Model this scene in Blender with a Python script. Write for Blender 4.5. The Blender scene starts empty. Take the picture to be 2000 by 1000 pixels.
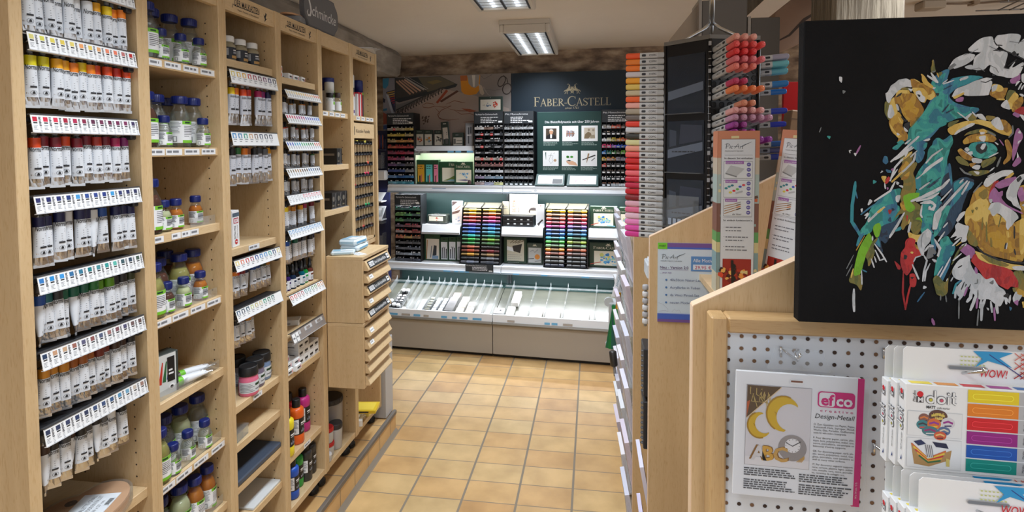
import bpy, bmesh, math, random
from mathutils import Matrix, Vector
random.seed(7)
SC = bpy.context.scene
COL = SC.collection
# camera
def make_camera():
 up = Vector((-0.00392823, -0.99899034, -0.04475351))        # world up seen in camera axes (x right, y down, z ahead)
 right = Vector((0.98961154, 0.00254822, -0.14374458))
 fwd = right.cross(up) * -1.0
 fwd = up.cross(right)
 cd = bpy.data.cameras.new('camera'); co = bpy.data.objects.new('camera', cd); COL.objects.link(co)
 R = Matrix(((right.x, -right.y, -right.z), (fwd.x, -fwd.y, -fwd.z), (up.x, -up.y, -up.z)))
 co.matrix_world = Matrix.Translation((0, 0, 1.61)) @ R.to_4x4()
 cd.sensor_fit = 'HORIZONTAL'; cd.sensor_width = 36.0; cd.lens = 1080 / 2000 * 36.0
 cd.shift_x = 0.0; cd.shift_y = (336 - 500) / 2000.0
 cd.clip_start = 0.02; cd.clip_end = 60
 SC.camera = co
make_camera()
# world, exposure, main lights
SC.view_settings.view_transform = 'Standard'; SC.view_settings.look = 'None'
SC.view_settings.exposure = 0.12; SC.view_settings.gamma = 1.0
SC.view_settings.use_curve_mapping = False
SC.cycles.transparent_max_bounces = 32
w = bpy.data.worlds.new('world'); SC.world = w; w.use_nodes = True
w.node_tree.nodes['Background'].inputs[0].default_value = (0.92, 0.95, 1.0, 1)
w.node_tree.nodes['Background'].inputs[1].default_value = 0.95
LAMP_W = 14.0
LAMP_COL = (0.90, 0.95, 1.0)
def area(name, loc, sx, sy, power, color, rot=(0, 0, 0), spread=math.pi):
 l = bpy.data.lights.new(name, 'AREA'); l.shape = 'RECTANGLE'; l.size = sx; l.size_y = sy
 l.energy = power; l.color = color; l.spread = spread
 o = bpy.data.objects.new(name, l); COL.objects.link(o); o.location = loc; o.rotation_euler = rot
 return o
# materials
def lin(c):
 return tuple(((v / 255) / 12.92 if v / 255 <= 0.04045 else ((v / 255 + 0.055) / 1.055) ** 2.4) for v in c)
_M = {}
def mat(c, rough=0.5, metal=0.0, spec=0.5, name=None, alpha=1.0, emit=0.0):
 key = (tuple(c), rough, metal, spec, alpha, emit)
 if key in _M: return _M[key]
 m = bpy.data.materials.new(name or 'plain'); m.use_nodes = True
 b = m.node_tree.nodes['Principled BSDF']; L = lin(c)
 b.inputs['Base Color'].default_value = (*L, 1); b.inputs['Roughness'].default_value = rough
 b.inputs['Metallic'].default_value = metal; b.inputs['Specular IOR Level'].default_value = spec
 b.inputs['Alpha'].default_value = alpha
 if emit:
  b.inputs['Emission Color'].default_value = (*L, 1); b.inputs['Emission Strength'].default_value = emit
 _M[key] = m
 return m
def nodes(name):
 m = bpy.data.materials.new(name); m.use_nodes = True; nt = m.node_tree
 return m, nt, nt.nodes['Principled BSDF']
def nd(nt, t, **kw):
 n = nt.nodes.new(t)
 for k, v in kw.items(): setattr(n, k, v)
 return n
def ramp(nt, stops):
 r = nt.nodes.new('ShaderNodeValToRGB'); e = r.color_ramp.elements
 while len(e) < len(stops): e.new(0.5)
 for i, (p, c) in enumerate(stops): e[i].position = p; e[i].color = (*lin(c), 1)
 return r
def wood(name, a, b, axis='z', rough=0.45, scale=1.0, flecks=True):
 m, nt, bs = nodes(name)
 tc = nd(nt, 'ShaderNodeTexCoord'); mp = nd(nt, 'ShaderNodeMapping')
 s = {'x': (2.2, 34, 34), 'y': (34, 2.2, 34), 'z': (34, 34, 2.2)}[axis]
 mp.inputs['Scale'].default_value = tuple(v * scale for v in s)
 nt.links.new(tc.outputs['Object'], mp.inputs['Vector'])
 n1 = nd(nt, 'ShaderNodeTexNoise'); n1.inputs['Scale'].default_value = 1.0; n1.inputs['Detail'].default_value = 5; n1.inputs['Distortion'].default_value = .6
 nt.links.new(mp.outputs[0], n1.inputs['Vector'])
 r = ramp(nt, [(0.3, b), (0.62, a)])
 nt.links.new(n1.outputs['Fac'], r.inputs['Fac'])
 out = r.outputs[0]
 if flecks:
  mp2 = nd(nt, 'ShaderNodeMapping'); s2 = {'x': (45, 420, 420), 'y': (420, 45, 420), 'z': (420, 420, 45)}[axis]
  mp2.inputs['Scale'].default_value = s2
  nt.links.new(tc.outputs['Object'], mp2.inputs['Vector'])
  n2 = nd(nt, 'ShaderNodeTexNoise'); n2.inputs['Scale'].default_value = 1.0; n2.inputs['Detail'].default_value = 1
  nt.links.new(mp2.outputs[0], n2.inputs['Vector'])
  r2 = ramp(nt, [(0.30, (243, 237, 228)), (0.45, (255, 255, 255))]); nt.links.new(n2.outputs['Fac'], r2.inputs['Fac'])
  mx = nd(nt, 'ShaderNodeMix', data_type='RGBA', blend_type='MULTIPLY'); mx.inputs[0].default_value = 1.0
  nt.links.new(out, mx.inputs[6]); nt.links.new(r2.outputs[0], mx.inputs[7]); out = mx.outputs[2]
 nt.links.new(out, bs.inputs['Base Color']); bs.inputs['Roughness'].default_value = rough
 return m
def noisy(name, stops, scale, rough=.8, bump=0.0, detail=6, stretch=(1, 1, 1), bscale=None):
 m, nt, bs = nodes(name)
 tc = nd(nt, 'ShaderNodeTexCoord'); mp = nd(nt, 'ShaderNodeMapping'); mp.inputs['Scale'].default_value = stretch
 nt.links.new(tc.outputs['Object'], mp.inputs['Vector'])
 n1 = nd(nt, 'ShaderNodeTexNoise'); n1.inputs['Scale'].default_value = scale; n1.inputs['Detail'].default_value = detail
 nt.links.new(mp.outputs[0], n1.inputs['Vector'])
 r = ramp(nt, stops); nt.links.new(n1.outputs['Fac'], r.inputs['Fac']); nt.links.new(r.outputs[0], bs.inputs['Base Color'])
 bs.inputs['Roughness'].default_value = rough
 if bump:
  n2 = nd(nt, 'ShaderNodeTexNoise'); n2.inputs['Scale'].default_value = bscale or scale * 2; n2.inputs['Detail'].default_value = 8
  nt.links.new(mp.outputs[0], n2.inputs['Vector'])
  bp = nd(nt, 'ShaderNodeBump'); bp.inputs['Strength'].default_value = bump; bp.inputs['Distance'].default_value = .02
  nt.links.new(n2.outputs['Fac'], bp.inputs['Height']); nt.links.new(bp.outputs[0], bs.inputs['Normal'])
 return m
def glassy(name, tint, density=0.15, gloss=.06):
 key = (name, tint, density)
 if key in _M: return _M[key]
 m = bpy.data.materials.new(name); m.use_nodes = True; nt = m.node_tree; nt.nodes.clear()
 o = nd(nt, 'ShaderNodeOutputMaterial'); t = nd(nt, 'ShaderNodeBsdfTransparent'); g = nd(nt, 'ShaderNodeBsdfGlossy'); d = nd(nt, 'ShaderNodeBsdfDiffuse')
 L = lin(tint); t.inputs[0].default_value = (*L, 1); g.inputs['Roughness'].default_value = gloss; d.inputs[0].default_value = (*L, 1)
 m1 = nd(nt, 'ShaderNodeMixShader'); m1.inputs[0].default_value = density
 nt.links.new(t.outputs[0], m1.inputs[1]); nt.links.new(d.outputs[0], m1.inputs[2])
 fr = nd(nt, 'ShaderNodeLayerWeight'); fr.inputs[0].default_value = .28
 mu = nd(nt, 'ShaderNodeMath', operation='MULTIPLY'); mu.inputs[1].default_value = .45; nt.links.new(fr.outputs['Fresnel'], mu.inputs[0])
 m2 = nd(nt, 'ShaderNodeMixShader'); nt.links.new(mu.outputs[0], m2.inputs[0])
 nt.links.new(m1.outputs[0], m2.inputs[1]); nt.links.new(g.outputs[0], m2.inputs[2]); nt.links.new(m2.outputs[0], o.inputs[0])
 _M[key] = m
 return m
WHITE = mat((232, 236, 240), .45); PAPER = mat((226, 230, 236), .6); BLACK = mat((22, 23, 26), .45); INK = mat((40, 42, 48), .6)
GREYTXT = mat((120, 124, 132), .6); DARK = mat((30, 31, 35), .5); CHROME = mat((205, 208, 212), .22, 1.0); STEEL = mat((150, 152, 155), .35, .9)
FOIL = mat((205, 205, 206), .22, .95); GREY = mat((150, 150, 150), .5)
WOODV = wood('beech_upright', (203, 177, 137), (194, 167, 127), 'z')
WOODY = wood('beech_shelf', (210, 185, 146), (202, 176, 136), 'y')
WOODX = wood('beech_cross', (210, 185, 146), (202, 176, 136), 'x')
BEECHV = wood('solid_beech_upright', (197, 166, 121), (182, 150, 106), 'z', .4)
BEECHX = wood('solid_beech_cross', (197, 166, 121), (182, 150, 106), 'x', .4)
# mesh building
_TXT = {}
def text_mesh(s, shear=0.0, bold=0.0, spacing=1.0):
 k = (s, shear, bold, spacing)
 if k in _TXT: return _TXT[k]
 c = bpy.data.curves.new('t', 'FONT'); c.body = s; c.size = 1.0; c.align_x = 'LEFT'; c.shear = shear; c.offset = bold; c.space_character = spacing
 c.resolution_u = 2
 o = bpy.data.objects.new('t', c)
 me = bpy.data.meshes.new_from_object(o)
 vs = [v.co.copy() for v in me.vertices]; fs = [tuple(p.vertices) for p in me.polygons]
 bpy.data.objects.remove(o); bpy.data.meshes.remove(me); bpy.data.curves.remove(c)
 w = max([v.x for v in vs] or [0]); 
 _TXT[k] = (vs, fs, w)
 return _TXT[k]
class MB:
 def __init__(self, T=None):
  self.v = []; self.f = []; self.mi = []; self.sm = []; self.m = []; self.T = T or Matrix.Identity(4)
 def slot(self, m):
  if m not in self.m: self.m.append(m)
  return self.m.index(m)
 def add(self, vs, fs, m, smooth=False, T=None):
  T = self.T @ T if T is not None else self.T
  b = len(self.v); k = self.slot(m)
  self.v += [tuple(T @ Vector(p)) for p in vs]
  for f in fs:
   self.f.append(tuple(b + i for i in f)); self.mi.append(k); self.sm.append(smooth)
  return self
 def box(self, x0, x1, y0, y1, z0, z1, m, bev=0.0, T=None):
  if x0 > x1: x0, x1 = x1, x0
  if y0 > y1: y0, y1 = y1, y0
  if z0 > z1: z0, z1 = z1, z0
  if bev <= 0:
   vs = [(x, y, z) for z in (z0, z1) for y in (y0, y1) for x in (x0, x1)]
   return self.add(vs, [(0, 2, 3, 1), (4, 5, 7, 6), (0, 1, 5, 4), (2, 6, 7, 3), (0, 4, 6, 2), (1, 3, 7, 5)], m, T=T)
  bev = min(bev, (x1 - x0) * .45, (y1 - y0) * .45, (z1 - z0) * .45)
  lo = (x0, y0, z0); hi = (x1, y1, z1); vs = []; idx = {}
  for sx in (0, 1):
   for sy in (0, 1):
    for sz in (0, 1):
     s = (sx, sy, sz)
     for ax in range(3):
      p = [0, 0, 0]
      for a in range(3):
       e = hi[a] if s[a] else lo[a]
       if a != ax: e += -bev if s[a] else bev
       p[a] = e
      idx[(s, ax)] = len(vs); vs.append(tuple(p))
  fs = []
  def order(q, nrm):
   c = sum((Vector(vs[i]) for i in q), Vector()) / len(q)
   n = (Vector(vs[q[1]]) - Vector(vs[q[0]])).cross(Vector(vs[q[2]]) - Vector(vs[q[1]]))
   return tuple(q) if n.dot(nrm) > 0 else tuple(reversed(q))
  for ax in range(3):
   o = [a for a in range(3) if a != ax]
   for sd in (0, 1):
    q = []
    for (p, r) in ((0, 0), (1, 0), (1, 1), (0, 1)):
     s = [0, 0, 0]; s[ax] = sd; s[o[0]] = p; s[o[1]] = r; q.append(idx[(tuple(s), ax)])
    nn = Vector((0, 0, 0)); nn[ax] = 1 if sd else -1
    fs.append(order(q, nn))
   for p in (0, 1):
    for r in (0, 1):
     q = []
     s0 = [0, 0, 0]; s0[o[0]] = p; s0[o[1]] = r; s1 = s0[:]; s1[ax] = 1
     q = [idx[(tuple(s0), o[0])], idx[(tuple(s1), o[0])], idx[(tuple(s1), o[1])], idx[(tuple(s0), o[1])]]
     nn = Vector((0, 0, 0)); nn[o[0]] = 1 if p else -1; nn[o[1]] = 1 if r else -1
     fs.append(order(q, nn))
  for sx in (0, 1):
   for sy in (0, 1):
    for sz in (0, 1):
     s = (sx, sy, sz); q = [idx[(s, 0)], idx[(s, 1)], idx[(s, 2)]]
     fs.append(order(q, Vector((sx * 2 - 1, sy * 2 - 1, sz * 2 - 1))))
  return self.add(vs, fs, m, T=T)
 def lathe(self, prof, m, n=18, c=(0, 0, 0), T=None, smooth=True, cap0=True, cap1=True, sq=0.0):
  vs = []; fs = []
  for (r, z) in prof:
   for i in range(n):
    a = 2 * math.pi * (i + .5) / n; k = 1.0
    if sq:
     k = 1 + sq * (1 / max(abs(math.cos(a)), abs(math.sin(a))) - 1)
    vs.append((c[0] + r * k * math.cos(a), c[1] + r * k * math.sin(a), c[2] + z))
  for j in range(len(prof) - 1):
   for i in range(n):
    fs.append((j * n + i, j * n + (i + 1) % n, (j + 1) * n + (i + 1) % n, (j + 1) * n + i))
  self.add(vs, fs, m, smooth, T)
  b = len(self.v) - len(vs); k = self.slot(m)
  if cap0 and prof[0][0] > 1e-6: self.f.append(tuple(b + i for i in reversed(range(n)))); self.mi.append(k); self.sm.append(False)
  if cap1 and prof[-1][0] > 1e-6: self.f.append(tuple(b + (len(prof) - 1) * n + i for i in range(n))); self.mi.append(k); self.sm.append(False)
  return self
 def arc(self, r, z0, z1, a0, a1, m, n=10, T=None, r1=None):
  r1 = r if r1 is None else r1
  vs = []; fs = []
  for i in range(n + 1):
   a = a0 + (a1 - a0) * i / n
   vs += [(r * math.cos(a), r * math.sin(a), z0), (r1 * math.cos(a), r1 * math.sin(a), z1)]
  for i in range(n): fs.append((2 * i, 2 * i + 2, 2 * i + 3, 2 * i + 1))
  return self.add(vs, fs, m, True, T)
 def tube(self, pts, r, m, n=8, T=None, closed=False):
  pts = [Vector(p) for p in pts]; vs = []; fs = []; N = len(pts)
  rr = r if isinstance(r, (list, tuple)) else [r] * N
  for i, p in enumerate(pts):
   d = (pts[min(i + 1, N - 1)] - pts[max(i - 1, 0)]).normalized()
   u = d.orthogonal().normalized() if i == 0 else (u - d * u.dot(d)).normalized()
   v = d.cross(u)
   for k in range(n):
    a = 2 * math.pi * k / n; vs.append(tuple(p + (u * math.cos(a) + v * math.sin(a)) * rr[i]))
  for i in range(N - 1):
   for k in range(n): fs.append((i * n + k, i * n + (k + 1) % n, (i + 1) * n + (k + 1) % n, (i + 1) * n + k))
  self.add(vs, fs, m, True, T)
  b = len(self.v) - len(vs); s = self.slot(m)
  self.f.append(tuple(b + k for k in reversed(range(n)))); self.mi.append(s); self.sm.append(False)
  self.f.append(tuple(b + (N - 1) * n + k for k in range(n))); self.mi.append(s); self.sm.append(False)
  return self
 def poly(self, pts, m, z=0.0, T=None):
  from mathutils.geometry import tessellate_polygon
  p3 = [Vector((p[0], p[1], z)) for p in pts]
  A = sum(p3[i].x * p3[(i + 1) % len(p3)].y - p3[(i + 1) % len(p3)].x * p3[i].y for i in range(len(p3)))
  tr = tessellate_polygon([p3]); fs = []
  for t in tr:
   a, b, c = (p3[i] for i in t)
   fs.append(t if (b - a).cross(c - a).z > 0 else (t[0], t[2], t[1]))
  return self.add([tuple(p) for p in p3], fs, m, False, T)
 def prism(self, pts, d, m, T=None, z0=0.0):
  n = len(pts); A = sum(pts[i][0] * pts[(i + 1) % n][1] - pts[(i + 1) % n][0] * pts[i][1] for i in range(n))
  if A < 0: pts = list(reversed(pts))
  self.poly(pts, m, z0, T); b = len(self.v); k = self.slot(m)
  vs = [(p[0], p[1], z0) for p in pts] + [(p[0], p[1], z0 - d) for p in pts]
  fs = [(n + i, n + (i + 1) % n, (i + 1) % n, i) for i in range(n)]
  self.add(vs, fs, m, False, T)
  from mathutils.geometry import tessellate_polygon
  p3 = [Vector((p[0], p[1], z0 - d)) for p in pts]; fs = []
  for t in tessellate_polygon([p3]):
   a, b2, c = (p3[i] for i in t); fs.append(t if (b2 - a).cross(c - a).z < 0 else (t[0], t[2], t[1]))
  return self.add([tuple(p) for p in p3], fs, m, False, T)
 def rect(self, x0, x1, y0, y1, m, z=0.0, T=None):
  return self.add([(x0, y0, z), (x1, y0, z), (x1, y1, z), (x0, y1, z)], [(0, 1, 2, 3)], m, False, T)
 def stroke(self, pts, w, m, z=0.0, T=None):
  N = len(pts); ww = w if isinstance(w, (list, tuple)) else [w] * N
  vs = []; P = [Vector((p[0], p[1])) for p in pts]
  for i in range(N):
   d = P[min(i + 1, N - 1)] - P[max(i - 1, 0)]
   d = d.normalized() if d.length > 1e-9 else Vector((1, 0)); nn = Vector((-d.y, d.x)) * ww[i] / 2
   vs += [(P[i].x + nn.x, P[i].y + nn.y, z), (P[i].x - nn.x, P[i].y - nn.y, z)]
  return self.add(vs, [(2 * i + 1, 2 * i + 3, 2 * i + 2, 2 * i) for i in range(N - 1)], m, False, T)
 def disc(self, x, y, r, m, z=0.0, n=14, T=None, ry=None):
  ry = ry or r
  return self.add([(x + r * math.cos(2 * math.pi * i / n), y + ry * math.sin(2 * math.pi * i / n), z) for i in range(n)], [tuple(range(n))], m, False, T)
 def text(self, s, x, y, h, m, z=0.0, T=None, align='l', shear=0.0, bold=0.0, wid=None, spacing=1.0, fn=None):
  vs, fs, w = text_mesh(s, shear, bold, spacing)
  k = h / 0.70; kx = (wid / w) if wid and w > 0 else k
  ox = x - (w * kx * (0.5 if align == 'c' else 1.0 if align == 'r' else 0.0))
  pts = [(ox + v.x * kx, y + v.y * k, z) for v in vs]
  if fn: pts = [fn(p) for p in pts]
  return self.add(pts, fs, m, False, T)
 def lines(self, x0, x1, y, n, pitch, h, m, z=0.0, T=None, ragged=.25):
  for i in range(n):
   x = x0; xe = x1 - (x1 - x0) * ragged * random.random(); yy = y - i * pitch
   while x < xe - 1e-5:
    wl = random.uniform(.9, 3.2) * h * 1.5; xx = min(x + wl, xe)
    self.rect(x, xx, yy, yy + h, m, z, T); x = xx + h * .7
  return self
 def build(self, name, parent=None, loc=None):
  me = bpy.data.meshes.new(name); me.from_pydata(self.v, [], self.f)
  for m in self.m: me.materials.append(m)
  me.polygons.foreach_set('material_index', self.mi); me.polygons.foreach_set('use_smooth', self.sm); me.update()
  o = bpy.data.objects.new(name, me); COL.objects.link(o)
  if parent is not None: o.parent = parent
  if loc is not None: o.location = loc
  return o
def TR(loc=(0, 0, 0), rx=0, ry=0, rz=0, s=1.0):
 return Matrix.Translation(loc) @ Matrix.Rotation(rz, 4, 'Z') @ Matrix.Rotation(ry, 4, 'Y') @ Matrix.Rotation(rx, 4, 'X') @ Matrix.Scale(s, 4)
def basis(o, x, y, z):
 return Matrix(((x[0], y[0], z[0], o[0]), (x[1], y[1], z[1], o[1]), (x[2], y[2], z[2], o[2]), (0, 0, 0, 1)))
FX = basis((0, 0, 0), (0, 1, 0), (0, 0, 1), (1, 0, 0))     # drawing plane that faces +X (the aisle side of the left shelves)
FY = basis((0, 0, 0), (1, 0, 0), (0, 0, 1), (0, -1, 0))    # drawing plane that faces -Y (the viewer)
def at(p, B): return Matrix.Translation(p) @ B
def tag(o, label, cat, group=None):
 o['label'] = label; o['category'] = cat
 if group: o['group'] = group
 return o
def thing(name, label, cat, loc=(0, 0, 0), rz=0.0, group=None):
 o = bpy.data.objects.new(name, None); COL.objects.link(o); o.empty_display_size = .05
 o.location = loc; o.rotation_euler = (0, 0, rz)
 return tag(o, label, cat, group)
def struct(o):
 o['kind'] = 'structure'; return o
CH = {}
def kids(o):
 return [c for c in o.children]
def dup(root, loc, rot=None, label=None, group=None, cat=None, scale=None, mats=None):
 tree = CH.get(root.name)
 if tree is None:
  tree = [(c, [g for g in c.children]) for c in root.children]; CH[root.name] = tree
 r = root.copy(); COL.objects.link(r); r.location = loc
 if rot is not None: r.rotation_euler = rot if isinstance(rot, (tuple, list)) else (0, 0, rot)
 if scale is not None: r.scale = (scale,) * 3 if not isinstance(scale, (tuple, list)) else scale
 if label: r['label'] = label
 if group: r['group'] = group
 if cat: r['category'] = cat
 def rem(o, base):
  if mats and base in mats:
   s = o.material_slots[0]; s.link = 'OBJECT'; s.material = mats[base]
 rem(r, root.name.split('.')[0])
 for c, gs in tree:
  d = c.copy(); COL.objects.link(d); d.parent = r; rem(d, c.name.split('.')[0])
  for g in gs:
   e = g.copy(); COL.objects.link(e); e.parent = d; rem(e, g.name.split('.')[0])
 return r
def kill(root):
 for c in list(root.children):
  for g in list(c.children): bpy.data.objects.remove(g)
  bpy.data.objects.remove(c)
 bpy.data.objects.remove(root)
NTH = ['first', 'second', 'third', 'fourth', 'fifth', 'sixth', 'seventh', 'eighth', 'ninth', 'tenth', 'eleventh', 'twelfth', 'thirteenth', 'fourteenth', 'fifteenth', 'sixteenth', 'seventeenth', 'eighteenth', 'nineteenth', 'twentieth',
       'twenty-first', 'twenty-second', 'twenty-third', 'twenty-fourth', 'twenty-fifth', 'twenty-sixth', 'twenty-seventh', 'twenty-eighth', 'twenty-ninth', 'thirtieth']
# ROOM
def floor_material():
 m, nt, bs = nodes('floor_tiles')
 tc = nd(nt, 'ShaderNodeTexCoord'); sp = nd(nt, 'ShaderNodeSeparateXYZ'); nt.links.new(tc.outputs['Object'], sp.inputs[0])
 def mth(op, a, b=None, c=None):
  n = nd(nt, 'ShaderNodeMath', operation=op)
  for i, v in enumerate((a, b, c)):
   if v is None: continue
   if hasattr(v, 'links'): nt.links.new(v, n.inputs[i])
   else: n.inputs[i].default_value = v
  return n.outputs[0]
 X0, TWX, Y0, TWY = 0.163, 0.2500, 3.013, 0.1535
 u = mth('DIVIDE', mth('SUBTRACT', sp.outputs[0], X0), TWX); v = mth('DIVIDE', mth('SUBTRACT', sp.outputs[1], Y0), TWY)
 fu = mth('SUBTRACT', u, mth('FLOOR', u)); fv = mth('SUBTRACT', v, mth('FLOOR', v))
 du = mth('MULTIPLY', mth('MINIMUM', fu, mth('SUBTRACT', 1.0, fu)), TWX); dv = mth('MULTIPLY', mth('MINIMUM', fv, mth('SUBTRACT', 1.0, fv)), TWY)
 gu = mth('LESS_THAN', du, 0.0052); gv = mth('LESS_THAN', dv, 0.0024); g = mth('MAXIMUM', gu, gv)
 cb = nd(nt, 'ShaderNodeCombineXYZ'); nt.links.new(mth('FLOOR', u), cb.inputs[0]); nt.links.new(mth('FLOOR', v), cb.inputs[1])
 wn = nd(nt, 'ShaderNodeTexWhiteNoise', noise_dimensions='2D'); nt.links.new(cb.outputs[0], wn.inputs['Vector'])
 rp = ramp(nt, [(0.0, (190, 150, 100)), (.35, (199, 162, 111)), (.7, (204, 172, 121)), (1.0, (203, 176, 129))]); nt.links.new(wn.outputs['Value'], rp.inputs['Fac'])
 ns = nd(nt, 'ShaderNodeTexNoise'); ns.inputs['Scale'].default_value = 7; ns.inputs['Detail'].default_value = 7; nt.links.new(tc.outputs['Object'], ns.inputs['Vector'])
 r2 = ramp(nt, [(.3, (225, 222, 218)), (.65, (255, 255, 255))]); nt.links.new(ns.outputs['Fac'], r2.inputs['Fac'])
 mx = nd(nt, 'ShaderNodeMix', data_type='RGBA', blend_type='MULTIPLY'); mx.inputs[0].default_value = 1
 nt.links.new(rp.outputs[0], mx.inputs[6]); nt.links.new(r2.outputs[0], mx.inputs[7])
 m2 = nd(nt, 'ShaderNodeMix', data_type='RGBA'); nt.links.new(g, m2.inputs[0]); nt.links.new(mx.outputs[2], m2.inputs[6]); m2.inputs[7].default_value = (*lin((128, 118, 104)), 1)
 nt.links.new(m2.outputs[2], bs.inputs['Base Color'])
 rr = mth('MULTIPLY_ADD', g, 0.5, 0.33); nt.links.new(rr, bs.inputs['Roughness'])
 bp = nd(nt, 'ShaderNodeBump'); bp.inputs['Strength'].default_value = .6; bp.inputs['Distance'].default_value = .003
 nt.links.new(mth('SUBTRACT', 1.0, g), bp.inputs['Height']); nt.links.new(bp.outputs[0], bs.inputs['Normal'])
 return m
FLOORM = floor_material()
b = MB(); b.rect(-3.2, 4.2, -2.6, 5.6, FLOORM); struct(b.build('floor'))
CEILM = noisy('ceiling_plaster', [(.35, (220, 210, 197)), (.7, (228, 219, 207))], 1.3, .9, .15, bscale=9)
b = MB(); b.box(-3.2, 4.2, -2.6, 5.6, 2.44, 2.54, CEILM); struct(b.build('ceiling'))
STONE = noisy('rough_stone', [(.30, (104, 88, 76)), (.46, (142, 122, 104)), (.56, (170, 149, 126)), (.70, (196, 178, 154))], 9.0, .95, 1.0, 9, (.8, 1, 1.9), 14)
PLASTER = noisy('old_plaster', [(.3, (150, 138, 124)), (.7, (178, 166, 150))], 2.0, .95, .35)
def rough_wall(name, p0, p1, z0, z1, th, m, amp=.012, seed=3, step=.09):
 rnd = random.Random(seed); d = Vector((p1[0] - p0[0], p1[1] - p0[1], 0)); Ln = d.length; d.normalize(); nrm = Vector((d.y, -d.x, 0))
 nx = max(2, int(Ln / step)); nz = max(2, int((z1 - z0) / step)); vs = []; fs = []
 for j in range(nz + 1):
  for i in range(nx + 1):
   k = amp * rnd.uniform(-1, 1)
   p = Vector((p0[0], p0[1], 0)) + d * (Ln * i / nx) + nrm * k; vs.append((p.x, p.y, z0 + (z1 - z0) * j / nz))
 for j in range(nz):
  for i in range(nx): a = j * (nx + 1) + i; fs.append((a, a + 1, a + nx + 2, a + nx + 1))
 b = MB(); b.add(vs, fs, m, True)
 q = [Vector((p0[0], p0[1], 0)) - nrm * th, Vector((p1[0], p1[1], 0)) - nrm * th]
 A = Vector((p0[0], p0[1], 0)) - nrm * (amp * 1.5); B = Vector((p1[0], p1[1], 0)) - nrm * (amp * 1.5)
 vs = [(p.x, p.y, z) for z in (z0, z1) for p in (A, B, q[1], q[0])]
 b.add(vs, [(0, 3, 2, 1), (4, 5, 6, 7), (0, 1, 5, 4), (1, 2, 6, 5), (2, 3, 7, 6), (3, 0, 4, 7)], m)
 return struct(b.build(name))
D0 = Vector((-1.597, 4.17, 0)); DU = Vector((0.99752118, -0.0703669, 0)); DW = Vector((0.0703669, 0.99752118, 0))
def dp(u, w, z=0.0): return D0 + DU * u + DW * w + Vector((0, 0, z))
a, c = dp(-1.4, .70), dp(5.6, .70)
rough_wall('wall_back', (a.x, a.y), (c.x, c.y), 0.0, 2.44, .2, STONE, .014, 5, .07)
rough_wall('wall_left', (-2.30, -2.5), (-2.30, 5.5), 0.0, 2.44, .15, PLASTER, .004, 6, .2)
STEPM = noisy('plinth_tiles', [(.3, (196, 156, 104)), (.7, (214, 178, 124))], 3, .4)
b = MB()
b.box(-1.60, -1.105, -1.0, 2.956, 0.0, .117, STEPM)
GROUT = mat((128, 118, 104), .85)
for i in range(0, 26):
 y = 2.93 - i * .1535
 if y < -0.95: break
 b.rect(-1.60, -1.118, y - .0025, y + .0025, GROUT, .1174)
 b.add([(-1.1046, y - .06 - .002, .0), (-1.1046, y - .06 + .002, .0), (-1.1046, y - .06 + .002, .098), (-1.1046, y - .06 - .002, .098)], [(0, 1, 2, 3)], GROUT)
NOSE = mat((112, 106, 100), .6)
b.box(-1.118, -1.099, -1.0, 2.958, .098, .122, NOSE, .003)
b.add([(-1.1055, -1.0, 0.0), (-1.088, -1.0, 0.0), (-1.088, 2.958, 0.0), (-1.1055, 2.958, 0.0), (-1.1055, -1, .016), (-1.1055, 2.958, .016)], [(1, 2, 5, 4)], GROUT)
struct(b.build('trim_1'))
TIMB = noisy('whitewashed_timber', [(.3, (126, 118, 108)), (.65, (160, 150, 138)), (.85, (176, 166, 152))], 5, .9, .6, 8, (1, 1, 3))
b = MB()
rnd = random.Random(4)
vs = []; fs = []; NB = 26
for i in range(NB + 1):
 y = 1.9 + (4.68 - 1.9) * i / NB
 for (x, z) in ((-2.29, 2.235), (-1.70, 2.225), (-1.665, 2.25), (-1.655, 2.40), (-1.68, 2.445), (-2.29, 2.445)):
  vs.append((x + rnd.uniform(-.008, .008), y, z + rnd.uniform(-.006, .006)))
for i in range(NB):
 for k in range(6): fs.append((i * 6 + k, i * 6 + (k + 1) % 6, (i + 1) * 6 + (k + 1) % 6, (i + 1) * 6 + k))
fs += [tuple(range(5, -1, -1)), tuple(range(NB * 6, NB * 6 + 6))]
b.add(vs, fs, TIMB, False); struct(b.build('trim_2'))
LAMPBODY = mat((206, 200, 190), .5); TUBEM = mat((244, 249, 255), .4, emit=3.0); LOUV = mat((214, 220, 226), .25, .75); SLOT = mat((28, 30, 36), .5)
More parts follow.
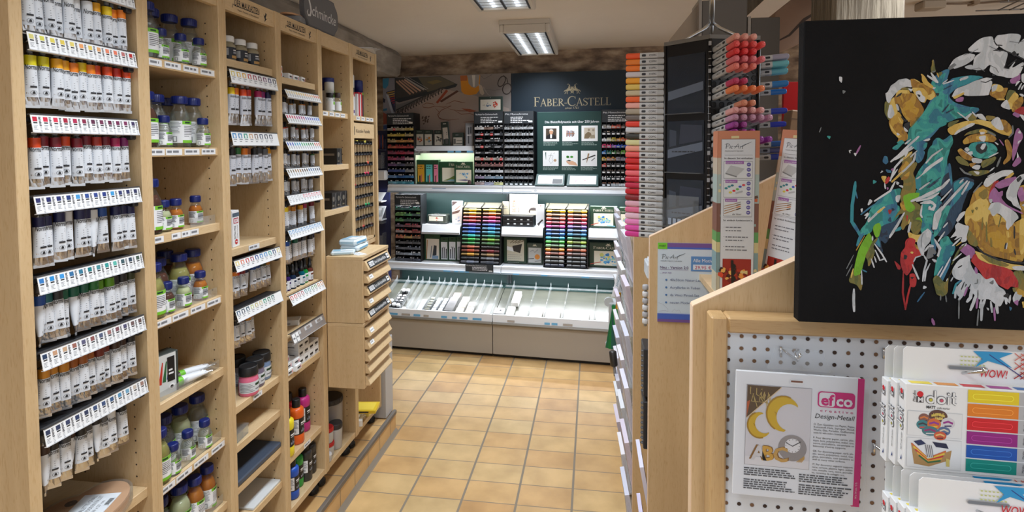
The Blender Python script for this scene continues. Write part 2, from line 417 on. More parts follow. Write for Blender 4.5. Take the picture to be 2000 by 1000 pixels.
def ceiling_lamp(x0, x1, y0, y1, label, power):
 t = thing('ceiling_lamp', label, 'ceiling lamp', ((x0 + x1) / 2, (y0 + y1) / 2, 2.44), group='louvred ceiling lamps')
 hx = (x1 - x0) / 2; hy = (y1 - y0) / 2; H = .085
 b = MB()
 b.box(-hx, hx, -hy, hy, -.03, -.0005, LAMPBODY)
 for s in (-1, 1):
  b.box(s * hx, s * (hx - .028), -hy, hy, -H, -.03, LAMPBODY, .006)
  b.box(-hx + .028, hx - .028, s * hy, s * (hy - .028), -H, -.03, LAMPBODY, .004)
 b.build('housing', t)
 for s in (-1, 1):
  cx = s * (hx - .028) * .5
  g = MB(); g.lathe([(.011, -hy + .03), (.011, hy - .03)], TUBEM, 10, T=TR((cx, 0, -.048), rx=-math.pi / 2)); g.build('fluorescent_tube', t)
  q = MB(); n = 15
  for i in range(n):
   y = -hy + .035 + (2 * hy - .07) * (i + .5) / n
   q.add([(cx - hx * .40, y - .005, -.079), (cx + hx * .40, y - .005, -.079), (cx + hx * .40, y + .005, -.079), (cx - hx * .40, y + .005, -.079), (cx - hx * .4, y, -.062), (cx + hx * .4, y, -.062)],
                  [(0, 3, 2, 1), (0, 1, 5, 4), (3, 4, 5, 2)], LOUV)
  for e in (-1, 1):
   q.add([(cx + e * hx * .41, -hy + .03, -.08), (cx + e * hx * .41, hy - .03, -.08), (cx + e * hx * .36, hy - .03, -.034), (cx + e * hx * .36, -hy + .03, -.034)], [(0, 1, 2, 3)], LOUV)
  q.build('louvre', t)
 b = MB()
 for x in (-hx + .03, 0, hx - .03): b.box(x - .0055, x + .0055, -hy + .03, hy - .03, -.083, -.074, SLOT)
 b.build('divider_strip', t)
 area('ceiling_lamp_light', ((x0 + x1) / 2, (y0 + y1) / 2, 2.44 - .088), (x1 - x0) - .07, (y1 - y0) - .07, power, LAMP_COL, spread=math.radians(125))
 return t
ceiling_lamp(-.605, -.275, 3.60, 4.52, 'louvred ceiling lamp hanging nearest the back display wall', LAMP_W)
ceiling_lamp(-.625, -.305, 2.12, 3.03, 'louvred ceiling lamp cut off by the top edge of the photo', LAMP_W)
ceiling_lamp(-.63, -.31, .62, 1.53, 'louvred ceiling lamp over the aisle beside the paint tube shelf', LAMP_W)
ceiling_lamp(-.63, -.31, -.90, .01, 'louvred ceiling lamp over the aisle behind the viewer', LAMP_W)
ceiling_lamp(.45, .77, -1.55, -.64, 'added louvred fill lamp behind the viewer, unseen, on the side of the painting', LAMP_W)  # added out of view as front fill for the pegboard and canvas
ceiling_lamp(1.05, 1.37, 1.6, 2.5, 'louvred ceiling lamp over the aisle beyond the marker tower', LAMP_W)
# LEFT SHELVING (six beech units along the wall)
BY = [.950, 1.280, 1.591, 1.902, 2.213, 2.524, 2.838]
XF, XB = -1.14, -1.55
PT = .018
UNIT_LABEL = ['tall beech shelving unit filled with hanging white paint tubes, nearest the viewer', 'tall beech shelving unit holding the blue-capped bottles',
              'tall beech shelving unit with three squat black-lidded jars and a dark pad', 'tall beech shelving unit with dropper bottles and the large orange paint bottle',
              'tall beech shelving unit with black boxes, behind the drawer cabinets', 'last beech shelving unit at the far end, with the pastel compartments']
PEG = mat((52, 40, 28), .8)
def unit(k, shelves, header, floor_z=.205):
 y0, y1 = BY[k], BY[k + 1]; ym = (y0 + y1) / 2
 t = thing('shelving_unit', UNIT_LABEL[k], 'shelf', (XF, ym, .117), group=None)
 O = TR((-XF, -ym, -.117))
 for (a, c) in ((y0, y0 + (PT if k else .026)), (y1 - PT, y1)):
  b = MB(O); b.box(XB, XF, a, c, .195, 2.107, WOODV, .0015)
  if c == y1 or k == 0:
   for X in (XF - .045, XF - .20):
    z = .30
    while z < 2.02:
     if c == y1: b.add([(X + .0026 * math.cos(q * 1.047), a - .0003, z + .0026 * math.sin(q * 1.047)) for q in range(6)], [tuple(range(6))], PEG)
     z += .032
  b.build('side_panel', t)
 b = MB(O); b.box(XB - .008, XB, y0, y1, .195, 2.107, WOODV); b.build('back_panel', t)
 b = MB(O); b.box(XB, XF - .004, y0 + PT, y1 - PT, floor_z - .01, floor_z + .016, WOODY, .0012); b.build('bottom_board', t)
 b = MB(O); b.box(XF - .024, XF - .004, y0 + (PT if k else .026), y1 - PT, 2.048, 2.107, WOODY, .001)
 if header:
  T = at((XF - .0036, ym, 2.0675), FX)
  b.text('DER MALKASTEN', -.088, .004, .0205, INK, 0, T, wid=.135, bold=.01); b.stroke([(-.098, -.006), (-.096, .006), (-.085, .003), (-.04, .0035), (.0, .003), (.045, .004)], .0022, INK, .0002, T)
  b.text('Papier, Künstler- & Bastelbedarf', -.072, -.010, .0062, INK, 0, T, wid=.115)
  b.stroke([(.078, -.012), (.083, -.004), (.080, .004), (.086, .012), (.084, .02)], [.002, .006, .009, .006, .001], INK, 0, T); b.stroke([(.080, .002), (.072, .012)], [.004, .001], INK, 0, T); b.stroke([(.083, -.003), (.093, .001)], [.004, .001], INK, 0, T); b.disc(.0872, .015, .0035, INK, 0, 8, T)
 b.build('header_board', t)
 b = MB(O); b.box(XB, XF - .03, y0 + PT, y1 - PT, 2.088, 2.106, WOODY); b.build('top_board', t)
 for z in shelves:
  b = MB(O); b.box(XB, XF - .014, y0 + PT + (.008 if k == 0 else 0), y1 - PT, z - .025, z, WOODY, .0012); b.build('shelf', t)
 for y in (y0 + .03, y1 - .03):
  for X in (XF - .055, XB + .06):
   b = MB(O)
   b.lathe([(.021, .1175), (.024, .122), (.024, .14), (.019, .143), (.019, .196)], BLACK, 16, (X, y, 0))
   for q in range(16): b.box(.0235, .0253, -.002, .002, .1225, .1395, BLACK, T=TR((X, y, 0), rz=q * math.pi / 8))
   b.build('foot', t)
 return t
def chips(unit_o, k, z, ys, w=.052):
 sh = [c for c in unit_o.children if c.name.startswith('shelf')]
 zz = [(abs(z - (max(v.co.z for v in c.data.vertices) + .117)), c.name, c) for c in sh]; c = min(zz)[2]; ym = (BY[k] + BY[k + 1]) / 2
 for y in ys:
  b = MB(TR((-XF, -ym, -.117))); T = at((XF - .0125, y, z - .0125), FX)
  b.prism([(-w / 2, -.0085), (w / 2, -.0085), (w / 2, .0085), (-w / 2, .0085)], .001, PAPER, T)
  b.lines(-w / 2 + .004, w / 2 - .006, -.0022, 1, .01, .0062, GREYTXT, .0003, T)
  b.build('price_label', c)
U = [unit(0, [.722], False), unit(1, [1.852, 1.613, 1.378, 1.149, .918, .69, .482], True), unit(2, [1.897, 1.283, .762, .632, .491, .357], True),
     unit(3, [1.878, 1.052, .890, .738, .412], True), unit(4, [1.773, 1.534, 1.333], False), unit(5, [1.769, 1.132], True)]
chips(U[1], 1, 1.852, [1.325, 1.395, 1.465, 1.535], .06); chips(U[1], 1, 1.613, [1.325, 1.39, 1.46, 1.53], .06); chips(U[1], 1, 1.378, [1.325, 1.388, 1.425, 1.46], .034)
chips(U[1], 1, 1.149, [1.33, 1.395, 1.465, 1.535], .06); chips(U[1], 1, .69, [1.325, 1.39, 1.46, 1.535], .06)
chips(U[2], 2, 1.283, [1.745], .06); chips(U[2], 2, .762, [1.745], .05); chips(U[3], 3, .412, [2.07], .05)
chips(U[4], 4, 1.773, [2.28, 2.34, 2.395, 2.45], .045); chips(U[5], 5, 1.769, [2.62, 2.68, 2.74, 2.79], .04); chips(U[5], 5, 1.132, [2.70], .04)
LINER = mat((84, 84, 86), .7)
b = MB(); b.box(-1.36, -1.352, BY[0] + .03, BY[1] - .13, .735, 2.04, LINER); tag(b.build('liner_board'), 'dark grey liner board standing behind the hanging paint tubes', 'board')
# price rails with colour swatches
RAIL = mat((60, 62, 66), .5); RAILCLR = mat((196, 200, 206), .25)
def label_rail(y0, y1, ztop, h, cols, label, group, ncell=None, style='swatch', tilt=.17, X=-1.131, part_clear=0.0, hooks=True, bracket=True):
 n = ncell or len(cols); L = y1 - y0
 t = thing('label_rail', label, 'price rail', (X, (y0 + y1) / 2, ztop - h / 2), group=group)
 T = Matrix.Rotation(-tilt, 4, 'X'); T = FX @ T
 b = MB(); b.box(-L / 2, L / 2, -h / 2, h / 2, -.0012, 0, WHITE, T=T)
 cw = (L * (1 - part_clear)) / n
 for i, c in enumerate(cols):
  x = -L / 2 + i * cw; m = mat(c, .5)
  if style == 'swatch':
   b.rect(x + cw * .12, x + cw * .55, h * .10, h * .36, m, .0003, T)
   b.rect(x + cw * .15, x + cw * .52, -.0006, .0022, INK, .0003, T)
   for q in range(7):
    yy = h * .36 - q * h * .075; b.rect(x + cw * .68, x + cw * (.86 if q % 2 else .90), yy - h * .045, yy, INK, .0003, T)
   for q in range(5):
    yy = h * .16 - q * h * .08; b.rect(x + cw * .70, x + cw * .88, yy - h * .33, yy - h * .31, GREYTXT, .0003, T)
   for q in range(4): b.rect(x + cw * .12, x + cw * (.5 - .06 * (q % 3)), -h * .14 - q * h * .075, -h * .115 - q * h * .075, GREYTXT, .0003, T)
  elif style == 'tall':
   b.rect(x + cw * .25, x + cw * .75, h * .02, h * .36, m, .0003, T); b.rect(x + cw * .3, x + cw * .42, -h * .38, -h * .02, GREYTXT, .0003, T); b.rect(x + cw * .55, x + cw * .66, -h * .3, -h * .02, GREYTXT, .0003, T)
  elif style == 'letter':
   b.rect(x + cw * .15, x + cw * .8, h * .02, h * .38, m, .0003, T); b.rect(x + cw * .3, x + cw * .62, h * .05, h * .3, WHITE, .0006, T)
   b.rect(x + cw * .2, x + cw * .8, -h * .1, -h * .05, GREYTXT, .0003, T); b.rect(x + cw * .2, x + cw * .6, -h * .25, -h * .2, GREYTXT, .0003, T)
 b.build('label_strip', t)
 b = MB(); b.box(-L / 2, L / 2, h / 2 - .001, h / 2 + .0018, -.009, .0012, RAIL, T=T); b.box(-L / 2, L / 2, -h / 2 - .0018, -h / 2, -.006, .0014, RAILCLR, T=T); b.build('holder_profile', t)
 if not bracket: return t
 b = MB(); b.box(-.06, -.012, -L / 2, L / 2, h * .1, h * .35, DARK); b.box(-.026, -.006, L / 2 - .016, L / 2 + .001, -h * .85, h * .2, DARK, .003)
 b.build('bracket', t)
 if hooks:
  for i in range(n):
   q = MB(); y = -L / 2 + (i + .5) * L / n; q.tube([(-.06, y, h * .2), (-.02, y, -h * .05), (-.012, y, h * .05)], .0012, STEEL, 5); q.build('hook', t)
 return t
# paint tubes
def tube_pattern(L, r, f_band, f_label, labelcol, word, name='paint_tube', capc=(120, 122, 124), nozzle=False, emblem=True, side_bar=None):
 flat = 1.26
 def P(t, th, off=0.0):
  rx = r * (1 + (flat - 1) * t * t) + off; ry = r * (1 - t ** 1.9) + .0011 + off
  return (ry * math.cos(th), rx * math.sin(th), -L * t)
 def loft(t0, t1, m, off, n=18, k=5, bend=0.0):
  vs = []; fs = []
  for j in range(k + 1):
   t = t0 + (t1 - t0) * j / k
   for i in range(n): vs.append(P(t, 2 * math.pi * (i + .5) / n, off))
  for j in range(k):
   for i in range(n): fs.append((j * n + i, (j + 1) * n + i, (j + 1) * n + (i + 1) % n, j * n + (i + 1) % n))
  return vs, fs, m
 b = MB(); vs_, fs_, m_ = loft(.03, .955, FOIL, -.0002, n=22, k=12); rn_ = random.Random(3)
 vs_ = [(p[0] * (1 + (rn_.uniform(-.30, .30) if j // 22 > 8 and j // 22 < 12 else 0)), p[1], p[2]) for j, p in enumerate(vs_)]
 b.add(vs_, fs_, m_, smooth=False)
 w = r * flat
 b.box(-.0016, .0016, -w * 1.0, w * 1.0, -L, -L * .94, FOIL)
 b.lathe([(r * .34, .006), (r * .36, .001), (r * .98, -.004), (r * .99, -.012)], FOIL, 16, cap0=True, cap1=False)
 root = b.build(name)
 b = MB(); b.add(*loft(.03, f_band + .02, mat((200, 160, 60), .45), .0002, k=3), smooth=True); b.build('colour_band', root)
 b = MB(); b.add(*loft(f_band, f_label, labelcol, .0004, k=6), smooth=True)
 def mp(off, t0):
  return lambda p: P(t0 - p[1] / L, p[0] / (r * 1.04), off)
 e = .0012
 if word == 'Norma':
  b.text('Norma', -r * .95, 0, L * .095, INK, fn=mp(e, f_band + .075), shear=.25, wid=r * 1.95, bold=.01)
  for q in range(6):
   tt = f_band + .14 + q * .045
   x1 = r * random.uniform(.3, 1.0)
   b.add([P(tt, -.75, e), P(tt, x1 / r * .8, e), P(tt - .008, x1 / r * .8, e), P(tt - .008, -.75, e)], [(0, 1, 2, 3)], GREYTXT)
  tt = f_label - .175; vs = [P(tt + dz, -.15 + .95 * q / 4, e) for dz in (0.0, -.035) for q in range(5)]; b.add(vs, [(q, q + 1, q + 6, q + 5) for q in range(4)], INK)
  tt = f_label - .085   # round emblem with a little bust
  for (r0, r1, n) in ((r * .40, r * .46, 12),):
   vs = []; 
   for q in range(n):
    a = 2 * math.pi * q / n
    for rr in (r0, r1): vs.append(P(tt - rr * math.sin(a) / L, .32 + rr * math.cos(a) / r, e))
   b.add(vs, [(2 * q, 2 * q + 1, (2 * q + 3) % (2 * n), (2 * q + 2) % (2 * n)) for q in range(n)], GREYTXT)
  b.add([P(tt - p[1] * r / L, .32 + p[0], e) for p in ((-.2, -.25), (.2, -.25), (.16, .05), (.08, .28), (-.08, .28), (-.16, .05))], [(0, 1, 2, 3, 4, 5)], INK)
 elif word:
  b.text(word, -r * .6, 0, L * .075, INK, fn=mp(e, f_band + .09), shear=.2, wid=r * 1.5)
  for q in range(5):
   tt = f_band + .15 + q * .05; x1 = random.uniform(.3, .9)
   b.add([P(tt, -.7, e), P(tt, x1, e), P(tt - .014, x1, e), P(tt - .014, -.7, e)], [(0, 1, 2, 3)], GREYTXT)
  tt = f_label - .09; vs = [P(tt + dz, -.35 + 1.0 * q / 4, e) for dz in (0.0, -.045) for q in range(5)]; b.add(vs, [(q, q + 1, q + 6, q + 5) for q in range(4)], INK)
 else:
  for q in range(4):
   tt = f_band + .10 + q * .09; x1 = random.uniform(.4, .9)
   b.add([P(tt, -.7, e), P(tt, x1, e), P(tt - .035, x1, e), P(tt - .035, -.7, e)], [(0, 1, 2, 3)], GREYTXT if q != 1 else INK)
 b.build('label', root)
 b = MB(); cm = mat(capc, .4)
 b.lathe([(r * .46, .002), (r * .5, .004), (r * .46, .019), (r * .36, .020)], cm, 12); b.build('cap', root)
 return root
C = dict(lemon=(214, 205, 30), yellow=(226, 196, 24), amber=(228, 164, 30), orange=(226, 126, 28), vermilion=(214, 72, 26), red=(196, 44, 28), crimson=(120, 20, 38), brick=(168, 46, 30), magenta=(170, 30, 90), purple=(130, 30, 110),
         navy=(24, 28, 78), white=(214, 218, 222), blue=(22, 72, 150), teal=(16, 92, 100), black=(30, 31, 34), viridian=(12, 94, 72), green=(34, 112, 52), leaf=(90, 150, 30), olive=(52, 62, 34), ochre=(190, 128, 36), sienna=(150, 84, 30), umber=(92, 48, 26), redbrown=(112, 40, 30), darkbrown=(58, 38, 30), grey=(96, 100, 106), slate=(62, 66, 74))
CNAME = dict(navy='navy blue', leaf='bright green', viridian='deep green', redbrown='red-brown', darkbrown='dark brown')
TP = tube_pattern(.112, .0108, .215, .80, mat((214, 221, 230), .45), 'Norma')
def tube_row(pattern, ys, cols, ztop, rowname, X=-1.162, name='paint tube', group=None, jitter=.0035, where='', seed=1, small=1.0):
 rnd = random.Random(seed)
 for i, (y, c) in enumerate(zip(ys, cols)):
  flip = c.endswith('!'); c = c.rstrip('!')
  x = X + (jitter if i % 2 == 0 else -jitter) * rnd.uniform(.35, 1.0) - (.004 if flip else 0)
  rot = (rnd.uniform(-.03, .03), rnd.uniform(-.05, .03), rnd.uniform(-.72, -.38))
  z = ztop + rnd.uniform(-.003, .003)
  if flip: rot = (rot[0], rot[1], .75)
  dup(pattern, (x, y, z), rot, '%s with %s band, %s from left, %s' % (name, CNAME.get(c, c), NTH[i], rowname), group or ('tubes of the ' + rowname), 'paint tube', mats={'colour_band': mat(C[c], .42)}, scale=small)
ROWS = [
 ('topmost row, nearest unit', 1.996, ([1.004, 1.025, 1.048, 1.069, 1.093, 1.115, 1.14, 1.167, 1.195, 1.213, 1.234], 'white white white white white white white amber yellow orange orange'.split()), [(206, 206, 190)] * 12),
 ('row of yellow to red tubes', 1.850, ([1.004, 1.036, 1.063, 1.08, 1.101, 1.124, 1.142, 1.16, 1.189, 1.217, 1.244], 'lemon lemon amber amber orange yellow orange vermilion vermilion red vermilion'.split()),
  [(206, 200, 120), (206, 204, 80), (216, 204, 90), (218, 196, 84), (222, 206, 110), (230, 160, 100), (222, 200, 100), (216, 160, 110), (222, 130, 100), (220, 116, 90), (180, 110, 110), (176, 44, 44)]),
 ('row of crimson tubes', 1.682, ([1.006, 1.027, 1.051, 1.078, 1.103, 1.129, 1.153, 1.179, 1.204, 1.232], 'vermilion crimson crimson vermilion crimson crimson brick crimson magenta purple'.split()),
  [(190, 30, 60), (206, 40, 70), (208, 50, 80), (160, 30, 60), (170, 40, 80), (130, 40, 70), (90, 40, 70), (110, 50, 80), (100, 40, 70), (110, 40, 80), (120, 50, 90), (60, 50, 90)]),
 ('row of navy blue tubes', 1.514, ([1.009, 1.027, 1.054, 1.076, 1.102, 1.122, 1.137, 1.163, 1.198, 1.222, 1.240], 'navy navy navy white navy navy white! blue navy navy navy'.split()),
  [(40, 46, 100), (36, 44, 100), (40, 50, 110), (40, 60, 120), (70, 150, 210), (50, 80, 150), (50, 70, 140), (40, 60, 130), (60, 150, 210), (50, 60, 110), (40, 50, 100), (44, 50, 90)]),
 ('row of green tubes', 1.346, ([1.006, 1.021, 1.041, 1.058, 1.082, 1.108, 1.129, 1.147, 1.172, 1.192, 1.212, 1.238], 'blue! teal black viridian viridian! viridian green leaf leaf black black olive'.split()),
  [(50, 120, 190), (40, 140, 210), (60, 150, 220), (50, 110, 160), (50, 120, 150), (30, 120, 130), (70, 140, 150), (50, 150, 150), (90, 180, 170), (60, 90, 100), (50, 70, 90), (70, 90, 80)]),
 ('row of brown tubes', 1.186, ([1.005, 1.025, 1.05, 1.074, 1.094, 1.115, 1.138, 1.159, 1.182, 1.205, 1.228], 'ochre ochre ochre sienna sienna sienna redbrown redbrown darkbrown darkbrown black'.split()),
  [(40, 60, 90), (190, 150, 120), (190, 160, 130), (150, 100, 90), (90, 90, 120), (140, 90, 90), (80, 90, 120), (150, 110, 110), (120, 80, 90), (80, 80, 110), (110, 90, 90), (100, 80, 80)]),
 ('row of grey and black tubes', 1.024, ([1.001, 1.023, 1.047, 1.067, 1.086, 1.104, 1.126, 1.145, 1.163, 1.198], 'darkbrown! black slate darkbrown! black slate black! grey white black'.split()),
  [(50, 60, 90), (50, 60, 90), (56, 66, 100), (50, 64, 100), (50, 60, 90), (60, 80, 120), (60, 80, 120), (60, 90, 130), (80, 140, 180), (110, 160, 190), (190, 180, 170), (150, 120, 110)]),
]
for i, (rn, zt, (ys, cs), sw) in enumerate(ROWS):
 label_rail(.978, 1.246, zt, .037, sw, 'white price rail with colour swatches above the ' + rn, 'price rails of the nearest shelf')
 tube_row(TP, ys, cs, zt - .042, rn, seed=10 + i)
TP3 = tube_pattern(.125, .0118, .20, .70, mat((196, 202, 214), .4), 'Akademie', capc=(150, 152, 156))
R3 = [('upper tube row, third unit', 1.862, [1.656, 1.683, 1.716, 1.752, 1.804, 1.834, 1.863], 'yellow orange vermilion red magenta purple navy'.split(), [(214, 200, 120), (214, 180, 80), (220, 170, 60), (190, 60, 60), (150, 50, 80), (100, 60, 80), (110, 40, 100), (50, 50, 110), (40, 40, 60)], .028, .0, 'letter'),
      ('second tube row, third unit', 1.664, [1.655, 1.687, 1.717, 1.742, 1.777, 1.804, 1.835, 1.86], 'black green orange sienna black slate grey amber'.split(), [(60, 140, 200), (60, 130, 180), (40, 150, 130), (190, 150, 110), (110, 90, 80), (40, 60, 90), (40, 50, 70), (50, 60, 80)], .028, .0, 'letter')]
for i, (rn, zt, ys, cs, sw, _, _, st) in enumerate(R3):
 label_rail(1.612, 1.872, zt, .044, sw, 'white price rail above the ' + rn, 'price rails of the third shelf', style=st, tilt=.2, ncell=9)
 tube_row(TP3, ys, cs, zt - .05, rn, name='acrylic tube', X=-1.166, seed=30 + i)
TP3b = tube_pattern(.092, .0105, .17, .72, mat((204, 212, 224), .4), 'Oil', capc=(70, 72, 76))
for i, (rn, zt, ys, cs, sw, pc) in enumerate([
 ('third tube row, third unit', 1.250, [1.648, 1.666, 1.69, 1.718, 1.749, 1.779, 1.809, 1.84], 'orange red crimson navy! blue blue olive ochre'.split(), [(220, 200, 120), (214, 120, 90), (190, 80, 80), (150, 50, 80), (60, 80, 150), (70, 130, 190), (60, 140, 200), (60, 160, 160), (30, 60, 110), (200, 190, 130)], 0),
 ('lowest tube row, third unit', 1.088, [1.651, 1.686, 1.714, 1.734], 'black umber ochre sienna'.split(), [(60, 90, 120), (50, 70, 90), (60, 90, 110), (190, 200, 140), (190, 180, 120), (200, 190, 150), (40, 150, 120), (50, 120, 90), (60, 110, 110)], .16)]):
 label_rail(1.612, 1.872, zt, .038, sw, 'white price rail above the ' + rn, 'price rails of the third shelf', style='letter', tilt=.3, part_clear=pc)
 tube_row(TP3b, ys, cs, zt - .045, rn, name='oil tube', X=-1.166, seed=40 + i)
TP4 = tube_pattern(.056, .0085, .10, .70, mat((214, 219, 226), .4), '', capc=(36, 36, 38))
pal = lambda n, cs: [cs[int(i * len(cs) / n)] for i in range(n)]
for i, (rn, zt, h, ys, cs, sw) in enumerate([
 ('first tube row, fourth unit', 1.832, .034, [1.965, 1.992, 2.017, 2.051, 2.086, 2.122, 2.159], 'white white ochre white ochre orange white'.split(), pal(15, [(222, 208, 160), (230, 200, 120), (230, 180, 120), (214, 120, 90)])),
 ('second tube row, fourth unit', 1.741, .038, [1.960, 1.988, 2.025, 2.063, 2.102, 2.143, 2.174], 'vermilion brick white red orange crimson white'.split(), pal(15, [(200, 60, 90), (170, 60, 130), (90, 90, 180), (60, 110, 200)])),
 ('third tube row, fourth unit', 1.638, .038, [1.962, 1.995, 2.028, 2.066, 2.106, 2.143, 2.177], 'white blue white navy white blue green'.split(), pal(15, [(60, 90, 180), (60, 150, 190), (60, 160, 110), (50, 120, 60), (190, 90, 60)])),
 ('fourth tube row, fourth unit', 1.535, .038, [1.962, 1.991, 2.025, 2.059, 2.094, 2.122, 2.156, 2.174], 'slate white grey black white slate grey white'.split(), pal(15, [(120, 110, 90), (150, 110, 70), (90, 70, 60), (70, 100, 140), (50, 60, 80)]))]):
 label_rail(1.928, 2.183, zt, h, sw, 'white swatch rail above the ' + rn, 'swatch rails of the fourth shelf', style='tall', tilt=.45, X=-1.128, hooks=False)
 tube_row(TP4, ys, cs, zt - h - .012, rn, name='watercolour tube', X=-1.166, seed=50 + i, jitter=.006)
TP4b = tube_pattern(.092, .0105, .22, .80, mat((212, 218, 228), .4), '', capc=(60, 62, 66))
for i, (rn, zt, ys, cs, sw) in enumerate([
 ('fifth tube row, fourth unit', 1.433, [1.960, 1.991, 2.013, 2.036, 2.066, 2.114, 2.156], 'yellow ochre ochre sienna amber magenta crimson'.split(), [(190, 195, 200)] * 5 + [(200, 120, 130)] * 7),
 ('sixth tube row, fourth unit', 1.302, [1.962, 1.994, 2.024, 2.062, 2.086, 2.106, 2.140, 2.172], 'blue teal viridian black slate sienna black navy'.split(), [(90, 150, 200)] * 12)]):
 label_rail(1.928, 2.183, zt, .038, sw, 'white swatch rail above the ' + rn, 'swatch rails of the fourth shelf', style='letter', tilt=.4, X=-1.128, hooks=False)
 tube_row(TP4b, ys, cs, zt - .046, rn, name='ink tube', X=-1.166, seed=60 + i, jitter=.008)
TPL = tube_pattern(.115, .0125, .16, .80, mat((216, 222, 230), .45), 'Medium', capc=(206, 208, 210))
for (x, y, z, rz, lb) in ((-1.215, 1.50, .9365, -.35, 'white tube with a green band lying behind the other on the lower shelf'), (-1.185, 1.455, .9365, -.30, 'white tube with a green band lying in front on the lower shelf')):
 m_ = Matrix.Rotation(rz, 4, 'Z') @ Matrix.Rotation(math.pi / 2, 4, 'X') @ Matrix.Rotation(-math.pi / 2, 4, 'Z')
 dup(TPL, (x, y - .05, z), tuple(m_.to_euler()), lb, 'tubes lying on the second shelf', 'paint tube', mats={'colour_band': mat((110, 190, 50), .4)})
for p_ in (TP, TP3, TP3b, TP4, TP4b, TPL): kill(p_)
# GOODS ON THE LEFT SHELVES
CLEAR = glassy('clear_glass', (252, 254, 253), .02, .05); CLEARP = glassy('clear_plastic', (250, 252, 253), .07, .12); MILKY = glassy('milky_plastic', (214, 214, 212), .72, .3)
CAPB = mat((22, 36, 104), .35); GREENB = mat((118, 190, 48), .5); GDARK = mat((20, 60, 36), .5)
LIQ = dict(clear=glassy('clear_liquid', (251, 252, 250), .05), amber=glassy('amber_liquid', (232, 142, 30), .45), yellow=glassy('yellow_liquid', (236, 230, 140), .3), dark=glassy('dark_liquid', (110, 62, 44), .5), olive=glassy('pale_green_liquid', (228, 234, 190), .5), smoke=glassy('smoky_liquid', (170, 172, 164), .3))
LNAME = dict(clear='clear', amber='amber', yellow='pale yellow', dark='dark brown', olive='pale green', smoke='smoky')
def bottle_pattern(h, r, name='glass_bottle'):
 ch = .021 if h > .12 else .018; cr = r * .74; hb = h - ch
 b = MB(); b.lathe([(r * .9, .0), (r, .004), (r, hb * .64), (r * .93, hb * .73), (r * .62, hb * .89), (r * .56, hb * .92), (r * .56, hb)], CLEAR, 20); root = b.build(name)
 b = MB(); b.lathe([(r * .84, .004), (r * .93, .008), (r * .93, hb * .63), (r * .88, hb * .70), (r * .66, hb * .82)], LIQ['clear'], 18); b.build('liquid', root)
 b = MB(); b.lathe([(cr * .97, hb - .002), (cr, hb), (cr, h - .003), (cr * .9, h)], CAPB, 24)
 for q in range(24): b.box(cr - .0006, cr + .0007, -.0009, .0009, hb + .001, h - .003, CAPB, T=TR(rz=q * math.pi / 12))
 b.build('cap', root)
 b = MB(); R = r + .0005; z0, z1 = hb * .10, hb * .60; a0, a1 = -1.9, 1.5
 b.arc(R, z0, z1, a0, a1, PAPER, 22)
 b.arc(R + .0003, z1 - .16 * (z1 - z0), z1, -.55, a1, GREENB, 14); b.arc(R + .0003, z0, z0 + .13 * (z1 - z0), -.55, a1, GREENB, 14); b.arc(R + .0005, z1 - .115 * (z1 - z0), z1 - .04 * (z1 - z0), -.30, .25, GDARK, 5)
 rnd = random.Random(5)
 for q in range(7): zz = z1 - (z1 - z0) * (.26 + q * .075); b.arc(R + .0003, zz, zz + .002, -.4, .1 + .6 * rnd.random(), GREYTXT if q != 3 else INK, 6)
 for q in range(9): zz = z1 - (z1 - z0) * (.08 + q * .06); b.arc(R + .0003, zz, zz + .0014, -1.7, -1.0 + .35 * rnd.random(), GREYTXT, 5)
 b.arc(R + .0003, z0 + .05 * (z1 - z0), z0 + .3 * (z1 - z0), -1.45, -1.05, GREYTXT, 4); b.arc(R + .0005, z0 + .08 * (z1 - z0), z0 + .27 * (z1 - z0), -1.38, -1.12, PAPER, 3)
 b.build('label', root)
 return root
BIG = bottle_pattern(.150, .0285); MID = bottle_pattern(.140, .0245); SML = bottle_pattern(.088, .0195)
PATS = {'B': BIG, 'M': MID, 'S': SML}
def bottles(shelf, z, lst):
 n = {}
 front = sorted(lst, key=lambda q: q[1])
 for i, (sz, y, x, liq) in enumerate(front):
  row = 'front' if x > -1.21 else 'back'
  size = {'B': 'large', 'M': 'tall', 'S': 'small'}[sz]
  n[(row)] = n.get((row), 0) + 1
  dup(PATS[sz], (x, y, z + .0005), random.uniform(-.25, .1), '%s blue-capped bottle of %s liquid, %s from left, %s row, %s' % (size, LNAME[liq], NTH[n[row] - 1], row, shelf),
   'blue-capped bottles', 'bottle', mats={'liquid': LIQ[liq]})
bottles('top bottle shelf', 1.852, [('B', 1.340, -1.185, 'clear'), ('B', 1.407, -1.228, 'clear'), ('S', 1.385, -1.180, 'clear'), ('B', 1.482, -1.232, 'clear'), ('S', 1.458, -1.178, 'clear'), ('B', 1.541, -1.215, 'clear'), ('S', 1.525, -1.172, 'clear'), ('B', 1.44, -1.29, 'clear')])
bottles('second bottle shelf', 1.613, [('B', 1.330, -1.185, 'dark'), ('B', 1.412, -1.225, 'clear'), ('S', 1.382, -1.176, 'clear'), ('B', 1.479, -1.205, 'clear'), ('B', 1.540, -1.21, 'clear'), ('S', 1.525, -1.166, 'clear'), ('B', 1.36, -1.265, 'clear'), ('B', 1.455, -1.28, 'clear'), ('B', 1.52, -1.285, 'clear')])
bottles('third bottle shelf', 1.378, [('B', 1.335, -1.185, 'dark'), ('S', 1.382, -1.185, 'olive'), ('S', 1.428, -1.185, 'amber'), ('S', 1.527, -1.20, 'amber')])
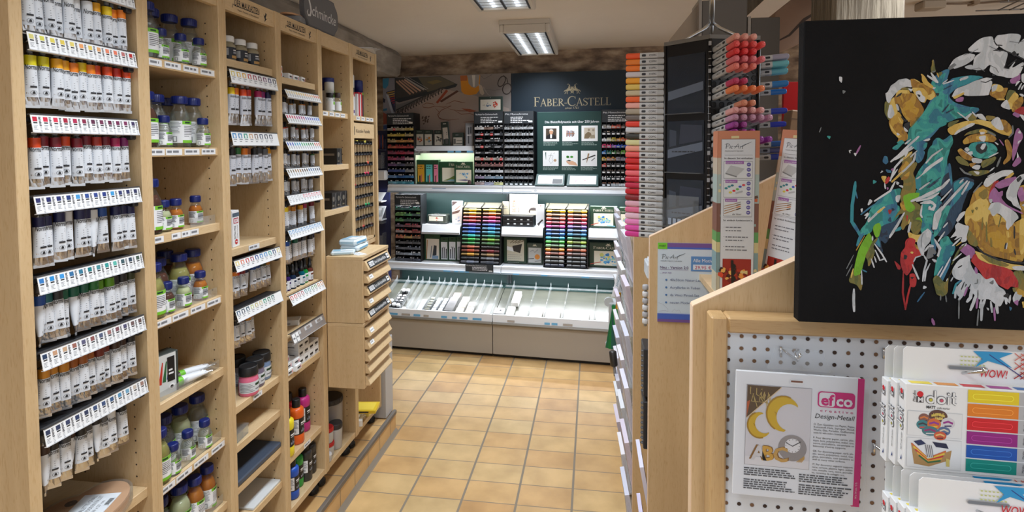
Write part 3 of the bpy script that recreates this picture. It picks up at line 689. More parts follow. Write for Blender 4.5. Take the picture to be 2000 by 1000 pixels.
bottles('fourth bottle shelf', 1.149, [('B', 1.330, -1.18, 'yellow'), ('B', 1.400, -1.225, 'dark'), ('S', 1.375, -1.178, 'dark'), ('B', 1.470, -1.215, 'yellow'), ('S', 1.438, -1.176, 'olive'), ('S', 1.515, -1.182, 'amber'), ('B', 1.540, -1.225, 'amber'), ('B', 1.345, -1.275, 'dark'), ('B', 1.43, -1.285, 'smoke'), ('B', 1.505, -1.29, 'dark')])
bottles('sixth bottle shelf', .690, [('B', 1.330, -1.18, 'yellow'), ('S', 1.372, -1.172, 'clear'), ('B', 1.402, -1.225, 'clear'), ('S', 1.443, -1.182, 'clear'), ('B', 1.468, -1.225, 'olive'), ('S', 1.510, -1.178, 'clear'), ('B', 1.540, -1.225, 'clear'), ('B', 1.415, -1.29, 'olive'), ('B', 1.50, -1.29, 'clear')])
bottles('lowest bottle shelf', .482, [('B', 1.350, -1.20, 'clear'), ('B', 1.414, -1.19, 'olive'), ('M', 1.47, -1.185, 'amber'), ('M', 1.53, -1.19, 'amber'), ('M', 1.43, -1.26, 'dark'), ('M', 1.495, -1.262, 'dark'), ('M', 1.545, -1.255, 'clear')])
for p_ in PATS.values(): kill(p_)
def card(name, label, cat, loc, sx, sy, sz, m, rz=0, group=None, bev=.001, art=None, top=None):
 t = thing(name, label, cat, loc, rz, group); b = MB(); b.box(-sx / 2, sx / 2, -sy / 2, sy / 2, 0, sz, m, bev); b.build('carton', t)
 if art:
  b = MB(); art(b, at((sx / 2 + .0004, 0, 0), FX), at((0, -sy / 2 - .0004, 0), FY)); b.build('print', t)
 return t
def art_set(b, T, S):
 b.rect(-.03, .03, .0, .115, mat((206, 212, 214)), 0, T)
 for i, c in enumerate([(226, 190, 40), (190, 50, 40), (40, 100, 60), (50, 80, 140)]): b.stroke([(-.03 + .012 * i, .03 + .004 * i), (-.02 + .011 * i, .095)], [.010, .003], mat(c), .0003, T)
 b.rect(.004, .026, .035, .105, BLACK, .0006, T); b.rect(.008, .022, .055, .06, PAPER, .0009, T); b.rect(.008, .019, .065, .07, PAPER, .0009, T); b.disc(.016, .02, .009, WHITE, .0009, 12, T); b.disc(.016, .019, .005, BLACK, .0012, 8, T)
 b.rect(-.02, .02, .0, .112, mat((60, 84, 70)), 0, S); b.rect(-.015, .016, .03, .10, mat((180, 190, 190)), .0003, S)
card('crayon_set', 'boxed crayon set with pencils printed on it, left on the fifth bottle shelf', 'box', (-1.205, 1.375, .9182), .045, .075, .117, mat((52, 60, 58)), -.25, art=art_set)
for (y0, y1, z, lb) in ((1.46, 1.566, 1.378, 'third bottle shelf'), (1.31, 1.566, .918, 'fifth bottle shelf'), (1.31, 1.566, 1.149, 'fourth bottle shelf'), (1.31, 1.566, .690, 'sixth bottle shelf'), (1.31, 1.566, .482, 'lowest bottle shelf')):
 b = MB(); b.box(-1.166, -1.1645, y0, y1, z, z + .026, CLEARP); tag(b.build('shelf_lip'), 'clear plastic lip standing on the front of the ' + lb, 'shelf lip', 'clear shelf lips')
PALW = mat((196, 152, 112), .4); PALE = mat((222, 196, 158), .4)
def palette_outline(rx, ry):
 pts = []
 for i in range(40):
  a = 2 * math.pi * i / 40; k = 1.0
  if abs((a - 2.5 + math.pi) % (2 * math.pi) - math.pi) < .35: k = .80 + .5 * abs((a - 2.5 + math.pi) % (2 * math.pi) - math.pi)
  pts.append((rx * k * math.cos(a), ry * k * math.sin(a)))
 return pts
for i in range(4):
 z = .7225 + i * .0062
 t = thing('painter_palette', ['lowest oval wooden palette of the stack below the tubes', 'second oval wooden palette from the bottom of the stack', 'third oval wooden palette from the bottom of the stack', 'topmost oval wooden palette with a white printed card'][i], 'palette', (-1.213 + .001 * i, 1.112 + .001 * (i % 2), z), .008 * i, 'oval palettes at the foot of the first shelf')
 b = MB(); b.prism(palette_outline(.082, .128), .0052, PALW, z0=.0052)
 b.lathe([(.001, .0053), (.013, .0053)], mat((70, 50, 36)), 14, (-.045, .03, 0), cap0=False, cap1=False); b.build('board', t)
 if i == 3:
  T = TR((.018, .012, .0062), rz=math.pi / 2 + .25)
  b = MB(); b.box(-.062, .062, -.042, .042, -.0006, 0, PAPER, T=T); b.rect(-.062, -.022, .024, .042, mat((186, 34, 40)), .0002, T); b.rect(-.062, -.03, -.042, .042, BLACK, .0001, T)
  b.rect(-.062, -.004, .018, .042, mat((186, 34, 40)), .0003, T); b.rect(-.062, .062, -.042, .026, PAPER, .0004, T); b.rect(-.0615, -.043, -.0415, .026, mat((40, 42, 60)), .0005, T)
  b.text('HOLZPALETTE OVAL', -.040, .008, .010, INK, .0006, T, wid=.094); b.text('OVAL WOODEN PALLET', -.040, -.007, .010, INK, .0006, T, wid=.094); b.text('19 x 27 cm', -.012, -.021, .008, INK, .0006, T, wid=.044)
  b.rect(.012, .042, -.040, -.026, WHITE, .0006, T)
  for q in range(9): b.rect(.015 + q * .0028, .0165 + q * .0028, -.038, -.028, INK, .0008, T)
  b.build('card', t)
  b = MB(); b.prism([(p[0] * 1.07, p[1] * 1.055) for p in palette_outline(.082, .128)], .0256, CLEARP, z0=.0068); b.build('film', t)
# third unit
def round_bottle(label, loc, h, r, capm, bodym, labm, group, capf=.24, cat='bottle', name='bottle', neck=.62, bands=None):
 t = thing(name, label, cat, loc, random.uniform(-.2, .2), group); hc = h * capf; hb = h - hc
 b = MB(); b.lathe([(r * .9, 0), (r, .004), (r, hb * .8), (r * .9, hb * .9), (r * neck, hb * .96), (r * neck, hb + .002)], bodym, 18); b.build('body', t)
 b = MB(); b.lathe([(r * .8, hb), (r * .82, hb + .002), (r * .82, h - .003), (r * .74, h)], capm, 18); b.build('cap', t)
 b = MB(); b.arc(r + .0005, hb * .12, hb * .72, -2.2, 1.6, labm, 18)
 for (z0, z1, a0, a1, m) in (bands or []): b.arc(r + .0009, hb * z0, hb * z1, a0, a1, m, 8)
 b.build('label', t)
 return t
BL = mat((34, 40, 52), .5)
for i, y in enumerate((1.648, 1.700, 1.763, 1.830)):
 round_bottle('glass bottle with white cap and dark label, %s from left on the third unit' % NTH[i], (-1.20, y, 1.8975), .085, .024, WHITE, glassy('medium_liquid', (226, 218, 190), .4), BL, 'white-capped bottles', bands=[(.16, .3, -.6, .6, mat((190, 150, 90))), (.4, .5, -.4, .5, mat((150, 156, 168))), (.55, .60, -.4, .2, WHITE), (.3, .66, -1.6, -1.0, mat((170, 174, 178)))])
def art_tal(b, T, S):
 b.rect(-.021, .021, .100, .113, mat((70, 90, 110)), 0, T); b.rect(-.015, .015, .078, .096, mat((170, 30, 60)), 0, T); b.rect(-.011, .011, .081, .093, PAPER, .0003, T)
 b.text('RR', 0, .083, .008, mat((170, 30, 60)), .0006, T, align='c')
 b.text('EXTRA FINE', 0, 0, .009, INK, .0003, T @ TR((-.003, .049, 0), rz=math.pi / 2), align='c', wid=.044); b.text('WATER COLOUR', 0, 0, .005, GREYTXT, .0003, T @ TR((.010, .049, 0), rz=math.pi / 2), align='c', wid=.044)
 b.disc(0, .017, .009, mat((190, 36, 44)), .0003, 14, T); b.rect(-.005, .005, .0155, .0185, WHITE, .0006, T)
 b.rect(-.02, .02, .0, .12, mat((204, 208, 212)), 0, S)
card('colour_box', 'upright white and red paint carton on the bare shelf of the third unit', 'box', (-1.195, 1.672, 1.2835), .05, .042, .121, PAPER, .12, art=art_tal)
def jar(label, loc, col, h=.100, r=.0318):
 t = thing('paint_jar', label, 'paint jar', loc, random.uniform(-.3, .1), 'black-lidded paint jars'); m = mat(col, .4)
 b = MB(); b.lathe([(r * .93, 0), (r, .005), (r, .048), (r * .96, .058), (r * .88, .067), (r * .88, .071)], m, 24); b.build('jar', t)
 b = MB(); b.lathe([(r * .98, .0685), (r * 1.0, .071), (r * .96, h - .004), (r * .88, h), (r * .82, h - .003)], BLACK, 24); b.build('lid', t)
 b = MB(); b.arc(r + .0005, .012, .049, -2.0, 1.3, mat((206, 214, 222), .5), 20)
 for q in range(6): b.arc(r + .0009, .041 - q * .005, .043 - q * .005, -1.8, -.7 + .2 * (q % 3), GREYTXT, 6)
 b.arc(r + .0009, .034, .042, -.2, 1.0, GDARK, 8); b.arc(r + .0009, .020, .024, -.2, .8, GREYTXT, 8); b.build('label', t)
jar('pink paint jar with black lid, in front on the third unit', (-1.175, 1.728, .7625), (216, 106, 140))
jar('grey-violet paint jar with black lid, between the pink and blue-grey jars', (-1.192, 1.790, .7625), (112, 104, 126))
jar('blue-grey paint jar with black lid, rightmost of the jars', (-1.205, 1.852, .7625), (112, 136, 170))
jar('black-lidded paint jar standing behind the pink one, at the left', (-1.262, 1.725, .7625), (120, 122, 130))
jar('black-lidded paint jar standing behind the grey-violet one', (-1.266, 1.795, .7625), (150, 150, 156))
def art_g(b, T, S):
 b.rect(-.02, .02, .0, .10, mat((208, 214, 214)), 0, S); b.rect(-.02, .02, .055, .085, mat((40, 120, 100)), .0003, S); b.stroke([(-.015, .01), (.0, .05), (.012, .03)], .006, mat((90, 110, 120)), .0006, S)
 b.rect(-.009, .009, .0, .10, mat((190, 198, 198)), 0, T); b.rect(-.006, .006, .03, .07, mat((60, 110, 90)), .0003, T)
card('colour_box', 'green and white carton beside the pink jar, left end of its shelf', 'box', (-1.20, 1.640, .7625), .06, .022, .105, PAPER, .05, art=art_g)
t = thing('plastic_box', 'clear plastic divided box at the left end of the empty shelf', 'box', (-1.21, 1.672, .6325), .1)
b = MB(); b.box(-.045, .045, -.035, .035, 0, .0015, CLEARP)
for (x0, x1, y0, y1) in ((-.045, .045, -.035, -.0335), (-.045, .045, .0335, .035), (-.045, -.0435, -.035, .035), (.0435, .045, -.035, .035), (-.045, .045, -.001, .001), (-.001, .001, -.035, .035)): b.box(x0, x1, y0, y1, 0, .030, CLEARP)
b.build('tray', t); b = MB(); b.box(-.047, .047, -.037, .037, .0302, .0345, CLEARP, .001); b.build('lid', t)
b = MB(); b.box(-1.42, -1.152, 1.625, 1.882, .4915, .5115, mat((62, 74, 92), .45), .004); b.box(-1.418, -1.156, 1.629, 1.880, .494, .509, PAPER); tag(b.build('sketch_pad'), 'dark slate-blue sketch pad lying flat on the third unit', 'pad')
b = MB(); b.box(-1.34, -1.158, 1.71, 1.88, .3575, .3655, mat((206, 212, 216), .5), .001); tag(b.build('paper_pad'), 'thin white pad lying on the board below the dark pad', 'pad')
# fourth unit
def art_wb(b, T, S):
 b.rect(-.012, .010, .008, .014, INK, 0, T); b.rect(-.004, .012, .004, .006, GREYTXT, .0, T); b.rect(.013, .017, .004, .016, mat((200, 60, 90)), 0, T); b.rect(-.02, .012, .006, .010, GREYTXT, 0, S)
k = 0
for (y, x, z) in ((1.955, -1.20, 1.8785), (1.955, -1.20, 1.9015), (2.02, -1.195, 1.8785), (2.075, -1.20, 1.8785), (2.135, -1.205, 1.8785)):
 card('small_carton', 'little white carton on top board, fourth unit, %s' % ['lower of the two at left', 'upper of the two at left', 'third from left', 'fourth from left', 'rightmost'][k], 'box', (x, y, z), .06, .042, .022, WHITE, random.uniform(-.2, .2), 'little white cartons', art=art_wb); k += 1
DROPC = [(40, 30, 34), (60, 40, 110), (34, 52, 80), (30, 30, 32), (20, 100, 120), (30, 150, 70), (110, 60, 50)]
GLI = lambda c: glassy('ink%d' % c[0], c, .7)
for r_ in range(2):
 for i in range(7):
  y = 1.962 + i * .0335 + r_ * .012; x = -1.178 - r_ * .034 - .004 * (i % 2)
  t = thing('dropper_bottle', '%s row dropper bottle of ink, %s from left, on the fourth unit' % (['front', 'back'][r_], NTH[i]), 'bottle', (x, y, 1.0525), random.uniform(-.3, .2), 'ink dropper bottles')
  b = MB(); b.lathe([(.0125, 0), (.0135, .003), (.0135, .048), (.007, .056), (.006, .062)], GLI(DROPC[(i + 3 * r_) % 7]), 14); b.build('bottle', t)
  b = MB(); b.lathe([(.0085, .056), (.0085, .070), (.0062, .072), (.0062, .088), (.0045, .096), (.002, .098)], BLACK, 14); b.build('dropper', t)
  b = MB(); b.arc(.0140, .006, .040, -2.0, 1.6, PAPER, 14); b.arc(.0143, .026, .034, -.5, .8, mat(DROPC[(i + 3 * r_) % 7]), 6)
  for q in range(3): b.arc(.0143, .010 + q * .005, .012 + q * .005, -.6, .5, GREYTXT, 5)
  b.build('label', t)
label_rail(1.928, 2.188, 1.052, .040, pal(10, [(200, 90, 90), (170, 100, 110), (100, 150, 160), (110, 150, 110), (190, 130, 80)]), 'white swatch rail below the dropper bottles', 'swatch rails of the fourth shelf', style='letter', tilt=.45, X=-1.128, hooks=False, bracket=False)
t = label_rail(1.928, 2.188, .905, .042, [(190, 195, 200)] * 3, 'mostly clear price rail below the dropper bottles, with two white tags', 'swatch rails of the fourth shelf', style='letter', tilt=.35, X=-1.128, hooks=False, bracket=False)
for c_ in t.children:
 if c_.name.startswith('label_strip'): c_.data.materials[0] = glassy('smoky_strip', (176, 168, 164), .6)
b = MB(FX @ TR((-.105, 0, .004), rx=-.35)); b.rect(-.024, .02, -.018, .016, WHITE, 0); b.rect(-.003, .001, -.018, .016, GREYTXT, .0003); b.rect(-.021, -.008, -.004, .002, GREYTXT, .0003); b.rect(.005, .016, -.004, .002, GREYTXT, .0003); b.build('price_tag', t)
for i, (y, x) in enumerate(((1.945, -1.19), (1.975, -1.20))):
 t = thing('dropper_bottle', 'dropper bottle at left above the clear price rail, %s' % ['nearer', 'farther'][i], 'bottle', (x, y, .8905), 0, 'ink droppers on the lower board')
 b = MB(); b.lathe([(.0115, 0), (.0125, .003), (.0125, .040), (.006, .048), (.006, .054)], GLI((40, 34, 40)), 12); b.build('bottle', t)
 b = MB(); b.lathe([(.008, .050), (.008, .062), (.005, .064), (.004, .082)], BLACK, 12); b.build('dropper', t)
 b = MB(); b.arc(.0129, .006, .034, -2, 1.6, PAPER, 10); b.build('label', t)
card('small_carton', 'flat white carton lying behind the clear price rail', 'box', (-1.23, 2.08, .8905), .09, .055, .022, WHITE, .35, art=art_wb)
for i, (y, x, z, s, rz) in enumerate(((1.945, -1.185, .7385, 1, 0), (1.995, -1.178, .7385, 1, .05), (1.945, -1.19, .7615, 1, .04), (1.995, -1.185, .7615, 1, -.05), (1.945, -1.20, .7845, 1, 0))):
 card('small_carton', 'small white tube carton at the left of the carton pile, %s' % ['bottom left', 'bottom right', 'middle left', 'middle right', 'topmost'][i], 'box', (x, y, z), .075, .044, .0225, WHITE, rz, 'small white tube cartons at left', art=art_wb)
k = 0
for row in range(3):
 for i in range(4):
  y = 2.045 + i * .041; z = .7385 + row * .0315
  if row == 2 and i > 1: continue
  card('paint_carton', 'white paint carton of the right-hand pile, %s layer, %s from left' % (['bottom', 'middle', 'top'][row], NTH[i]), 'box', (-1.225, y, z), .135, .039, .031, WHITE, .0, 'white paint cartons at right', art=lambda b, T, S: (b.rect(-.012, .012, .011, .020, INK, 0, T), b.rect(-.012, .008, .006, .008, GREYTXT, 0, T), b.rect(-.05, .05, .010, .014, GREYTXT, 0, S)))
  k += 1
b = MB(TR((-1.225, 2.065, .833), rz=.12)); b.box(-.06, .06, -.035, .035, 0, .012, WHITE, .001); b.rect(.0, .06, -.035, .0, mat((226, 170, 60)), .0123); b.rect(.02, .06, -.03, .01, mat((236, 196, 90)), .0125); tag(b.build('flat_carton'), 'flat white carton with a yellow corner on top of the carton pile', 'box')
def acryl(label, loc, col, group, sc=1.0):
 t = thing('acrylic_bottle', label, 'paint bottle', loc, 0, group); t.scale = (sc,) * 3; m = mat(col, .32); r = .0295; h = .170
 b = MB(); b.lathe([(r * .86, 0), (r, .006), (r, .036), (r * .965, .040), (r * .965, .108), (r, .112), (r, .132), (r * .95, .140), (r * .72, .146), (r * .5, .148)], m, 24); b.build('bottle', t)
 b = MB(); b.lathe([(r * .54, .146), (r * .56, .148), (r * .55, .176), (r * .50, .180)], BLACK, 16); b.build('cap', t)
 b = MB(); R = r * .985
 b.arc(R, .041, .107, -2.6, 2.4, BLACK, 24); b.arc(R + .0004, .045, .104, -1.75, -.75, PAPER, 10)
 for q in range(6): b.arc(R + .0008, .094 - q * .005, .096 - q * .005, -1.6, -1.0 + .1 * (q % 3), GREYTXT, 6)
 for q in range(8): b.arc(R + .0008, .052, .062, -1.65 + q * .07, -1.62 + q * .07, INK, 1)
 b.arc(R + .0006, .084, .090, -.45, .9, PAPER, 8); b.arc(R + .0006, .078, .080, -.45, .5, PAPER, 8)
 for q in range(5): b.arc(R + .0006, .050, .058 + .006 * (q % 2), -.4 + q * .22, -.28 + q * .22, mat((150, 160, 180)), 2)
 b.build('label', t)
for (lb, y, x, z, c) in (('yellow acrylic paint bottle at the left end of its shelf', 1.958, -1.178, .4125, (230, 214, 40)), ('orange acrylic paint bottle, largest on its shelf', 2.055, -1.190, .4125, (222, 96, 30)), ('red acrylic paint bottle behind the orange and magenta ones', 2.100, -1.252, .4125, (206, 36, 52)), ('magenta acrylic paint bottle at the right end of its shelf', 2.150, -1.215, .4125, (190, 44, 130))):
 acryl(lb, (x, y, z), c, 'acrylic bottles on the upper board')
for (lb, y, x, c) in (('blue acrylic paint bottle on the lowest board of the fourth unit', 1.995, -1.178, (24, 82, 186)), ('green acrylic paint bottle on the lowest board of the fourth unit', 2.068, -1.20, (36, 150, 60)), ('black acrylic paint bottle beside the green one', 2.115, -1.187, (44, 45, 48)), ('black acrylic paint bottle at the right end of the lowest board', 2.165, -1.195, (44, 45, 48)), ('dark acrylic paint bottle in the back row of the lowest board', 2.12, -1.262, (40, 42, 46))):
 acryl(lb, (x, y, .2218), c, 'acrylic bottles on the lowest board', sc=.86)
# fifth unit
def can(label, loc, h, r, capm, capf, bands, group=None):
 t = thing('spray_can', label, 'spray can', loc, 0, group); hc = h * capf
 b = MB(); b.lathe([(r * .97, 0), (r, .003), (r, h - hc - .006), (r * .92, h - hc)], WHITE, 22); b.build('can', t)
 b = MB(); b.lathe([(r * .98, h - hc - .004), (r * .99, h - .006), (r * .93, h)], capm, 22); b.build('cap', t)
 b = MB()
 for (z0, z1, a0, a1, m) in bands: b.arc(r + .0006 + .0002 * (a1 - a0 < 2), z0 * (h - hc), z1 * (h - hc), a0, a1, m, 12)
 b.build('label', t)
WHITEC = mat((206, 208, 206), .4)
can('white-capped spray can in front of the blue-capped one', (-1.205, 2.424, 1.7735), .140, .0215, WHITEC, .32, [(.72, .95, -1.9, 1.4, mat((70, 60, 56))), (.1, .7, -1.9, 1.4, PAPER), (.72, .85, -.2, 1.4, GREENB), (.3, .4, -1, .5, GREYTXT)])
can('blue-capped spray can on the fifth unit', (-1.235, 2.470, 1.7735), .165, .030, CAPB, .34, [(.80, .98, -.6, 1.4, GREENB), (.05, .18, -.6, 1.4, GREENB), (.85, .92, -.1, .9, GDARK), (.3, .6, -1.9, 1.4, PAPER), (.55, .6, -.5, .7, GREYTXT)])
round_bottle('small bottle with a dark cap in front of the spray cans', (-1.175, 2.372, 1.7735), .085, .018, BLACK, CLEAR, PAPER, None, bands=[(.5, .7, -.4, 1, GREENB)])
round_bottle('small brown-topped bottle between the spray cans', (-1.172, 2.438, 1.7735), .092, .0165, mat((60, 44, 40)), CLEAR, PAPER, None, bands=[(.5, .7, -.4, 1, GREENB)])
def art_blk(b, T, S):
 b.rect(-.03, .03, .0, .003, GREYTXT, 0, T); b.stroke([(.012, 0), (.004, .02), (.012, .035), (.004, .05), (.012, .072)], .0018, mat((150, 150, 150)), 0, T); b.disc(-.010, .045, .009, mat((110, 106, 96)), 0, 10, T, ry=.012); b.rect(-.02, -.004, .012, .018, mat((120, 110, 90)), 0, T); b.rect(-.03, .03, .04, .05, mat((110, 100, 90)), 0, S)
for i, (y, z) in enumerate(((2.418, 1.5345), (2.362, 1.3335), (2.415, 1.3335), (2.468, 1.3335))):
 card('black_box', ['black product box alone on its board above the three others', 'leftmost of the three black product boxes', 'middle one of the three black product boxes', 'rightmost of the three black product boxes'][i], 'box', (-1.20, y, z), .085, .052 if i == 0 else .047, .074, BLACK, -.03 * i, 'black product boxes', art=art_blk)
# sixth unit
can('white spray can with a red and white sticker on the sixth unit', (-1.205, 2.640, 1.7695), .205, .024, WHITEC, .28, [(.72, .96, -1.9, 1.4, mat((50, 52, 58))), (.6, .72, -1.9, 1.4, WHITE), (.66, .8, -.2, .6, mat((190, 50, 50))), (.1, .2, -1.9, .2, mat((110, 90, 150)))])
can('blue-capped spray can at the right on the sixth unit', (-1.228, 2.792, 1.7695), .195, .027, CAPB, .30, [(.7, .98, -1.9, -.2, mat((30, 34, 60))), (.82, .96, -.2, 1.4, GREENB), (.05, .18, -.2, 1.4, GREENB), (.3, .5, -.2, 1.0, PAPER)])
for i, c in enumerate(((220, 220, 222), (190, 40, 60), (214, 214, 216), (200, 60, 60), (40, 40, 60))):
 b = MB(); b.box(-1.29, -1.18, 2.678 + i * .0155, 2.690 + i * .0155, 1.7695, 1.7695 + .115 + .01 * (i % 2), mat(c, .5), .001); tag(b.build('slim_carton'), 'slim upright carton between the two spray cans, %s from left' % NTH[i], 'box', 'slim cartons between the cans')
t = thing('pastel_rack', 'wooden compartment rack with black dividers on the sixth unit', 'rack', (-1.152, 2.68, 1.133)); W2, Hh = .128, .60
b = MB(); b.box(-.16, .0, -W2, -W2 + .012, 0, Hh, WOODV); b.box(-.16, .0, W2 - .012, W2, 0, Hh, WOODV); b.box(-.16, .0, -W2, W2, 0, .012, WOODY); b.box(-.17, -.16, -W2, W2, 0, Hh, WOODV)
b.box(-.16, .004, -W2, W2, Hh - .075, Hh, WOODY); b.text('Künstler-Pastelle', -.10, Hh - .048, .018, INK, .0046, FX, wid=.17); b.rect(-.118, -.112, Hh - .06, Hh - .018, INK, .0046, FX)
b.build('case', t)
for i in range(9):
 z = Hh - .095 - i * .054
 b = MB(); b.box(-.15, -.002, -W2 + .012, W2 - .012, z - .010, z - .003, mat((60, 62, 68), .5))
 for q in range(7): y = -W2 + .02 + q * (2 * W2 - .04) / 6; b.box(-.012, .001, y - .003, y + .003, z - .012, z + .006, BLACK)
 b.build('divider_rail', t)
 b = MB()
 for q in range(1, 7): y = -W2 + .012 + q * (2 * W2 - .024) / 7; b.box(-.15, -.006, y - .0015, y + .0015, z - .054 + .002, z - .010, WOODX)
 b.build('partition', t)
k = 0
for (i, q, c) in ((0, 1, (226, 214, 90)), (0, 4, (226, 214, 90)), (2, 5, (230, 96, 70)), (3, 4, (206, 40, 90)), (3, 5, (206, 40, 90)), (4, 0, (180, 30, 60)), (4, 4, (60, 40, 60)), (6, 1, (60, 80, 90)), (6, 4, (30, 160, 100)), (6, 5, (30, 150, 90)), (7, 3, (60, 40, 40)), (8, 3, (200, 70, 60)), (8, 6, (90, 60, 50))):
 z = 1.133 + Hh - .095 - i * .054; y = 2.68 - W2 + .012 + (q + .5) * (2 * W2 - .024) / 7
 b = MB(TR((-1.19, y, z - .0029 + .0065))); b.lathe([(.0062, -.035), (.0062, .035)], mat(c, .6), 12, T=TR(ry=math.pi / 2)); tag(b.build('pastel_stick'), 'pastel stick lying in row %d, compartment %d of the wooden rack' % (i + 1, q + 1), 'pastel', 'pastel sticks'); k += 1
# drawer cabinets hung in front of the fifth unit
CABL = ['upper beech drawer cabinet with black title strips on its drawers', 'lower beech drawer cabinet with plain drawers']
for j, (z0, z1, n) in enumerate(((.853, 1.142, 5), (.565, .851, 5))):
 t = thing('drawer_cabinet', CABL[j], 'drawer cabinet', (-1.06, 2.385, z0))
 b = MB(TR((1.06, -2.385, -z0))); y0, y1 = 2.2325, 2.535; X0, X1 = -1.1393, -.975
 b.box(X0, X1, y0, y0 + .016, z0, z1 - .0141, WOODV, .001); b.box(X0, X1, y1 - .016, y1, z0, z1 - .0141, WOODV, .001); b.box(X0, X0 + .01, y0 + .0161, y1 - .0161, z0, z1 - .0141, WOODV)
 b.box(X0 + .0101, X1, y0 + .0161, y1 - .0161, z0, z0 + .014, WOODY); b.box(X0, X1 + .002, y0, y1, z1 - .014, z1, WOODY, .001); b.build('case', t)
 ph = (z1 - z0 - .02) / n
 for i in range(n):
  zc = z0 + .006 + (n - 1 - i) * ph
  q = MB(TR((1.06, -2.385, -z0)))
  prof = [(X1 - .012, zc + .004), (X1 + .020, zc + .004), (X1 + .022, zc + .009), (X1 + .004, zc + ph - .010), (X1 - .012, zc + ph - .010)]
  q.prism([(-p[0], p[1]) for p in prof], y1 - y0 - .036, WOODY, at((0, y1 - .018, 0), basis((0, 0, 0), (-1, 0, 0), (0, 0, 1), (0, 1, 0))))
  q.box(X0 + .02, X1 - .012, y0 + .02, y1 - .02, zc + .004, zc + .012, WOODY)
  d = q.build('drawer', t)
  ang = math.atan2(.018, ph - .019); Tl = at((X1 + .0135 + 1.06, 0, zc + ph * .5 - .0005 - z0), FX @ Matrix.Rotation(-ang, 4, 'X'))
  g = MB()
  if j == 0 and i in (0, 2, 4):
   g.prism([(-.118, -.016), (.118, -.016), (.118, .016), (-.118, .016)], .001, mat((38, 42, 46), .4), Tl, .0015)
   g.rect(-.112, -.062, -.010, .010, PAPER, .0018, Tl); g.text('ZUBEH', -.110, -.007, .013, INK, .0021, Tl, wid=.045); g.rect(.088, .114, -.011, .011, PAPER, .0018, Tl); g.text('Serie Gelb-Aquarellfarbe' if i else 'Serie Gold-Aquarellfarbe', -.055, -.007, .014, PAPER, .0018, Tl, wid=.13); g.lines(.092, .112, -.002, 1, .01, .005, INK, .0021, Tl)
   g.build('title_strip', d)
  elif (j == 0) or i < 2:
   g.prism([(-.112, -.010), (-.075, -.010), (-.075, .008), (-.112, .008)], .001, WHITE, Tl, .0015); g.lines(-.108, -.08, -.003, 1, .01, .004, GREYTXT, .0018, Tl); g.build('label_tag', d)
BLUEP = mat((90, 160, 206), .4)
def soft_pack(label, loc, sx, sy, sz, rz, c=(206, 222, 232)):
 t = thing('soft_pack', label, 'pack', loc, rz, 'wrapped packs on the drawer cabinet'); b = MB(); b.box(-sx / 2, sx / 2, -sy / 2, sy / 2, 0, sz, mat(c, .3), sz * .3); b.build('pack', t)
 b = MB(); b.rect(-sx * .4, sx * .1, -sy * .42, sy * .35, mat((146, 190, 216), .3), sz + .0005); b.rect(-sx * .1, sx * .42, -sy * .3, sy * .1, WHITE, sz + .0008); b.rect(-sy * .4, sy * .38, sz * .34, sz * .66, BLUEP, .0004, at((sx / 2, 0, 0), FX)); b.rect(-sx * .35, sx * .35, sz * .34, sz * .66, mat((170, 200, 216), .3), .0004, at((0, -sy / 2, 0), FY)); b.build('print', t)
soft_pack('lower wrapped blue and white pack on the drawer cabinet', (-1.085, 2.40, 1.1425), .09, .13, .026, .05)
soft_pack('upper wrapped blue and white pack on the drawer cabinet', (-1.088, 2.395, 1.1692), .085, .125, .028, -.04)
soft_pack('small wrapped pack lying in front of the pile on the drawer cabinet', (-1.085, 2.285, 1.1425), .10, .060, .018, .35)
b = MB(); b.box(-1.105, -1.078, 2.468, 2.522, 1.1425, 1.187, WHITE, .001); b.rect(2.475, 2.51, 1.155, 1.160, GREYTXT, -1.0776, FX); b.rect(2.475, 2.50, 1.168, 1.172, GREYTXT, -1.0776, FX); tag(b.build('small_carton'), 'small white carton beside the wrapped packs on the cabinet', 'box')
b = MB(TR((-1.02, 2.30, 1.1425), rz=.9)); b.box(-.022, .022, -.035, .035, 0, .0008, WHITE); b.lines(-.018, .016, .02, 4, .012, .004, GREYTXT, .0011); tag(b.build('paper_slip'), 'white paper slip lying at the front edge of the cabinet top', 'paper')
# containers under the cabinet
def tub(label, loc, h, r, body, lid, lh, group=None, lab=False):
 t = thing('container', label, 'container', loc, 0, group)
 b = MB(); b.lathe([(r * .9, 0), (r * .95, .004), (r, h - lh - .01), (r * .96, h - lh)], body, 24); b.build('tub', t)
 b = MB(); b.lathe([(r * 1.02, h - lh - .002), (r * 1.03, h - lh + .001), (r * 1.02, h - .003), (r * .97, h)], lid, 26)
 for q in range(26): b.box(r * 1.02, r * 1.045, -.001, .001, h - lh, h - .004, lid, T=TR(rz=q * 2 * math.pi / 26))
 b.build('lid', t)
 if lab: b = MB(); b.arc(r * .97, .01, h * .5, -1.8, 1, PAPER, 12); b.build('label', t)
REDL = mat((182, 34, 36), .4); GREYT = mat((150, 148, 148), .4)
tub('large grey container with a black lid under the drawer cabinets', (-1.238, 2.438, .2215), .205, .058, GREYT, mat((52, 50, 52), .5), .022)
tub('medium grey container with a black lid in front of the large one', (-1.177, 2.366, .2215), .118, .030, mat((172, 170, 168), .4), mat((50, 48, 50), .5), .022)
tub('lower clear tub with a red lid, under another tub', (-1.186, 2.298, .2215), .062, .032, MILKY, REDL, .014, 'red-lidded tubs')
tub('upper clear tub with a red lid, stacked on another tub', (-1.187, 2.297, .2838), .068, .031, MILKY, REDL, .016, 'red-lidded tubs')
tub('small clear cup with a white lid in front of the red-lidded tubs', (-1.158, 2.252, .2215), .036, .016, MILKY, WHITE, .007)
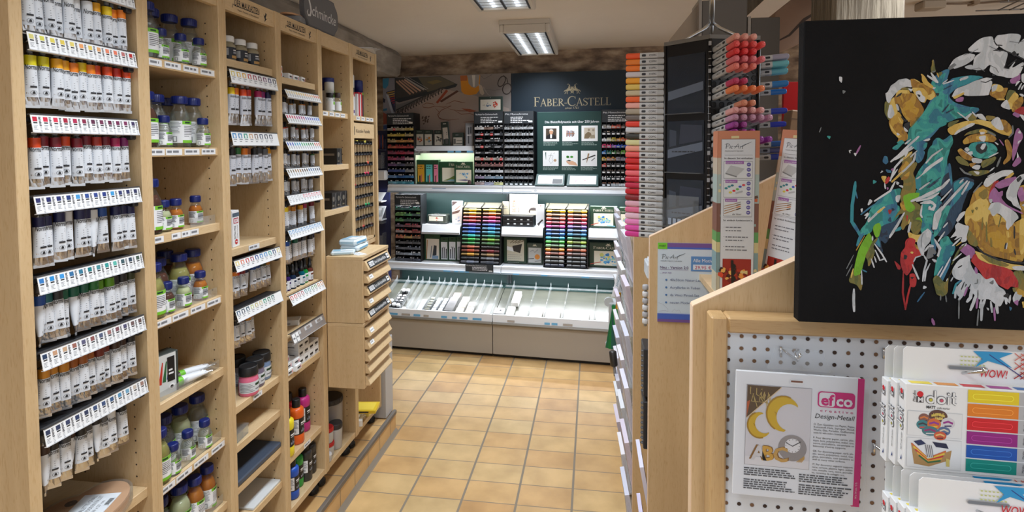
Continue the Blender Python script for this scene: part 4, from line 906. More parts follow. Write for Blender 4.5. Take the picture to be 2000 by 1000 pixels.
tub('small brown jar with a black lid at the left of the cups', (-1.205, 2.250, .2215), .046, .014, mat((120, 96, 66)), BLACK, .012, lab=True)
# packs at the foot of the sixth unit
YEL = mat((226, 196, 50), .4)
def flat_box(label, loc, sx, sy, sz, rz, m, side=None, name='flat_pack', group=None):
 t = thing(name, label, 'pack', loc, rz, group); b = MB(); b.box(-sx / 2, sx / 2, -sy / 2, sy / 2, 0, sz, m, .001); b.build('carton', t)
 b = MB(); b.rect(-sx * .42, sx * .42, -sy * .4, sy * .4, side or WHITE, sz + .0004); b.rect(-sx * .3, sx * .3, sz * .25, sz * .7, INK, .0004, at((0, -sy / 2, 0), FY)); b.rect(-sy * .4, sy * .4, sz * .2, sz * .7, side or WHITE, .0004, at((sx / 2, 0, 0), FX)); b.build('print', t)
for i in range(4):
 flat_box('white flat pack at the foot of the sixth unit, %s from the bottom' % NTH[i], (-1.205, 2.614 + .004 * (i % 2), .2215 + i * .0135), .09, .11, .013, .08 * (i - 1), WHITE, mat((190, 190, 180)), group='white flat packs')
flat_box('yellow lettered pack sticking out at the foot of the sixth unit', (-1.165, 2.625, .2775), .17, .10, .016, .15, YEL, mat((236, 214, 80)))
flat_box('pale yellow pack below an orange one at the foot of the sixth unit', (-1.20, 2.70, .2215), .13, .07, .018, -.1, mat((226, 206, 120)), mat((236, 224, 150)))
flat_box('orange pack lying behind the yellow lettered one', (-1.20, 2.705, .2402), .11, .07, .014, -.1, mat((206, 92, 40)), mat((220, 120, 50)))
b = MB(TR((-1.155, 2.585, .2215), rz=.4)); b.box(-.014, .014, -.03, .03, 0, .03, WHITE, .001); b.box(-.008, .0145, .005, .0305, .004, .024, CAPB, .003); tag(b.build('small_carton'), 'small white and blue carton beside the yellow pack', 'box')
b = MB(); b.box(-1.235, -1.118, 2.845, 2.952, .1225, .555, mat((178, 180, 184), .4), .002); tag(b.build('grey_board'), 'light grey board standing on the tiled plinth at the shelf end', 'board')
t = thing('shop_sign', 'dark grey rounded sign lettered Schmincke on top of the shelves', 'sign', (-1.15, 2.24, 2.107))
out = [(-.15, 0)] + [(.15 * math.sin(-math.pi / 2 + math.pi * q / 12) if False else 0, 0) for q in range(0)]
def rrect(w, h, r, n=6):
 p = []
 for (cx, cy, a0) in ((w / 2 - r, h / 2 - r, 0), (-w / 2 + r, h / 2 - r, math.pi / 2), (-w / 2 + r, -h / 2 + r, math.pi), (w / 2 - r, -h / 2 + r, 1.5 * math.pi)):
  for i in range(n + 1): a = a0 + math.pi / 2 * i / n; p.append((cx + r * math.cos(a), cy + r * math.sin(a)))
 return p
sg = [(x, y - (.012 if abs(x) > .12 else 0) * (1 if y > 0 else -1)) for (x, y) in rrect(.305, .148, .05)]
b = MB(); b.prism(sg, .016, mat((84, 86, 92), .5), at((.008, 0, .074), FX)); b.prism([(x * .965, y * .93) for x, y in sg], .001, mat((98, 100, 105), .5), at((.0095, 0, .074), FX)); b.build('board', t)
b = MB(); T = at((.0102, 0, .074), FX); LET = mat((206, 208, 210), .5)
b.text('chmincke', -.088, -.026, .044, LET, 0, T, shear=.18, bold=.004, wid=.215)
b.stroke([(-.080, .042), (-.092, .052), (-.106, .047), (-.108, .032), (-.098, .012), (-.092, -.010), (-.100, -.030), (-.116, -.033), (-.124, -.022), (-.116, -.010)], [.003, .008, .012, .012, .011, .012, .010, .008, .006, .003], LET, 0, T); b.build('lettering', t)
b = MB(TR((-1.20, 2.12, 2.1085), rz=.2)); b.prism([(q[0] * .9, q[1]) for q in palette_outline(.05, .10)], .006, mat((196, 150, 110), .5), z0=.03); b.box(-.05, .05, -.075, .075, 0, .023, mat((120, 124, 130)), .002); tag(b.build('palette_stack'), 'wooden palette and grey boxes lying on top of the fourth unit', 'palette')
b = MB(TR((-1.20, 2.72, 2.1085), rz=.3))
for q in range(3): b.box(-.07 + .01 * q, .09 + .008 * q, -.10, .10, .004 * q, .004 * q + .0015, mat((190 - 12 * q, 192 - 12 * q, 196 - 12 * q), .4), T=TR(rx=.05 * q, rz=.12 * q))
tag(b.build('paper_stack'), 'loose white papers lying on top of the last unit', 'paper')
# PENCIL DISPLAY WALL AT THE FAR END
RZ = math.atan2(-0.0703669, 0.99752118)
def fc(name, label, cat, u, w, z, group=None, rz=0.0): return thing(name, label, cat, dp(u, w, z), RZ + rz, group)
BASEG = mat((172, 166, 158), .45); BUMP = mat((120, 114, 104), .5); LIP = mat((232, 238, 246), .35); DGREEN = mat((12, 42, 40), .6); NAVYG = mat((20, 40, 54), .55); SLATE = mat((42, 48, 54), .5)
TRAYM = noisy('brushed_tray', [(.3, (58, 60, 53)), (.7, (72, 73, 64))], 3, .35, stretch=(1, 1, 30)); BRGREEN = mat((30, 74, 48), .45); CREAM = mat((226, 220, 200), .55)
UN = [(-.172, .845), (.8465, 1.868)]
LEDM = mat((250, 252, 255), .4, emit=5.0)
def led(name, u0, u1, w, z, power, tilt, sy=.03, col=(1.0, .97, .92)):
 p = dp((u0 + u1) / 2, w, z)
 area(name, p, u1 - u0, sy, power, col, (tilt, 0, RZ))
BLUEINS = mat((110, 180, 226), .5)
for k, (u0, u1) in enumerate(UN):
 side = ['left', 'right'][k]; um = (u0 + u1) / 2; hw = (u1 - u0) / 2 - .002
 t = fc('display_gondola', '%s half of the grey display base with the sloping tray' % side, 'display unit', um, 0, 0, 'display gondolas')
 b = MB(); b.box(-hw, hw, .03, .60, .0, .03, BLACK); b.box(-hw, hw, .002, .60, .026, .249, BASEG, .002); b.build('base', t)
 b = MB(); b.prism([(0, .249), (.012, .252), (.016, .264), (.006, .276), (-.03, .276), (-.03, .249)], 2 * hw, BUMP, TR((hw, 0, 0)) @ basis((0, 0, 0), (0, -1, 0), (0, 0, 1), (-1, 0, 0)) @ TR((0, 0, 2 * hw))); b.build('bumper', t)
 b = MB(); b.add([(-hw, .0, .276), (hw, .0, .276), (hw, .008, .330), (-hw, .008, .330), (-hw, .02, .276), (hw, .02, .276), (hw, .022, .330), (-hw, .022, .330)], [(0, 1, 2, 3), (5, 4, 7, 6), (3, 2, 6, 7), (0, 4, 5, 1)], LIP)
 q = -hw + .03
 while q < hw - .1:
  wd = random.uniform(.035, .075)
  if random.random() < .6: b.add([(q, -.0008, .281), (q + wd, -.0008, .281), (q + wd, .001, .297), (q, .001, .297)], [(0, 1, 2, 3)], BLUEINS if random.random() < .7 else mat((178, 172, 166)))
  q += wd + random.uniform(.01, .05)
 b.build('price_lip', t)
 b = MB(); b.add([(-hw, .022, .298), (hw, .022, .298), (hw, .42, .432), (-hw, .42, .432), (-hw, .022, .276), (hw, .022, .276), (hw, .42, .40), (-hw, .42, .40)], [(0, 1, 2, 3), (4, 7, 6, 5), (0, 4, 5, 1), (2, 6, 7, 3), (0, 3, 7, 4), (1, 5, 6, 2)], TRAYM); b.build('tray', t)
 b = MB(); b.box(-hw, hw, .60, .625, .03, 1.30, DGREEN); b.box(-hw, hw, .415, .60, .40, .43, DGREEN); b.build('back_panel', t)
 for s in (-1, 1):
  b = MB(); b.box(s * hw - (.018 if s > 0 else 0), s * hw + (0 if s > 0 else .018), .588, .60, .43, 1.29, mat((60, 66, 68), .4, .5))
  for q in range(16): b.box(s * (hw - .009) - .003, s * (hw - .009) + .003, .587, .5885, .46 + q * .05, .485 + q * .05, BLACK)
  b.build('slotted_upright', t)
 b = MB(); b.tube([(-hw + .01, .40, .452), (hw - .01, .40, .452)], .005, CLEARP, 8); b.box(-hw + .01, hw - .01, .398, .402, .458, .463, CLEARP); b.build('rail', t)
 for (zz, ww, lip, nm) in ((.645, .27, .060, 'middle'), (1.295, .35, .063, 'upper')):
  SO = TR((0, ww, zz))
  b = MB(SO); b.box(-hw, hw, .014, .586 - ww, -.022, -.004, LIP); s = b.build('long_shelf', t)
  b = MB(SO); b.add([(-hw, 0, -lip), (hw, 0, -lip), (hw, .026, .0), (-hw, .026, .0), (-hw, .014, -lip), (hw, .014, -lip), (hw, .032, .0), (-hw, .032, .0)], [(0, 1, 2, 3), (5, 4, 7, 6), (3, 2, 6, 7), (0, 4, 5, 1), (0, 3, 7, 4), (1, 5, 6, 2)], LIP)
  b.box(-hw, hw, -.003, .001, -lip - .004, -lip + .010, mat((150, 168, 184), .3))
  if nm == 'middle':
   for (a, c) in ((.36, .42), (.455, .49), (.50, .54), (.545, .58), (.95, 1.0), (1.18, 1.23), (1.50, 1.56)):
    if u0 < a < u1: b.box(a - um, c - um, -.0036, .0, -lip - .002, -lip + .009, BLUEINS)
  else:
   if k == 0: b.rect(.26 - um - .02, .26 - um + .10, -.030, -.026, mat((90, 140, 190)), .0035, FY @ TR(rx=0)); 
   else: b.rect(-hw + .05, -hw + .24, -.045, -.042, INK, .0, FY @ TR((0, 0, .002))); b.stroke([(-hw + .26, -.036), (-hw + .275, -.030), (-hw + .285, -.038), (-hw + .275, -.044), (-hw + .262, -.040)], .003, GREYTXT, .002, FY)
  b.build('front_lip', s)
  b = MB(SO); b.box(-hw + .05, hw - .05, .030, .046, -.036, -.024, LEDM); b.build('led_strip', s)
 led('shelf_light_low', u0 + .04, u1 - .04, .31, .605, 8.0, math.radians(-14), col=(.95, .97, 1.0))
 led('shelf_light_top', u0 + .04, u1 - .04, .39, 1.255, 7.5, math.radians(8), col=(.93, .97, 1.0))
 tops = ([-.111, -.006, .075, .126, .187, .275, .326, .381, .436, .522, .603, .675, .746, .821] if k == 0 else [.930, 1.115, 1.239, 1.381, 1.612])
 for i, u in enumerate(tops):
  b = MB(TR((u - um, .02, .301))); b.add([(-.0012, .004, .002), (-.0012, .39, .132), (-.0012, .385, .185), (-.0012, .20, .115), (-.0012, .004, .04), (.0012, .004, .002), (.0012, .39, .132), (.0012, .385, .185), (.0012, .20, .115), (.0012, .004, .04)], [(4, 3, 2, 1, 0), (5, 6, 7, 8, 9), (3, 8, 7, 2), (4, 9, 8, 3), (0, 5, 9, 4), (2, 7, 6, 1)], CLEARP); d = b.build('tray_divider', t)
  b = MB(TR((u - um, .02, .30))); b.tube([(0, .384, .130), (0, .384, .20)], .0035, CLEARP, 6); b.box(-.012, .012, .378, .39, .140, .160, CLEARP, .004); b.build('clip', d)
PANELBG = mat((136, 128, 124), .55); PADM = mat((168, 152, 142), .55)
t = fc('photo_panel', 'printed panel showing a spiral pad, pencils and a glass behind the pens', 'panel', 0, .60, 0)
b = MB(); b.box(-.194, .866, 0, .02, 1.305, 2.243, PANELBG); b.build('board', t)
b = MB()
def A(pts, c, z=.0006): b.poly(pts, mat(c, .55), z, FY)
A([(-.194, 2.233), (.231, 2.237), (.389, 2.16), (.371, 2.138), (-.158, 2.015), (-.194, 2.028)], (44, 50, 56))
A([(.022, 2.232), (.231, 2.233), (.372, 2.166), (.11, 2.10)], (92, 88, 74), .0009); A([(.10, 2.19), (.20, 2.205), (.25, 2.19), (.16, 2.165)], (120, 106, 70), .0012)
A([(-.192, 2.225), (-.093, 2.238), (.105, 2.111), (-.047, 2.07), (-.19, 2.05)], (64, 62, 60), .0009)
for i in range(5): b.stroke([(-.185 + .026 * i, 2.205 + .004 * i), (-.05 + .032 * i, 2.085 + .009 * i)], .014, mat([(176, 140, 120), (190, 152, 130), (170, 136, 118), (196, 160, 138), (150, 146, 146)][i], .55), .0012, FY)
b.stroke([(-.11, 2.237), (.10, 2.12)], .006, mat((170, 168, 166)), .0014, FY); b.stroke([(-.07, 2.236), (.118, 2.128)], .004, mat((150, 150, 150)), .0014, FY)
A([(-.194, 2.005), (-.158, 2.0), (.08, 2.06), (-.02, 2.01), (-.194, 1.945)], (112, 110, 112), .0004)
A([(-.190, 1.925), (.242, 2.13), (.557, 2.056), (.852, 1.94), (.864, 1.40), (-.19, 1.40)], (162, 146, 138), .0008)
for i in range(17):
 f_ = i / 16; x = -.183 + .42 * f_; y = 1.928 + .195 * f_
 b.stroke([(x, y - .028), (x + .006, y + .008), (x + .018, y + .018), (x + .014, y - .010)], .008, mat((34, 34, 38)), .0014, FY); b.disc(x + .004, y - .030, .006, mat((40, 38, 40)), .0013, 8, FY)
b.stroke([(-.19, 1.945), (.03, 2.045), (.24, 2.135)], .012, mat((56, 56, 58)), .0011, FY)
A([(.187, 2.008), (.283, 2.118), (.303, 2.106), (.205, 1.997)], (150, 66, 44), .0014); A([(.223, 2.019), (.383, 2.11), (.40, 2.098), (.241, 2.007)], (86, 54, 46), .0016)
A([(.414, 2.236), (.594, 2.236), (.59, 2.14), (.582, 2.099), (.557, 2.072), (.50, 2.064), (.45, 2.074), (.424, 2.10)], (206, 136, 30), .0012); A([(.414, 2.236), (.48, 2.236), (.476, 2.19), (.416, 2.19)], (170, 96, 48), .0014)
A([(.477, 2.236), (.588, 2.236), (.578, 2.145), (.545, 2.125), (.515, 2.137), (.490, 2.165)], (150, 148, 146), .0016); A([(.52, 2.236), (.55, 2.236), (.545, 2.135), (.53, 2.135)], (206, 202, 196), .0018)
A([(.578, 2.16), (.609, 2.143), (.632, 2.076), (.614, 2.06), (.591, 2.077)], (186, 170, 152), .0018); b.stroke([(.62, 2.13), (.66, 2.07), (.70, 2.04)], [.016, .008, .003], mat((156, 146, 140)), .0012, FY)
def ell(cx, cy, rx, ry, rot, w_, c, z=.0016):
 pts = [(cx + rx * math.cos(a) * math.cos(rot) - ry * math.sin(a) * math.sin(rot), cy + rx * math.cos(a) * math.sin(rot) + ry * math.sin(a) * math.cos(rot)) for a in [2 * math.pi * i / 20 for i in range(21)]]
 b.stroke(pts, w_, mat(c), z, FY)
ell(.785, 2.175, .028, .048, -.5, .008, (54, 46, 44)); ell(.832, 2.11, .038, .046, -.3, .008, (54, 46, 44)); b.stroke([(.80, 2.225), (.83, 2.20), (.84, 2.16)], .007, mat((54, 46, 44)), .0016, FY); b.stroke([(.60, 2.23), (.63, 2.20), (.70, 2.236)], .003, mat((90, 84, 82)), .0012, FY); b.stroke([(.62, 2.115), (.72, 2.10), (.80, 2.11)], .002, mat((100, 94, 92)), .0012, FY)
for pts in ([(.06, 1.985), (.10, 2.005), (.16, 1.995), (.18, 1.975), (.12, 1.962), (.07, 1.968), (.06, 1.985)], [(.16, 1.975), (.26, 1.965), (.33, 1.975), (.24, 1.94), (.20, 1.90), (.22, 1.865), (.30, 1.85), (.40, 1.86)], [(.18, 1.96), (.22, 1.92), (.21, 1.88), (.26, 1.85)], [(.30, 1.95), (.40, 1.93), (.52, 1.925), (.60, 1.90), (.66, 1.93)], [(.35, 1.94), (.42, 1.90), (.50, 1.905), (.58, 1.875)], [(.56, 1.92), (.60, 1.86), (.68, 1.85)], [(.28, 1.99), (.36, 2.02), (.42, 2.005), (.46, 2.00)], [(.33, 2.01), (.31, 1.99)], [(.44, 1.83), (.52, 1.84), (.60, 1.82)], [(.62, 1.90), (.70, 1.93), (.74, 1.92)]):
 b.stroke(pts, [.002] + [.006] * (len(pts) - 2) + [.002], mat((122, 78, 62)), .0012, FY)
A([(.42, 1.95), (.50, 1.945), (.56, 1.925), (.50, 1.915)], (150, 80, 56), .0013)
for i in range(16):
 x = .06 + .012 * (i % 5) + random.uniform(-.01, .01); y = 1.885 - .02 * (i // 5) + random.uniform(-.008, .008); A([(x, y), (x + .014, y + .008), (x + .018, y - .002), (x + .006, y - .010)], (92, 74, 66), .0012)
A([(.52, 1.80), (.70, 1.87), (.73, 1.86), (.70, 1.84), (.545, 1.785)], (52, 44, 40), .0016); A([(.46, 1.775), (.53, 1.80), (.545, 1.785)], (150, 100, 64), .0016)
b.build('print', t)
t = fc('photo_panel', 'narrow printed panel with blue paint and crayons left of the spiral pad print', 'panel', 0, .60, 0)
b = MB(); b.box(-.315, -.200, 0, .02, 1.76, 2.235, mat((140, 140, 150))); b.build('board', t)
b = MB(); A([(-.315, 2.23), (-.255, 2.235), (-.262, 2.17), (-.29, 2.14), (-.315, 2.15)], (64, 140, 176)); A([(-.285, 2.11), (-.20, 2.13), (-.20, 1.93), (-.21, 1.935)], (46, 50, 80))
for i, c in enumerate([(190, 150, 60), (196, 166, 90), (190, 120, 50), (170, 50, 50), (180, 60, 80), (150, 40, 70), (80, 60, 130)]): b.stroke([(-.275 + .010 * i, 2.10 - .018 * i), (-.203, 2.115 - .020 * i)], .010, mat(c), .0009, FY)
A([(-.315, 2.06), (-.292, 2.045), (-.297, 2.015), (-.315, 2.02)], (30, 34, 60)); A([(-.315, 1.96), (-.275, 1.965), (-.28, 1.945), (-.315, 1.94)], (50, 110, 150)); A([(-.315, 1.93), (-.26, 1.90), (-.235, 1.83), (-.315, 1.82)], (150, 74, 56)); A([(-.265, 1.90), (-.24, 1.88), (-.225, 1.83), (-.24, 1.83)], (60, 40, 90)); A([(-.315, 1.81), (-.22, 1.82), (-.24, 1.78), (-.315, 1.775)], (52, 84, 150)); A([(-.285, 2.09), (-.26, 2.09), (-.205, 1.89), (-.225, 1.89)], (176, 184, 200), .0007)
b.build('print', t)
GOLD = mat((170, 158, 130), .45)
t = fc('brand_panel', 'dark green panel lettered Faber-Castell with a jousting knights crest', 'panel', 0, .60, 0)
b = MB(); b.box(.870, 1.90, 0, .02, 1.305, 2.240, NAVYG); b.build('board', t)
def serif(mb, s, x, y, h, wid, m, T, z=.0006, k=1.0):
 def arcp(cx, cy, rx, ry, a0, a1, n=10): return [(cx + rx * math.cos(math.radians(a0 + (a1 - a0) * i / n)), cy + ry * math.sin(math.radians(a0 + (a1 - a0) * i / n))) for i in range(n + 1)]
 ST = lambda X: [([(X, 0), (X, 1)], .135), ([(X - .15, .022), (X + .15, .022)], .045), ([(X - .15, .978), (X + .15, .978)], .045)]
 G = {
     'F': (ST(.2) + [([(.2, .975), (.66, .975)], .05), ([(.65, 1.0), (.66, .77)], .05), ([(.2, .52), (.52, .52)], .05), ([(.52, .62), (.52, .42)], .04)], .74),
     'E': (ST(.2) + [([(.2, .975), (.66, .975)], .05), ([(.65, 1.0), (.66, .78)], .05), ([(.2, .52), (.54, .52)], .05), ([(.54, .62), (.54, .42)], .04), ([(.2, .025), (.70, .025)], .05), ([(.69, 0), (.71, .24)], .05)], .78),
     'L': (ST(.2) + [([(.2, .025), (.66, .025)], .05), ([(.65, 0), (.68, .26)], .05)], .72),
     'T': ([([(.4, 0), (.4, 1)], .135), ([(.25, .022), (.55, .022)], .045), ([(.04, .975), (.76, .975)], .05), ([(.05, 1), (.04, .76)], .05), ([(.75, 1), (.76, .76)], .05)], .82),
     'A': ([([(.10, 0), (.42, 1.0)], .055), ([(.41, 1.02), (.76, 0)], .135), ([(.2, .34), (.62, .34)], .05), ([(-.02, .022), (.22, .022)], .045), ([(.62, .022), (.90, .022)], .045)], .88),
     'B': (ST(.2) + [(arcp(.2, .755, .38, .225, 90, -90), [.05, .06, .08, .11, .13, .135, .13, .11, .08, .06, .05]), (arcp(.2, .272, .46, .255, 90, -90), [.05, .06, .08, .11, .13, .135, .13, .11, .08, .06, .05])], .76),
     'R': (ST(.2) + [(arcp(.2, .745, .40, .24, 90, -90), [.05, .06, .08, .11, .13, .135, .13, .11, .08, .06, .05]), ([(.36, .5), (.80, .0)], .13), ([(.72, .022), (.92, .022)], .045)], .84),
     'C': ([(arcp(.52, .5, .45, .5, 48, 312, 16), [.05, .05, .05, .06, .08, .1, .12, .135, .14, .135, .12, .1, .08, .06, .05, .05, .05]), ([(.83, .98), (.84, .72)], .05), ([(.83, .03), (.84, .2)], .03)], .95),
     'S': ([([(.58, .80), (.52, .93), (.36, .985), (.18, .93), (.10, .78), (.16, .64), (.34, .53), (.52, .42), (.60, .27), (.54, .10), (.36, .015), (.18, .05), (.09, .20)], [.05, .05, .05, .06, .10, .125, .14, .14, .125, .10, .06, .05, .05]), ([(.585, .99), (.585, .76)], .045), ([(.09, .01), (.085, .24)], .045)], .68),
     '-': ([([(.05, .36), (.40, .36)], .07)], .46)}
 tot = sum(G[c.upper()][1] * (1.0 if c.isupper() or c == '-' else .80) for c in s); kx = wid / tot; cx = x
 for c in s:
  g, adv = G[c.upper()]; sc = 1.0 if c.isupper() else .80
  for pts, ww in g:
   ww = [q * kx * sc for q in ww] if isinstance(ww, list) else ww * kx * sc
   mb.stroke([(cx + p[0] * kx * sc, y + p[1] * h * sc) for p in pts], ww, m, z, T)
  cx += adv * kx * sc
b = MB(); serif(b, 'Faber-Castell', 1.062, 1.955, .078, .655, GOLD, FY); b.text('since 1761', 1.388, 1.928, .020, GOLD, .0006, FY, align='c', shear=.35, wid=.118)
def crest(mb, x, y, s, m, T, z=.0006):
 for dx, fl in ((-.22, 1), (.22, -1)):   # two knights on horseback tilting at each other
  P = lambda pts: [(x + s * (dx + fl * p[0]), y + s * p[1]) for p in pts]
  mb.poly(P([(-.24, .02), (-.12, .10), (.08, .10), (.18, .22), (.26, .20), (.20, .04), (.10, -.02), (-.16, -.06)]), m, z, T)
  for l in ([(-.2, .0), (-.26, -.2), (-.34, -.26)], [(-.12, -.02), (-.16, -.22), (-.12, -.28)], [(.10, .0), (.16, -.16), (.10, -.24)], [(.16, .04), (.26, -.08), (.24, -.2)], [(-.24, .02), (-.34, -.04), (-.38, -.14)]): mb.stroke(P(l), [s * .05, s * .04, s * .025], m, z, T)
  mb.poly(P([(-.08, .10), (.06, .10), (.06, .28), (-.04, .30)]), m, z + .0002, T); mb.disc(x + s * (dx + fl * .02), y + s * .35, s * .05, m, z, 8, T); mb.stroke(P([(-.16, .12), (.34, .26)]), s * .025, m, z + .0002, T); mb.stroke(P([(.0, .40), (-.08, .46), (-.14, .40)]), s * .03, m, z, T)
crest(b, 1.39, 2.085, .115, GOLD, FY); b.build('crest', t)
# pen racks
def pen_pattern(name, r, L, body, end):
 b = MB(); T = TR(rx=math.pi / 2)
 b.lathe([(r * .78, L * .5), (r * .80, L * .5 - .002)], end, 8, T=T); b.lathe([(r, L * .5 - .002), (r, -L * .5)], body, 8, T=T, cap0=True)
 return b.build(name)
PEND = mat((36, 38, 42), .4)
PENP = pen_pattern('artist_pen', .0062, .11, PEND, WHITE); PCLP = pen_pattern('drawing_pencil', .0048, .12, PEND, GREY)
NPEN = [0, 0]; ROWN = lambda i, n: 'row %d' % (i + 1)
def pen_rack(label, place, u0, u1, z0, z1, w, cols, rows, hdr, colors, dots, header_h, pattern, lim, title, dens, seed, side_depth=.13, group=None, reds=()):
 rnd = random.Random(seed); um = (u0 + u1) / 2; hw = (u1 - u0) / 2; Ht = z1 - z0
 t = fc('pen_rack', label, 'pen rack', um, w, z0, 'black pen racks')
 b = MB(); b.box(-hw, hw, side_depth, side_depth + .008, 0, Ht, BLACK)
 for s in (-1, 1): b.box(s * hw, s * (hw - .004), -.002, side_depth, 0, Ht, BLACK)
 b.build('case', t)
 if header_h:
  b = MB(); b.box(-hw, hw, 0, .014, Ht - header_h, Ht, SLATE); b.build('header_board', t)
  b = MB(); T = FY @ TR((0, 0, .0006)); b.text(title, -hw + .012, Ht - .030, .014, PAPER, 0, T, wid=min(.19, 2 * hw * .78)); b.lines(-hw * .55, hw * .85, Ht - .052, 4, .014, .006, PAPER, 0, T, .5); b.rect(hw - .045, hw - .012, Ht - header_h + .008, Ht - header_h + .022, WHITE, 0, T); b.build('lettering', t)
 p = (Ht - header_h) / rows; cw = 2 * (hw - .004) / cols
 b = MB()
 for i in range(rows): b.box(-hw + .004, hw - .004, .004, side_depth, i * p + .002, i * p + p * .44, BLACK)
 for c in range(1, cols): b.box(-hw + .004 + c * cw - .001, -hw + .004 + c * cw + .001, .001, side_depth, 0, Ht - header_h, BLACK)
 b.build('tier', t)
 for i in range(rows):
  zb = (rows - 1 - i) * p
  for c in range(cols):
   x0 = -hw + .004 + c * cw + .0015; x1 = x0 + cw - .003; col = colors[i][c] if isinstance(colors[i], list) else colors[i]
   g = MB(); g.box(x0, x1, -.001, .004, zb + .002, zb + p * .44, mat(col, .5))
   T = FY @ TR((0, 0, .0013))
   if cols <= 3: g.lines(x0 + .008, x1 - .012, zb + p * .27, 1, .01, p * .07, INK if sum(col) > 260 else PAPER, 0, T, .3); g.lines(x0 + .008, x1 - .02, zb + p * .12, 1, .01, p * .06, INK if sum(col) > 260 else PAPER, 0, T, .5)
   else: g.rect(x0 + cw * .12, x0 + cw * .7, zb + p * .08, zb + p * .30, PAPER if sum(col) < 260 else mat((150, 154, 160)), 0, T)
   if (i, c) in reds: g.disc(x1 - .016, zb + p * .22, .014, mat((206, 50, 50), .5), .0006, 12, T, ry=.011); g.rect(x1 - .026, x1 - .006, zb + p * .18, zb + p * .25, PAPER, .0009, T)
   g.build('cell_label', t)
   n = rnd.choice(dens)
   if rnd.random() < .06: n = 1
   step = (cw - .006) / 6.0
   slots = rnd.sample(range(6), min(n, 6)) if cols <= 3 else rnd.sample(range(3), min(n, 3))
   for s_ in slots:
    if NPEN[lim[0]] >= lim[1]: break
    NPEN[lim[0]] += 1
    rad = .0062 if pattern is PENP else .0048; stp = step if cols <= 3 else (cw - .006) / 3
    x = x0 + .003 + (s_ + .5) * stp
    pc = dp(um, w, z0) + DU * x + DW * (.050 + rnd.uniform(-.012, .012)) + Vector((0, 0, zb + p * .44 + rad + .0003))
    dc = dots[i][c] if isinstance(dots[i], list) else dots[i]
    dup(pattern, pc, (0, 0, RZ), '%s lying end-on in row %d, column %d of the %s' % (pattern.name.replace('_', ' '), i + 1, c + 1, place), '%s in the %s' % (pattern.name.replace('_', ' ') + 's', place), 'pen' if pattern is PENP else 'pencil', mats={pattern.name: mat(dc, .4)})
 return t
Wt = (206, 208, 210); Dk = (44, 48, 54)
P1 = [[(186, 184, 178), (196, 188, 160), (206, 190, 120)], [(206, 188, 96), (206, 190, 90), (200, 186, 150)], [(196, 176, 140), (206, 160, 100), (206, 160, 104)], [(196, 110, 90), (196, 84, 84), (196, 84, 90)], [(150, 80, 110), (176, 60, 90), (170, 84, 110)], [(176, 80, 120), (150, 90, 130), (206, 180, 190)], [(120, 90, 140), (84, 88, 120), (96, 100, 110)], [(60, 84, 150), (70, 96, 160), (150, 158, 170)], [(110, 150, 200), (50, 104, 170), (70, 130, 190)], [(130, 190, 210), (100, 180, 200), (80, 170, 190)]]
D1 = [Wt, [(206, 200, 110)] * 3, [(206, 196, 120), (206, 150, 70), (206, 70, 60)], (170, 40, 50), (150, 40, 80), [(206, 60, 80), (206, 60, 110), (220, 190, 200)], (200, 190, 210), Wt, Wt, Wt]
pen_rack('black rack of coloured pens at the left end of the upper shelf', 'upper left pen rack', -.197, .052, 1.2955, 1.908, .42, 3, 10, None, P1, D1, .10, PENP, (0, 300), 'Pitt Artist Pen Zeichentuschestift', [2, 3, 3, 4], 21, reds={(0, 0)})
P2 = [[(206, 206, 206), (150, 126, 116), Dk], Dk, Dk, Dk, Dk, [(206, 190, 180), (196, 186, 180), (186, 180, 180)], [(130, 106, 106), (140, 110, 110), (150, 106, 106)], [(190, 200, 214), (206, 212, 220), (206, 212, 220)], [(160, 150, 180), (150, 170, 190), (150, 180, 206)], [(180, 160, 160), (176, 180, 200), (206, 206, 150)]]
D2 = [Wt, (90, 94, 100), [(160, 60, 70), Wt, Wt], (80, 84, 90), (70, 74, 80), Wt, (200, 120, 120), Wt, Wt, Wt]
pen_rack('black rack of pens in the middle of the upper shelf, below the boxed picture', 'upper middle pen rack', .588, .842, 1.2955, 1.908, .42, 3, 10, None, P2, D2, .10, PENP, (0, 300), 'Pitt Artist Pen Zeichentuschestift', [2, 3, 3, 4], 22, reds={(1, 0), (1, 1), (3, 0), (5, 0), (5, 1), (5, 2)})
P3 = [(56, 60, 64)] * 10
pen_rack('black rack of grey pencils left of the green history board', 'grey pencil rack', .844, 1.096, 1.2955, 1.906, .42, 6, 10, None, [(176, 182, 188), (160, 166, 172), (150, 156, 162), (150, 156, 162), (130, 136, 142), (150, 156, 162), (160, 166, 172), (176, 182, 188), (120, 126, 132), (50, 60, 60)], [(90, 96, 100)] * 10, .10, PCLP, (1, 240), 'Pitt Monochrome', [1, 2, 2, 3], 23)
P4 = [[(200, 204, 210), (196, 200, 206), (206, 110, 90), (206, 100, 90), (110, 84, 80), (96, 80, 80)], Dk, [(210, 214, 220), (206, 210, 190), (216, 206, 110), (220, 160, 80), (220, 120, 80), (206, 70, 60)], [(216, 90, 140), (216, 80, 140), (140, 90, 190), (50, 84, 190), (40, 80, 180), (60, 90, 190)], [(60, 130, 206), (40, 130, 120), (60, 120, 70), (90, 110, 80), (100, 170, 60), (206, 160, 130)], [(220, 190, 90), (190, 140, 130), (190, 150, 110), (150, 150, 180), (160, 160, 190), (120, 126, 140)], [(206, 90, 80), (70, 74, 80), (76, 80, 86), (70, 74, 80), (66, 70, 76), (60, 64, 70)], Dk, [(200, 206, 214), (30, 60, 60), (60, 64, 70), (60, 64, 70), (60, 64, 70), (60, 64, 70)], [(50, 54, 60), (50, 54, 60), (180, 186, 190), (206, 210, 214), (206, 210, 214), (206, 210, 214)]]
